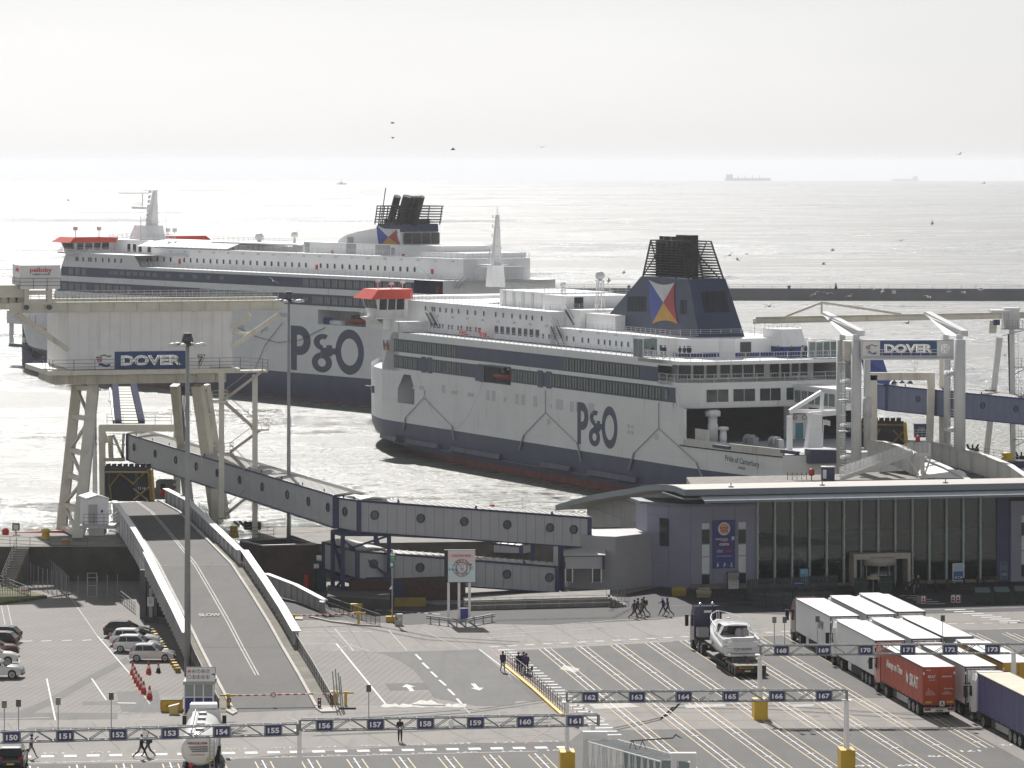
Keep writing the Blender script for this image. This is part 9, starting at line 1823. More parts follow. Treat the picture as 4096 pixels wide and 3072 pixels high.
# - road tanker seen from behind, under the gantry
p = G(795, 3140); tk = E('road_tanker', p, math.radians(93), 'white road tanker with red lettering and hazard board under gantry sign 153', 'lorry'); q = lambda mb, n, m, par=tk: mb.build(n, m, par, local=True)
def ell(x, s=1.0): return [V((x, 1.25*s*math.cos(t), 2.35+1.12*s*math.sin(t))) for t in [k*2*math.pi/24 for k in range(24)]]
q(MB().loft([ell(.3,.35),ell(.33,.8),ell(.42,.94),ell(.6,1),ell(11,1),ell(11.3,.9),ell(11.4,.4)]),'tank',paint('tank_white',(.76,.75,.73),.25,0))
for x in (2.2,4.8,7.5,10): mb = MB(); mb.tube((x,0,3.4),(x,0,3.62),.3,12); q(mb,'manhole',STEEL); q(MB().rail([(x-1.2,.55,3.4),(x+1.2,.55,3.4)],.25,1.2,.03,1),'top_rail',STEEL)
mb = MB()
for i in range(30): mb.bx(.8+i*.35, 1.0+i*.35, .35, .75, 3.45, 3.5)
q(mb, 'walkway', STEEL)
mb = MB()
for o in (-1.05, -.75): mb.tube((.2, o, .8), (.25, o, 3.4), .03, 5)
for i in range(9): mb.tube((.2, -1.05, .9+i*.28), (.2, -.75, .9+i*.28), .02, 4)
q(mb,'ladder',STEEL); q(MB().bx(0.1,11,-.5,.5,.8,1.25),'chassis',CHASS); q(MB().bx(.05,.2,-1.2,1.2,.55,.95),'tail_bumper',CHASS)
for x in (1.6, 2.9, 4.2, 10.0):
 for s in (-1, 1): wheel(tk, x, s*1.02, .5, .4)
MB().loft([[(12.0,y*1.22,z) for y,z in ((-1,.9),(1,.9),(1,3.2),(.85,3.6),(-.85,3.6),(-1,3.2))],[(14.2,y*1.2,z) for y,z in ((-1,.5),(1,.5),(1,2.4),(.9,3.2),(-.9,3.2),(-1,2.4))]],False).build('cab',TRW,tk,local=True)
q(MB().prism([(12.0,-1,3.5),(12,1,3.5),(13.2,.9,3.5),(13.2,-.9,3.5)],(0,0,.4)),'air_deflector',TRW)
for s in (-1,1): q(MB().cbx((14.1,s*1.45,1.9),.16,.3,.9),'mirror',CHASS); wheel(tk,13.4,s*1.02,.5,.36); q(MB().bx(.02,.06,s*.9-.2,s*.9+.2,.68,.85),'tail_light',LAMPR)
q(lettering('PERGUILHEM', (.24, .1, 2.85), (0, -1, 0), UP, .17, 1.35, bold=.03), 'tail_words', mat('words_crimson', (.30, .03, .04), .5)); q(lettering('N D\'URGENCE', (.26, .1, 2.05), (0, -1, 0), UP, .07, 1.0, bold=.01), 'tail_words', SIGNR)
for i in range(3): q(MB().prism([(.22,.7-.1*i,2.62-.15*i),(.22,-.6,2.66-.15*i),(.22,-.65,2.56-.15*i),(.22,.7-.1*i,2.54-.15*i)],(.02,0,0)),'tail_stripe',GREYW)
q(MB().prism([(.2,.55,1.55),(.2,.35,1.35),(.2,.55,1.15),(.2,.75,1.35)],(.02,0,0)),'hazard_diamond',SIGNR); q(MB().bx(.18,.22,-.75,-.55,1.6,1.85),'hazard_plate',PLATEY)
mb = MB()
for k in range(40):
 a0, a1 = k*2*math.pi/40, (k+.6)*2*math.pi/40; mb.beam((.36, 1.0*math.cos(a0), 2.35+.9*math.sin(a0)), (.36, 1.0*math.cos(a1), 2.35+.9*math.sin(a1)), .03, .05)
q(mb, 'reflex_ring', SIGNR)
# - low loader with the motor yacht
pr = G(2946, 2712); ll = E('low_loader_lorry', pr+e2*1.25, LR, 'dark blue tractor with low loader trailer carrying the motor yacht', 'lorry'); q = lambda mb, n, m, par=ll: mb.build(n, m, par, local=True)
TB = paint('cab_dark_blue', (.022, .028, .07)); DK = mat('loader_dark', (.03, .03, .035), .6, var=.3)
q(MB().bx(0,4.6,-1.27,1.27,.75,1.0),'loader_deck',mat('loader_planks',(.24,.22,.20),.8,var=.25)); q(MB().bx(4.6,13.2,-1.25,1.25,.42,.62),'loader_bed',DK); q(MB().bx(13.0,16,-.9,.9,.9,1.25),'gooseneck',DK); q(MB().bx(-.05,.08,-1.27,1.27,.4,1.0),'tail_board',DK); q(MB().bx(-.1,-.05,-.2,1.05,.78,1.05),'convoy_board',mat('convoy_yellow',(.42,.30,.04),.5)); q(lettering('CONVOI EXCEPTIONNEL',(-.12,.43,.91),(0,-1,0),UP,.12,1.1,bold=.01),'convoy_words',BLACKP)
for s in (-1, 1):
 q(MB().bx(-.08,0,s*1.0-.18,s*1.0+.18,.55,.68),'tail_light',LAMPR); q(MB().bx(-.09,-.05,s*.3-.25,s*.3+.25,.5,.62),'number_plate',PLATEW) if s > 0 else None
 for x in (.9, 2.1, 3.3): wheel(ll, x, s*1.02, .42, .4)
mb = MB()
for i in range(4): q(MB().prism([(4.5,1.55-.0,1.0+.16*i),(4.5,1.0,1.12+.16*i),(4.5,1.0,1.2+.16*i),(4.5,1.55,1.08+.16*i)],(.03,0,0)),'width_marker',SIGNR if i % 2 else SIGNW)
mb = MB(); mb.beam((2.2,-.6,1.0),(1.6,.2,1.6),.12); mb.beam((1.8,.3,1.0),(1.4,-.5,1.5),.1); mb.cbx((2.6,.6,1.0),.5,.9,.4); q(mb,'lashing_gear',DSTEEL)
x0, x1 = 18.6, 20.8
MB().loft([[(x0,y*1.24,z) for y,z in ((-1,.9),(1,.9),(1,3.3),(.9,3.85),(-.9,3.85),(-1,3.3))],[(x0+1.5,y*1.24,z) for y,z in ((-1,.75),(1,.75),(1,3.2),(.88,3.8),(-.88,3.8),(-1,3.2))],[(x1,y*1.2,z) for y,z in ((-1,.5),(1,.5),(1,2.2),(.9,3.2),(-.9,3.2),(-1,2.2))]],False).build('cab',TB,ll,local=True)
q(MB().bx(x0-.12,x0,-1.2,-.7,1.0,3.9),'cab_fairing',TB); q(MB().tube((x0-.25,-.75,1.0),(x0-.25,-.75,3.5),.1,8),'exhaust_pipe',mat('pipe_brown',(.16,.11,.06),.4,.6)); q(MB().bx(x0-.04,x0,-.35,.35,3.3,3.5),'rear_lamp_bar',SIGNW); q(MB().bx(14.2,x1-.2,-.5,.5,.7,1.05),'tractor_frame',CHASS)
for y in (-.5,.6): q(MB().lathe((x0+.5,y,3.85),[(.06,0),(.14,.12),(.13,.25),(.02,.3)],10),'roof_lamp',CHROME)
for s in (-1,1): q(MB().cbx((x1-.1,s*1.5,1.9),.16,.3,1.0),'mirror',CHASS); wheel(ll,x1-.8,s*1.02,.52,.38); wheel(ll,16.7,s*1.0,.52,.5); wheel(ll,15.3,s*1.0,.52,.5); q(MB().bx(17.5,18.6,min(s*.7,s*1.2),max(s*.7,s*1.2),.5,1.1),'fuel_tank',DK); q(MB().prism([(x1-1.4,s*1.24,2.0),(x1-.3,s*1.22,2.0),(x1-.35,s*1.2,2.8),(x1-1.4,s*1.24,2.8)],(0,s*.02,0)),'side_window',CGL)
q(MB().bx(16.5,18.4,-.9,.9,1.05,1.3),'fifth_wheel',CHASS); q(MB().bx(17.2,18.2,.2,1.15,1.3,2.1),'tool_locker',LGREY)
# yacht
ya = E('motor_yacht', pr+e2*1.25+e1n*3.4+UP*.62, LR, 'white motor yacht lettered QUEEN, carried on the low loader', 'boat'); q = lambda mb, n, m, par=ya: mb.build(n, m, par, local=True)
GEL = paint('gelcoat', (.80, .80, .80), .15, 0); GELS = mat('gelcoat_grey', (.60, .60, .60), .3); TEAK = mat('teak', (.34, .31, .29), .6); CUSH = mat('cushion_white', (.68, .68, .69), .6); YGL = mat('yacht_glass', (.03, .035, .04), .06, spec=.7)  # the second gelcoat is a plain grey for the galley unit
stn = [(.0, 1.72, .15, 1.35), (1.0, 1.78, .1, 1.6), (3, 1.8, .1, 1.95), (6, 1.6, .15, 2.2), (8, 1.25, .35, 2.4), (9.6, .7, .8, 2.55), (10.6, .15, 1.5, 2.65)]
MB().loft([[V((x+(z-k)*.12 if x > 8 else x,y*b,z)) for y,z in ((0,k),(.55,k+.35),(.92,k+.8),(1.0,k+.55+(sh-k)*.55),(.98,sh),(-.98,sh),(-1.0,k+.55+(sh-k)*.55),(-.92,k+.8),(-.55,k+.35))] for x,b,k,sh in stn],True).build('hull',GEL,ya,local=True)
MB().loft([[V((x,y*b*1.01,z)) for y,z in ((0,k-.01),(.56,k+.34),(.93,k+.75),(.93,k+.8),(-.93,k+.8),(-.93,k+.75),(-.56,k+.34))] for x,b,k,sh in stn[:6]],True).build('antifouling',mat('antifouling',(.04,.055,.05),.6),ya,local=True)
q(MB().prism([(-.9,y,.85) for y in (-1.45,1.45)]+[(0,1.6,.85),(0,-1.6,.85)],(0,0,.16)),'bathing_platform',GEL); q(MB().bx(-.85,0,-1.35,1.35,1.01,1.03),'teak_deck',TEAK)
q(MB().bx(0.02,.3,-1.25,1.25,1.5,1.95),'transom_seat',GEL); q(MB().bx(.02,.5,-.95,.95,1.95,2.3),'sun_pad',CUSH); q(lettering('QUEEN',(-.02,.0,1.33),(0,-1,0),UP,.28,1.5,bold=.005),'boat_name',GREYW)
q(MB().bx(.5,3.6,-1.45,1.45,1.6,1.66),'cockpit_floor',TEAK)
for s in (-1,1): q(MB().prism([(.3,s*1.4,1.6),(4,s*1.45,1.7),(4,s*1.45,2.35),(.5,s*1.4,2.1)],(0,s*.2,0)),'coaming',GEL)
q(MB().bx(1.2,2.4,-1.3,-.6,1.66,2.2),'galley_unit',GELS); q(MB().bx(1.3,2.6,.5,1.3,1.66,2.1),'settee',CUSH); q(MB().bx(1.2,1.8,-.1,.45,1.9,1.95),'table',TEAK)
for y in (-.75,-.2): q(MB().lathe((2.7,y,1.7),[(.28,0),(.33,.3),(.33,.8),(.2,1.05),(.02,1.1)],12),'helm_seat',mat('seat_cover',(.30,.29,.31),.7))
q(MB().loft([[V((x,y,z)) for y,z in ((-b,2.1),(-b*.9,zt),(b*.9,zt),(b,2.1))] for x,b,zt in ((4.3,1.35,2.95),(5.0,1.3,2.95),(6.8,1.0,2.35))],False),'windscreen',YGL)
q(MB().loft([[V((x,y*b,z+.1*(1-abs(y)**2))) for y in (-1,-.6,0,.6,1)] +[V((x,y*b,z-.03)) for y in (1,0,-1)] for x,b,z in ((2.9,1.0,3.0),(3.4,1.2,3.08),(4.6,1.15,3.08),(5.2,.95,2.95))],False),'hardtop',GEL)
for s in (-1,1): q(MB().prism([(2.9,s*1.0,2.98),(3.3,s*1.12,3.02),(3.1,s*1.5,2.3),(2.5,s*1.5,2.2)],(0,s*.05,0)),'hardtop_leg',GEL); q(MB().prism([(4.5,s*1.68,1.5),(6.6,s*1.5,1.75),(6.2,s*1.54,1.3),(5.2,s*1.66,1.15)],(0,s*.04,0)),'hull_window',YGL)
MB().loft([[V((x,y*b,z)) for y,z in ((-1,2.2),(-.8,zt),(.8,zt),(1,2.2))] for x,b,zt in ((5,1.4,2.6),(7.5,1.1,2.65),(9.5,.5,2.62),(10.4,.12,2.6))],False).build('foredeck',GEL,ya,local=True)
mb = MB(); rl_ = [V((x,b*s,z)) for s in (1,) for x,b,z in ((3.4,1.65,2.9),(5,1.6,3.05),(7,1.4,3.2),(9,.9,3.3),(10.8,.1,3.35))]; full = rl_+[V((p.x,-p.y,p.z)) for p in reversed(rl_)]; mb.path(full,.045,5)
for p in full: mb.tube(p, V((p.x-.1, p.y*.97, p.z-.75)), .02, 4)
q(mb,'bow_rail',CHROME); q(MB().lathe((4.3,.35,3.3),[(.1,0),(.16,.1),(.12,.2),(.02,.22)],10),'roof_light',CHROME)
# - cones
def cone(u, v, lab, dark=False, h=.95):
 p = G(u, v); r = E('traffic_cone', p, 0, lab, 'traffic cone', 'traffic cones in the car park'); k = .36*h
 r0,r1 = k*.72,k*.14; q = lambda mb,n,m: mb.build(n,m,r,local=True); MB().bx(-k*.85,k*.85,-k*.85,k*.85,0,.05).build('cone_base',BLACKR if dark else ORANGE,r,local=True)
 RC = mat('cone_red', (.58, .05, .03), .5)
 f = lambda t: r0+(r1-r0)*t
 for t0,t1,m in ((0,.42,BLACKR if dark else RC),(.42,.68,SIGNW),(.68,1,RC)): MB().tube((0,0,.05+h*t0),(0,0,.05+h*t1),f(t0),12,f(t1)).build('cone_band',m,r,local=True)
for i, (x, y) in enumerate(((903, 935), (918, 962), (928, 988), (945, 1012), (960, 1035), (978, 1063))): cone(x*.5877, 2150+y*.5877, 'red and white traffic cone, %s counting from the parked cars in the slanting row' % ('first', 'second', 'third', 'fourth', 'fifth', 'sixth')[i], False, 1.0)
cone(1018*.5877, 2150+1100*.5877, 'lone red and white traffic cone nearest the yellow steel box', False, 1.05); cone(1012*.5877, 2150+928*.5877, 'red and white cone standing behind the row, by the kerb blocks', False, 1.0); cone(1078*.5877, 2150+920*.5877, 'dark based cone right of the others, by the kerb blocks', True, .8); cone(1330*.5877, 2150+840*.5877, 'red and white cone beside the ramp railing', False, .9); cone(1438*.5877, 2150+1198*.5877, 'red and white cone against the right side of the booth', False, .9)
cone(2307, 2910, 'fallen looking small red cone behind gantry sign 161', False, .6)
# - people, gulls, dog, distant ships
SKIN = mat('skin', (.42, .26, .19), .6, var=.05); HAIRD = mat('hair_dark', (.03, .022, .018), .7); SHOE = mat('shoe_dark', (.02, .02, .022), .6); SHOEW = mat('shoe_white', (.6, .6, .6), .6)
def fab(n, c): return mat('fabric_'+n, c, .85, var=.15, scale=6)
BODY = {}
def body_mesh(key, stride, arm, lean, h, build):
 """one skinned figure: pelvis first, legs, spine, head, arms; x is the walking direction"""
 if key in BODY: return BODY[key]
 s = h/1.75; P = []; Ed = []; R = []
 def v(x, y, z, rx, ry=None, par=None):
  P.append((x*s, y*s, z*s)); R.append((rx*s*build, (ry or rx)*s*build)); i = len(P)-1
  if par is not None: Ed.append((par, i))
  return i
 pel = v(0, 0, .95, .15, .11); sp = v(lean*.3, 0, 1.15, .14, .105, pel); ch = v(lean*.7, 0, 1.34, .17, .115, sp); nb = v(lean, 0, 1.46, .10, .08, ch); nk = v(lean*1.05, 0, 1.53, .055, .055, nb); hd = v(lean*1.15+.02, 0, 1.62, .092, .09, nk); v(lean*1.2+.015, 0, 1.70, .075, .078, hd)
 for sd, ph in ((1, 1), (-1, -1)):
  st = stride*ph; hip = v(0, .095*sd, .90, .095, .095, pel); kn = v(.26*st+.03, .10*sd, .49, .063, .063, hip); bk = .20 if st < 0 else 0
  an = v(.50*st-bk*abs(stride)*1.2, .10*sd, .09+bk*.25*abs(stride), .042, .042, kn); v(.50*st-bk*abs(stride)*1.2+.15, .105*sd, .035+bk*.15*abs(stride), .04, .035, an)
  sh = v(lean*.85, .19*sd, 1.41, .065, .065, ch); a = arm[0 if sd > 0 else 1]; el = v(lean*.8+.22*a[0], .235*sd, 1.14+.05*abs(a[0]), .045, .045, sh); wr = v(lean*.8+.22*a[0]+.24*a[1], .22*sd, .92+.25*a[1]*a[1]+.1*max(0, a[1]), .034, .034, el); v(lean*.8+.22*a[0]+.32*a[1]+.02, .21*sd, .85+.28*a[1]*a[1]+.12*max(0, a[1]), .036, .024, wr)
 me = D.meshes.new('figure'); me.from_pydata(P, Ed, []); o = D.objects.new('figure', me); COL.objects.link(o)
 m = o.modifiers.new('s', 'SKIN'); m.use_smooth_shade = True
 for i, sv_ in enumerate(me.skin_vertices[0].data): sv_.radius = R[i]; sv_.use_root = (i == 0)
 m2 = o.modifiers.new('d', 'SUBSURF'); m2.levels = 1; m2.render_levels = 1; bpy.context.view_layer.update()
 em = D.meshes.new_from_object(o.evaluated_get(bpy.context.evaluated_depsgraph_get())); D.objects.remove(o); D.meshes.remove(me)
 BODY[key] = em; return em
def person(pos, heading, label, topm, legm, key='walk', hair=HAIRD, h=1.75, shoe=SHOE, hood=False, bag=None, group=None, hold=None):
 poses = {'walk': (.85, ((-.7, -.1), (.7, .8)), .05), 'walk2': (-.8, ((.7, .7), (-.6, -.1)), .06), 'stand': (.06, ((0, .1), (0, .1)), .0), 'tablet': (.8, ((.4, 1.4), (.3, 1.4)), .05), 'stroll': (.5, ((-.35, .1), (.35, .4)), .03), 'talk': (.08, ((.2, 1.3), (0, .2)), .0)}
 st, arm, ln = poses[key]; em = body_mesh((key, h), st, arm, ln, h, 1.14).copy(); pos = V(pos); r = D.objects.new('person', em); COL.objects.link(r); r.location = pos; r.rotation_euler = (0, 0, heading); MW[r.name] = Matrix.Translation(pos)@Matrix.Rotation(heading, 4, 'Z'); tag(r, label, 'person', group); s = h/1.75
 em.materials.clear()
 for m in (SKIN, topm, legm, shoe): em.materials.append(m)
 for p in em.polygons:
  c = p.center/s; z = c.z; k = 1
  if z > 1.5: k = 0
  elif abs(c.y) > .165 and z < .99: k = 0 if z < .93 else 1
  elif z < .09: k = 3
  elif z < .92: k = 2
  p.material_index = k; p.use_smooth = True
 ln *= 1; hx = (ln*1.15+.02)*s
 MB().loft([[V((hx-.01+math.cos(t)*.105*s*q_-.015*s,math.sin(t)*.105*s*q_,(1.64+dz)*s)) for t in [k*math.pi/5 for k in range(10)]] for dz,q_ in ((-.06 if not hood else -.16,.85),(0,1.06),(.07,1.0),(.115,.6),(.125,.15))]).build('hood' if hood else 'hair',hair,r,local=True)
 f = MB(); fx = hx+.085*s; f.cbx((fx,0,1.605*s),.03*s,.025*s,.035*s); f.build('nose',SKIN,r,local=True)
 for y in (-.032,.032): MB().cbx((hx+.082*s,y*s,1.64*s),.012*s,.022*s,.012*s).build('eye',BLACKP,r,local=True)
 MB().cbx((hx+.08*s,0,1.572*s),.012*s,.04*s,.008*s).build('mouth',mat('lip',(.30,.13,.11),.6),r,local=True)
 MB().loft([[V((ln*t_+math.cos(t)*a*s,math.sin(t)*b*s,z*s)) for t in [k*math.pi/6 for k in range(12)]] for z,a,b,t_ in ((.82,.135,.185,0),(1.0,.13,.175,.1),(1.2,.135,.18,.4),(1.38,.135,.2,.8),(1.47,.085,.10,1))],True).build('jacket',topm,r,local=True)
 if bag: MB().loft([[V((-.13*s-d,y*.15*s,z*s)) for y,z in ((-1,1.0),(1,1.0),(1,1.36),(.6,1.44),(-.6,1.44),(-1,1.36))] for d in (0,.12*s,.17*s)],False).build('backpack',bag,r,local=True)
 if hold: MB().cbx((ln*.8+.45*s,0,1.22*s),.02,.26*s,.18*s).build('tablet',hold,r,local=True)
 return r
NV, BK, GY, GN, WH, BL, PU, JN = fab('navy', (.035, .045, .10)), fab('black', (.026, .026, .03)), fab('grey', (.28, .28, .29)), fab('green', (.14, .18, .11)), fab('white', (.55, .55, .56)), fab('steel_blue', (.04, .07, .14)), fab('purple', (.07, .055, .14)), fab('jeans', (.14, .18, .27))
rad = math.radians
person(G(124, 3033), rad(5), 'person in dark jacket and pale trousers walking right, holding a tablet', NV, GY, 'tablet', hold=BLACKP)
person(G(565, 3033), rad(-10), 'person in black hooded coat walking left of the one with the blue backpack', BK, BK, 'walk', hood=True, hair=BK); person(G(592, 3026), rad(175), 'person with blue backpack walking beside the black coated one', BL, BK, 'walk2', bag=fab('pack_blue', (.03, .07, .22)))
person(G(1600, 2968), rad(-80), 'person all in black standing alone behind gantry sign 157', BK, BK, 'stand', h=1.8)
person(G(2011, 2688), rad(-75), 'person in dark top and grey trousers outside the handrail, carrying bags', NV, GY, 'stroll', hair=fab('cap_dark', (.02, .02, .02))); person(G(2074, 2692), rad(-80), 'person in dark jacket holding a light cup on the footway', BK, BK, 'talk'); person(G(2094, 2690), rad(-85), 'person in blue top behind two others on the footway', PU, BK, 'stroll'); person(G(2105, 2698), rad(-85), 'person in dark purple coat walking a black dog on the footway', PU, BK, 'stroll', h=1.8)
for (u, v), hd, lab, a, b, k in (((2536, 2473), 20, 'person in navy jacket, leftmost of the group near the steps', NV, BK, 'walk'), ((2549, 2466), 15, 'person in black, second of the group near the steps', BK, BK, 'walk2'), ((2566, 2469), 20, 'person in green coat in the group near the steps', GN, BK, 'walk'), ((2578, 2461), 170, 'person with dark backpack, rightmost of the group near the steps', BK, NV, 'walk2')): person(G(u, v), rad(hd), lab, a, b, k, bag=BK if 'backpack' in lab else None)
person(G(2653, 2461), rad(190), 'person in white hood walking left toward the group near the steps', NV, BK, 'walk', hair=WH, hood=True, shoe=SHOEW); person(G(2672, 2464), rad(185), 'person in purple hooded top right behind the white hooded one', PU, BK, 'walk2', hair=PU, hood=True)
person(G(3628, 2384), rad(-60), 'person in black coat with bright belt bag by the entrance crossing', BK, BK, 'talk'); person(G(3657, 2375), rad(200), 'person in dark top and pale jeans by the entrance', BK, JN, 'stand'); person(G(3673, 2375), rad(180), 'bald person in black beside the pale jeans by the entrance', BK, NV, 'stand', hair=SKIN, h=1.85)
person(G(3215, 2348), rad(-90), 'person in dark clothes against the glass left of the entrance', BK, BK, 'stand')
dk = lambda s, w_: CF.P(s, w_, 15.66)
deck = [(2610, 91.5, 'standing at the corner of the glass shelter'), (2647, 92, 'left of the deck bench group'), (2660, 92.2, 'in a red top near the shelter', ), (2720, 94.5, 'first of the four by the deck house wall'), (2737, 95, 'second of the four by the deck house wall'), (2752, 95, 'third of the four by the deck house wall'), (2760, 95.5, 'fourth of the four by the deck house wall'), (3113, 99, 'behind the blue plinth at the wind screen'), (3166, 101, 'with a child at the aft rail'), (3150, 101, 'small child at the aft rail', ), (3211, 100, 'in white at the wind screen'), (3224, 100.4, 'in black beside the white top at the wind screen'), (3252, 100, 'rightmost at the wind screen')]
for i, d_ in enumerate(deck):
 u, s_ = d_[0], d_[1]; w_ = CF.S(u, 1420, s_).y; child = 'child' in d_[2] and 'small' in d_[2]
 person(dk(s_, w_), rad(-90+40*((i % 3)-1)), 'person on the ferry deck ' + d_[2], [BK, NV, BK][i % 3] if 'white' not in d_[2] or 'black' in d_[2] else WH, BK, 'stand', h=1.15 if child else 1.75, group='passengers on the ferry deck')
# dog: trunk, neck, head, jointed legs, tail in one skin
def dog(pos, hd):
 P = [(0, 0, .48), (.22, 0, .47), (.36, 0, .53), (.46, 0, .66), (.56, 0, .70), (.68, 0, .66), (-.22, 0, .50), (-.34, 0, .52), (-.5, 0, .62)]; R = [.11, .13, .11, .075, .08, .04, .10, .06, .025]; Ed = [(0, 1), (1, 2), (2, 3), (3, 4), (4, 5), (0, 6), (6, 7), (7, 8)]
 for sd in (-1, 1):
  for chain, par in (([(.28, .09, .34, .055), (.25, .09, .2, .035), (.28, .09, .05, .03), (.33, .09, .025, .03)], 1), ([(-.22, .09, .36, .07), (-.14, .09, .26, .045), (-.30, .09, .15, .03), (-.27, .09, .03, .03)], 6)):
   p_ = par
   for x, y, z, r_ in chain: P.append((x, y*sd, z)); R.append(r_); Ed.append((p_, len(P)-1)); p_ = len(P)-1
 for sd in (-1, 1): P.append((.52, .06*sd, .80)); R.append(.03); Ed.append((4, len(P)-1))
 me = D.meshes.new('dog'); me.from_pydata(P, Ed, []); o = D.objects.new('dog_tmp', me); COL.objects.link(o); m = o.modifiers.new('s', 'SKIN')
 for i, sv_ in enumerate(me.skin_vertices[0].data): sv_.radius = (R[i], R[i]); sv_.use_root = (i == 0)
 m2 = o.modifiers.new('d', 'SUBSURF'); m2.levels = 1; m2.render_levels = 1; bpy.context.view_layer.update(); em = D.meshes.new_from_object(o.evaluated_get(bpy.context.evaluated_depsgraph_get())); D.objects.remove(o)
 em.materials.clear(); em.materials.append(fab('dog_black', (.015, .014, .013))); d_ = D.objects.new('dog', em); COL.objects.link(d_); d_.location = pos; d_.rotation_euler = (0, 0, hd); return tag(d_, 'black dog on a lead beside the person in the purple coat', 'dog')
dog(G(2120, 2700), rad(-70))
# gulls
GW = mat('gull_white', (.66, .66, .67), .7); GD = mat('gull_dark', (.05, .05, .055), .7)
def gull(p, hd, roll, m, lab, sp=.62):
 r = E('seagull', p, hd, lab, 'seagull', 'gulls over the water'); r.rotation_euler = (roll, 0, hd); MW[r.name] = Matrix.Translation(V(p))@(Matrix.Rotation(hd, 4, 'Z')@Matrix.Rotation(roll, 4, 'X'))
 MB().loft([[V((x,math.cos(t)*w_,math.sin(t)*w_)) for t in [k*math.pi/3 for k in range(6)]] for x,w_ in ((-.28,.02),(-.15,.06),(.05,.085),(.2,.06),(.28,.05),(.36,.01))]).build('body',m,r,local=True)
 for s in (-1,1): MB().loft([[V((x+dx,s*y,z)),V((x-c+dx,s*y,z-.01)),V((x-c*.5+dx,s*y,z+.02))] for x,y,z,c,dx in ((.12,.05,.02,.22,0),(.16,sp*.5,.18,.2,0),(.05,sp,.12,.12,-.05),(-.1,sp*1.3,.06,.03,-.08))],True).build('wing',m,r,local=True)
gl = [(848*1.852, 266*1.852, 600, 1), (848*1.852, 298*1.852, 700, 1), (979*1.852, 323*1.852, 500, 1), (1170*1.852, 318*1.852, 600, 0), (2073*1.852, 333*1.852, 600, 0), (2125*1.852, 396*1.852, 700, 0), (147*1.852, 433*1.852, 700, 1), (590*1.852, 607*1.852, 500, 0), (2013*1.852, 483*1.852, 600, 1), (1946*1.852, 520*1.852, 600, 1), (1576*1.852, 552*1.852, 500, 1), (1496*1.852, 558*1.852, 600, 1), (2300+1240*.497, 900+245*.497, 480, 1), (2300+1380*.497, 900+235*.497, 600, 1), (2300+1310*.497, 900+280*.497, 600, 1), (2300+2075*.497, 900+205*.497, 480, 1), (2300+2003*.497, 900+315*.497, 520, 1), (2300+395*.497, 900+385*.497, 500, 1), (2300+270*.497, 900+450*.497, 500, 1), (2300+1240*.497, 900+415*.497, 700, 1), (2300+1565*.497, 900+655*.497, 480, 1), (2300+1930*.497, 900+558*.497, 520, 0), (2300+2033*.497, 900+552*.497, 520, 0), (3000+995*.4955, 1150+15*.4955, 480, 0), (3000+1070*.4955, 1150+30*.4955, 520, 0), (3000+1605*.4955, 1150+33*.4955, 520, 0), (3000+1725*.4955, 1150+43*.4955, 480, 0), (3000+1860*.4955, 1150+18*.4955, 420, 0), (3000+1440*.4955, 1150+80*.4955, 480, 0), (3000+155*.4955, 1150+155*.4955, 480, 1), (3000+1270*.4955, 1150+288*.4955, 470, 1), (3000+2050*.4955, 1150+550*.4955, 520, 0), (3000+805*.4955, 1150+70*.4955, 520, 0)]
random.seed(11)
WHERE = ['high in the sky above the white funnel', 'in the sky just below the topmost gull', 'in the sky left of the blue funnel', 'in the pale sky above the blue funnel', 'in the sky at the upper right', 'over the horizon at the far right', 'over the sea at the far left', 'in front of the far ferry hull', 'over the grey water at the right edge', 'over the water left of the right edge gull', 'over the water right of the black cage', 'just right of the black cage top']
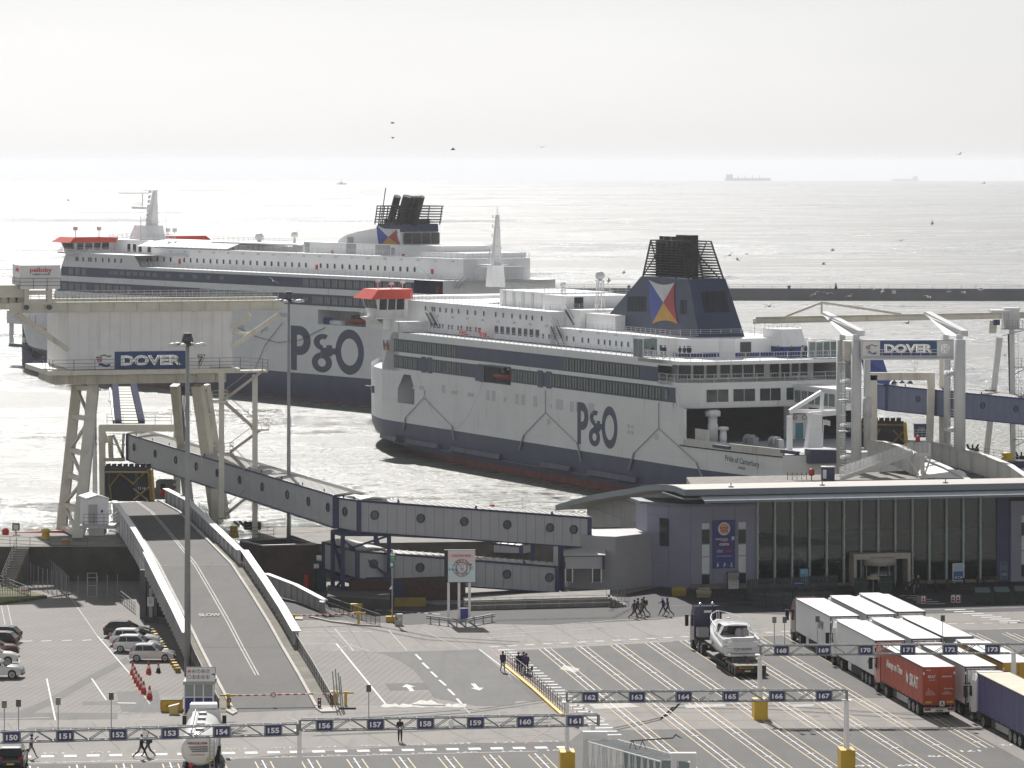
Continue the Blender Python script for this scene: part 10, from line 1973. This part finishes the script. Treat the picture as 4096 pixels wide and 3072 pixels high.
WHERE += ['just right of the funnel cage, upper of two', 'farther right of the funnel cage, small', 'low beside the funnel cage, wings flat', 'at far right above the breakwater bollard', 'above the breakwater in the middle right', 'left of the funnel above the lattice radar stand', 'beside the lattice radar stand', 'right of the funnel louvres above the breakwater', 'below the breakwater right of the funnel', 'against the breakwater wall, leftmost', 'against the breakwater wall, second from left', 'against the breakwater above the crane rail stay', 'against the breakwater left of the white board', 'against the breakwater right of the white board', 'against the breakwater, lower of the right pair', 'largest one, at the top of the breakwater near the right pylons', 'under the breakwater above the right raised arm', 'over the water by the blue funnel foot', 'over the water between the two raised arms', 'over the water right of the Dover 8 sign', 'under the breakwater above the left raised arm']
for i, (u, v, y, dk_) in enumerate(gl): gull(AT(u, v, y), random.uniform(0, 6.28), random.uniform(-.6, .6), GD if dk_ else GW, ('%s gull flying ' % ('dark' if dk_ else 'white'))+WHERE[i])
# ships on the horizon
def ship(u, v, y, L, hgt, lab, nm, bridge=1, m=None):
 x = (u-CX)*y/F; z = sea_z(x, y); m = m or mat('hazed_hull', (.30, .31, .33), .7); r = E(nm, (x, y, z), 0, lab, 'ship'); q = lambda mb, n: mb.build(n, m, r, local=True)  # mid grey hull colour carries part of the haze on the horizon ships
 q(MB().prism([(-L/2,0,0),(L/2,0,0),(L/2+L*.02,0,hgt),(-L/2,0,hgt)],(0,L*.12,0)),'hull'); q(MB().bx(-L/2*bridge*.95 if bridge > 0 else L*.3,-L*.33 if bridge > 0 else L*.47,1,L*.1,hgt,hgt*2.4),'bridge')
 for i in range(4): q(MB().bx(-L*.22+L*.16*i,-L*.2+L*.16*i,L*.05,L*.06,hgt,hgt*2.0),'derrick')
ship(2991, 728, 20000, 235, 14, 'long faint cargo ship on the horizon right of centre', 'cargo_ship'); ship(3622, 718, 25000, 170, 13, 'second very faint ship on the horizon at right', 'cargo_ship', -1)
x = (1365-CX)*11000/F; z = sea_z(x,11000); r = E('patrol_boat',(x,11000,z),0,'small grey boat with a mast on the horizon left of centre','boat'); m = MATS['hazed_hull']; q = lambda mb,n: mb.build(n,m,r,local=True); q(MB().prism([(-13,0,0),(13,0,0),(16,0,4),(-14,0,3)],(0,6,0)),'hull'); q(MB().bx(-5,4,1,5,3,7),'wheelhouse'); q(MB().tube((0,3,7),(0,3,16),.5,5),'mast')
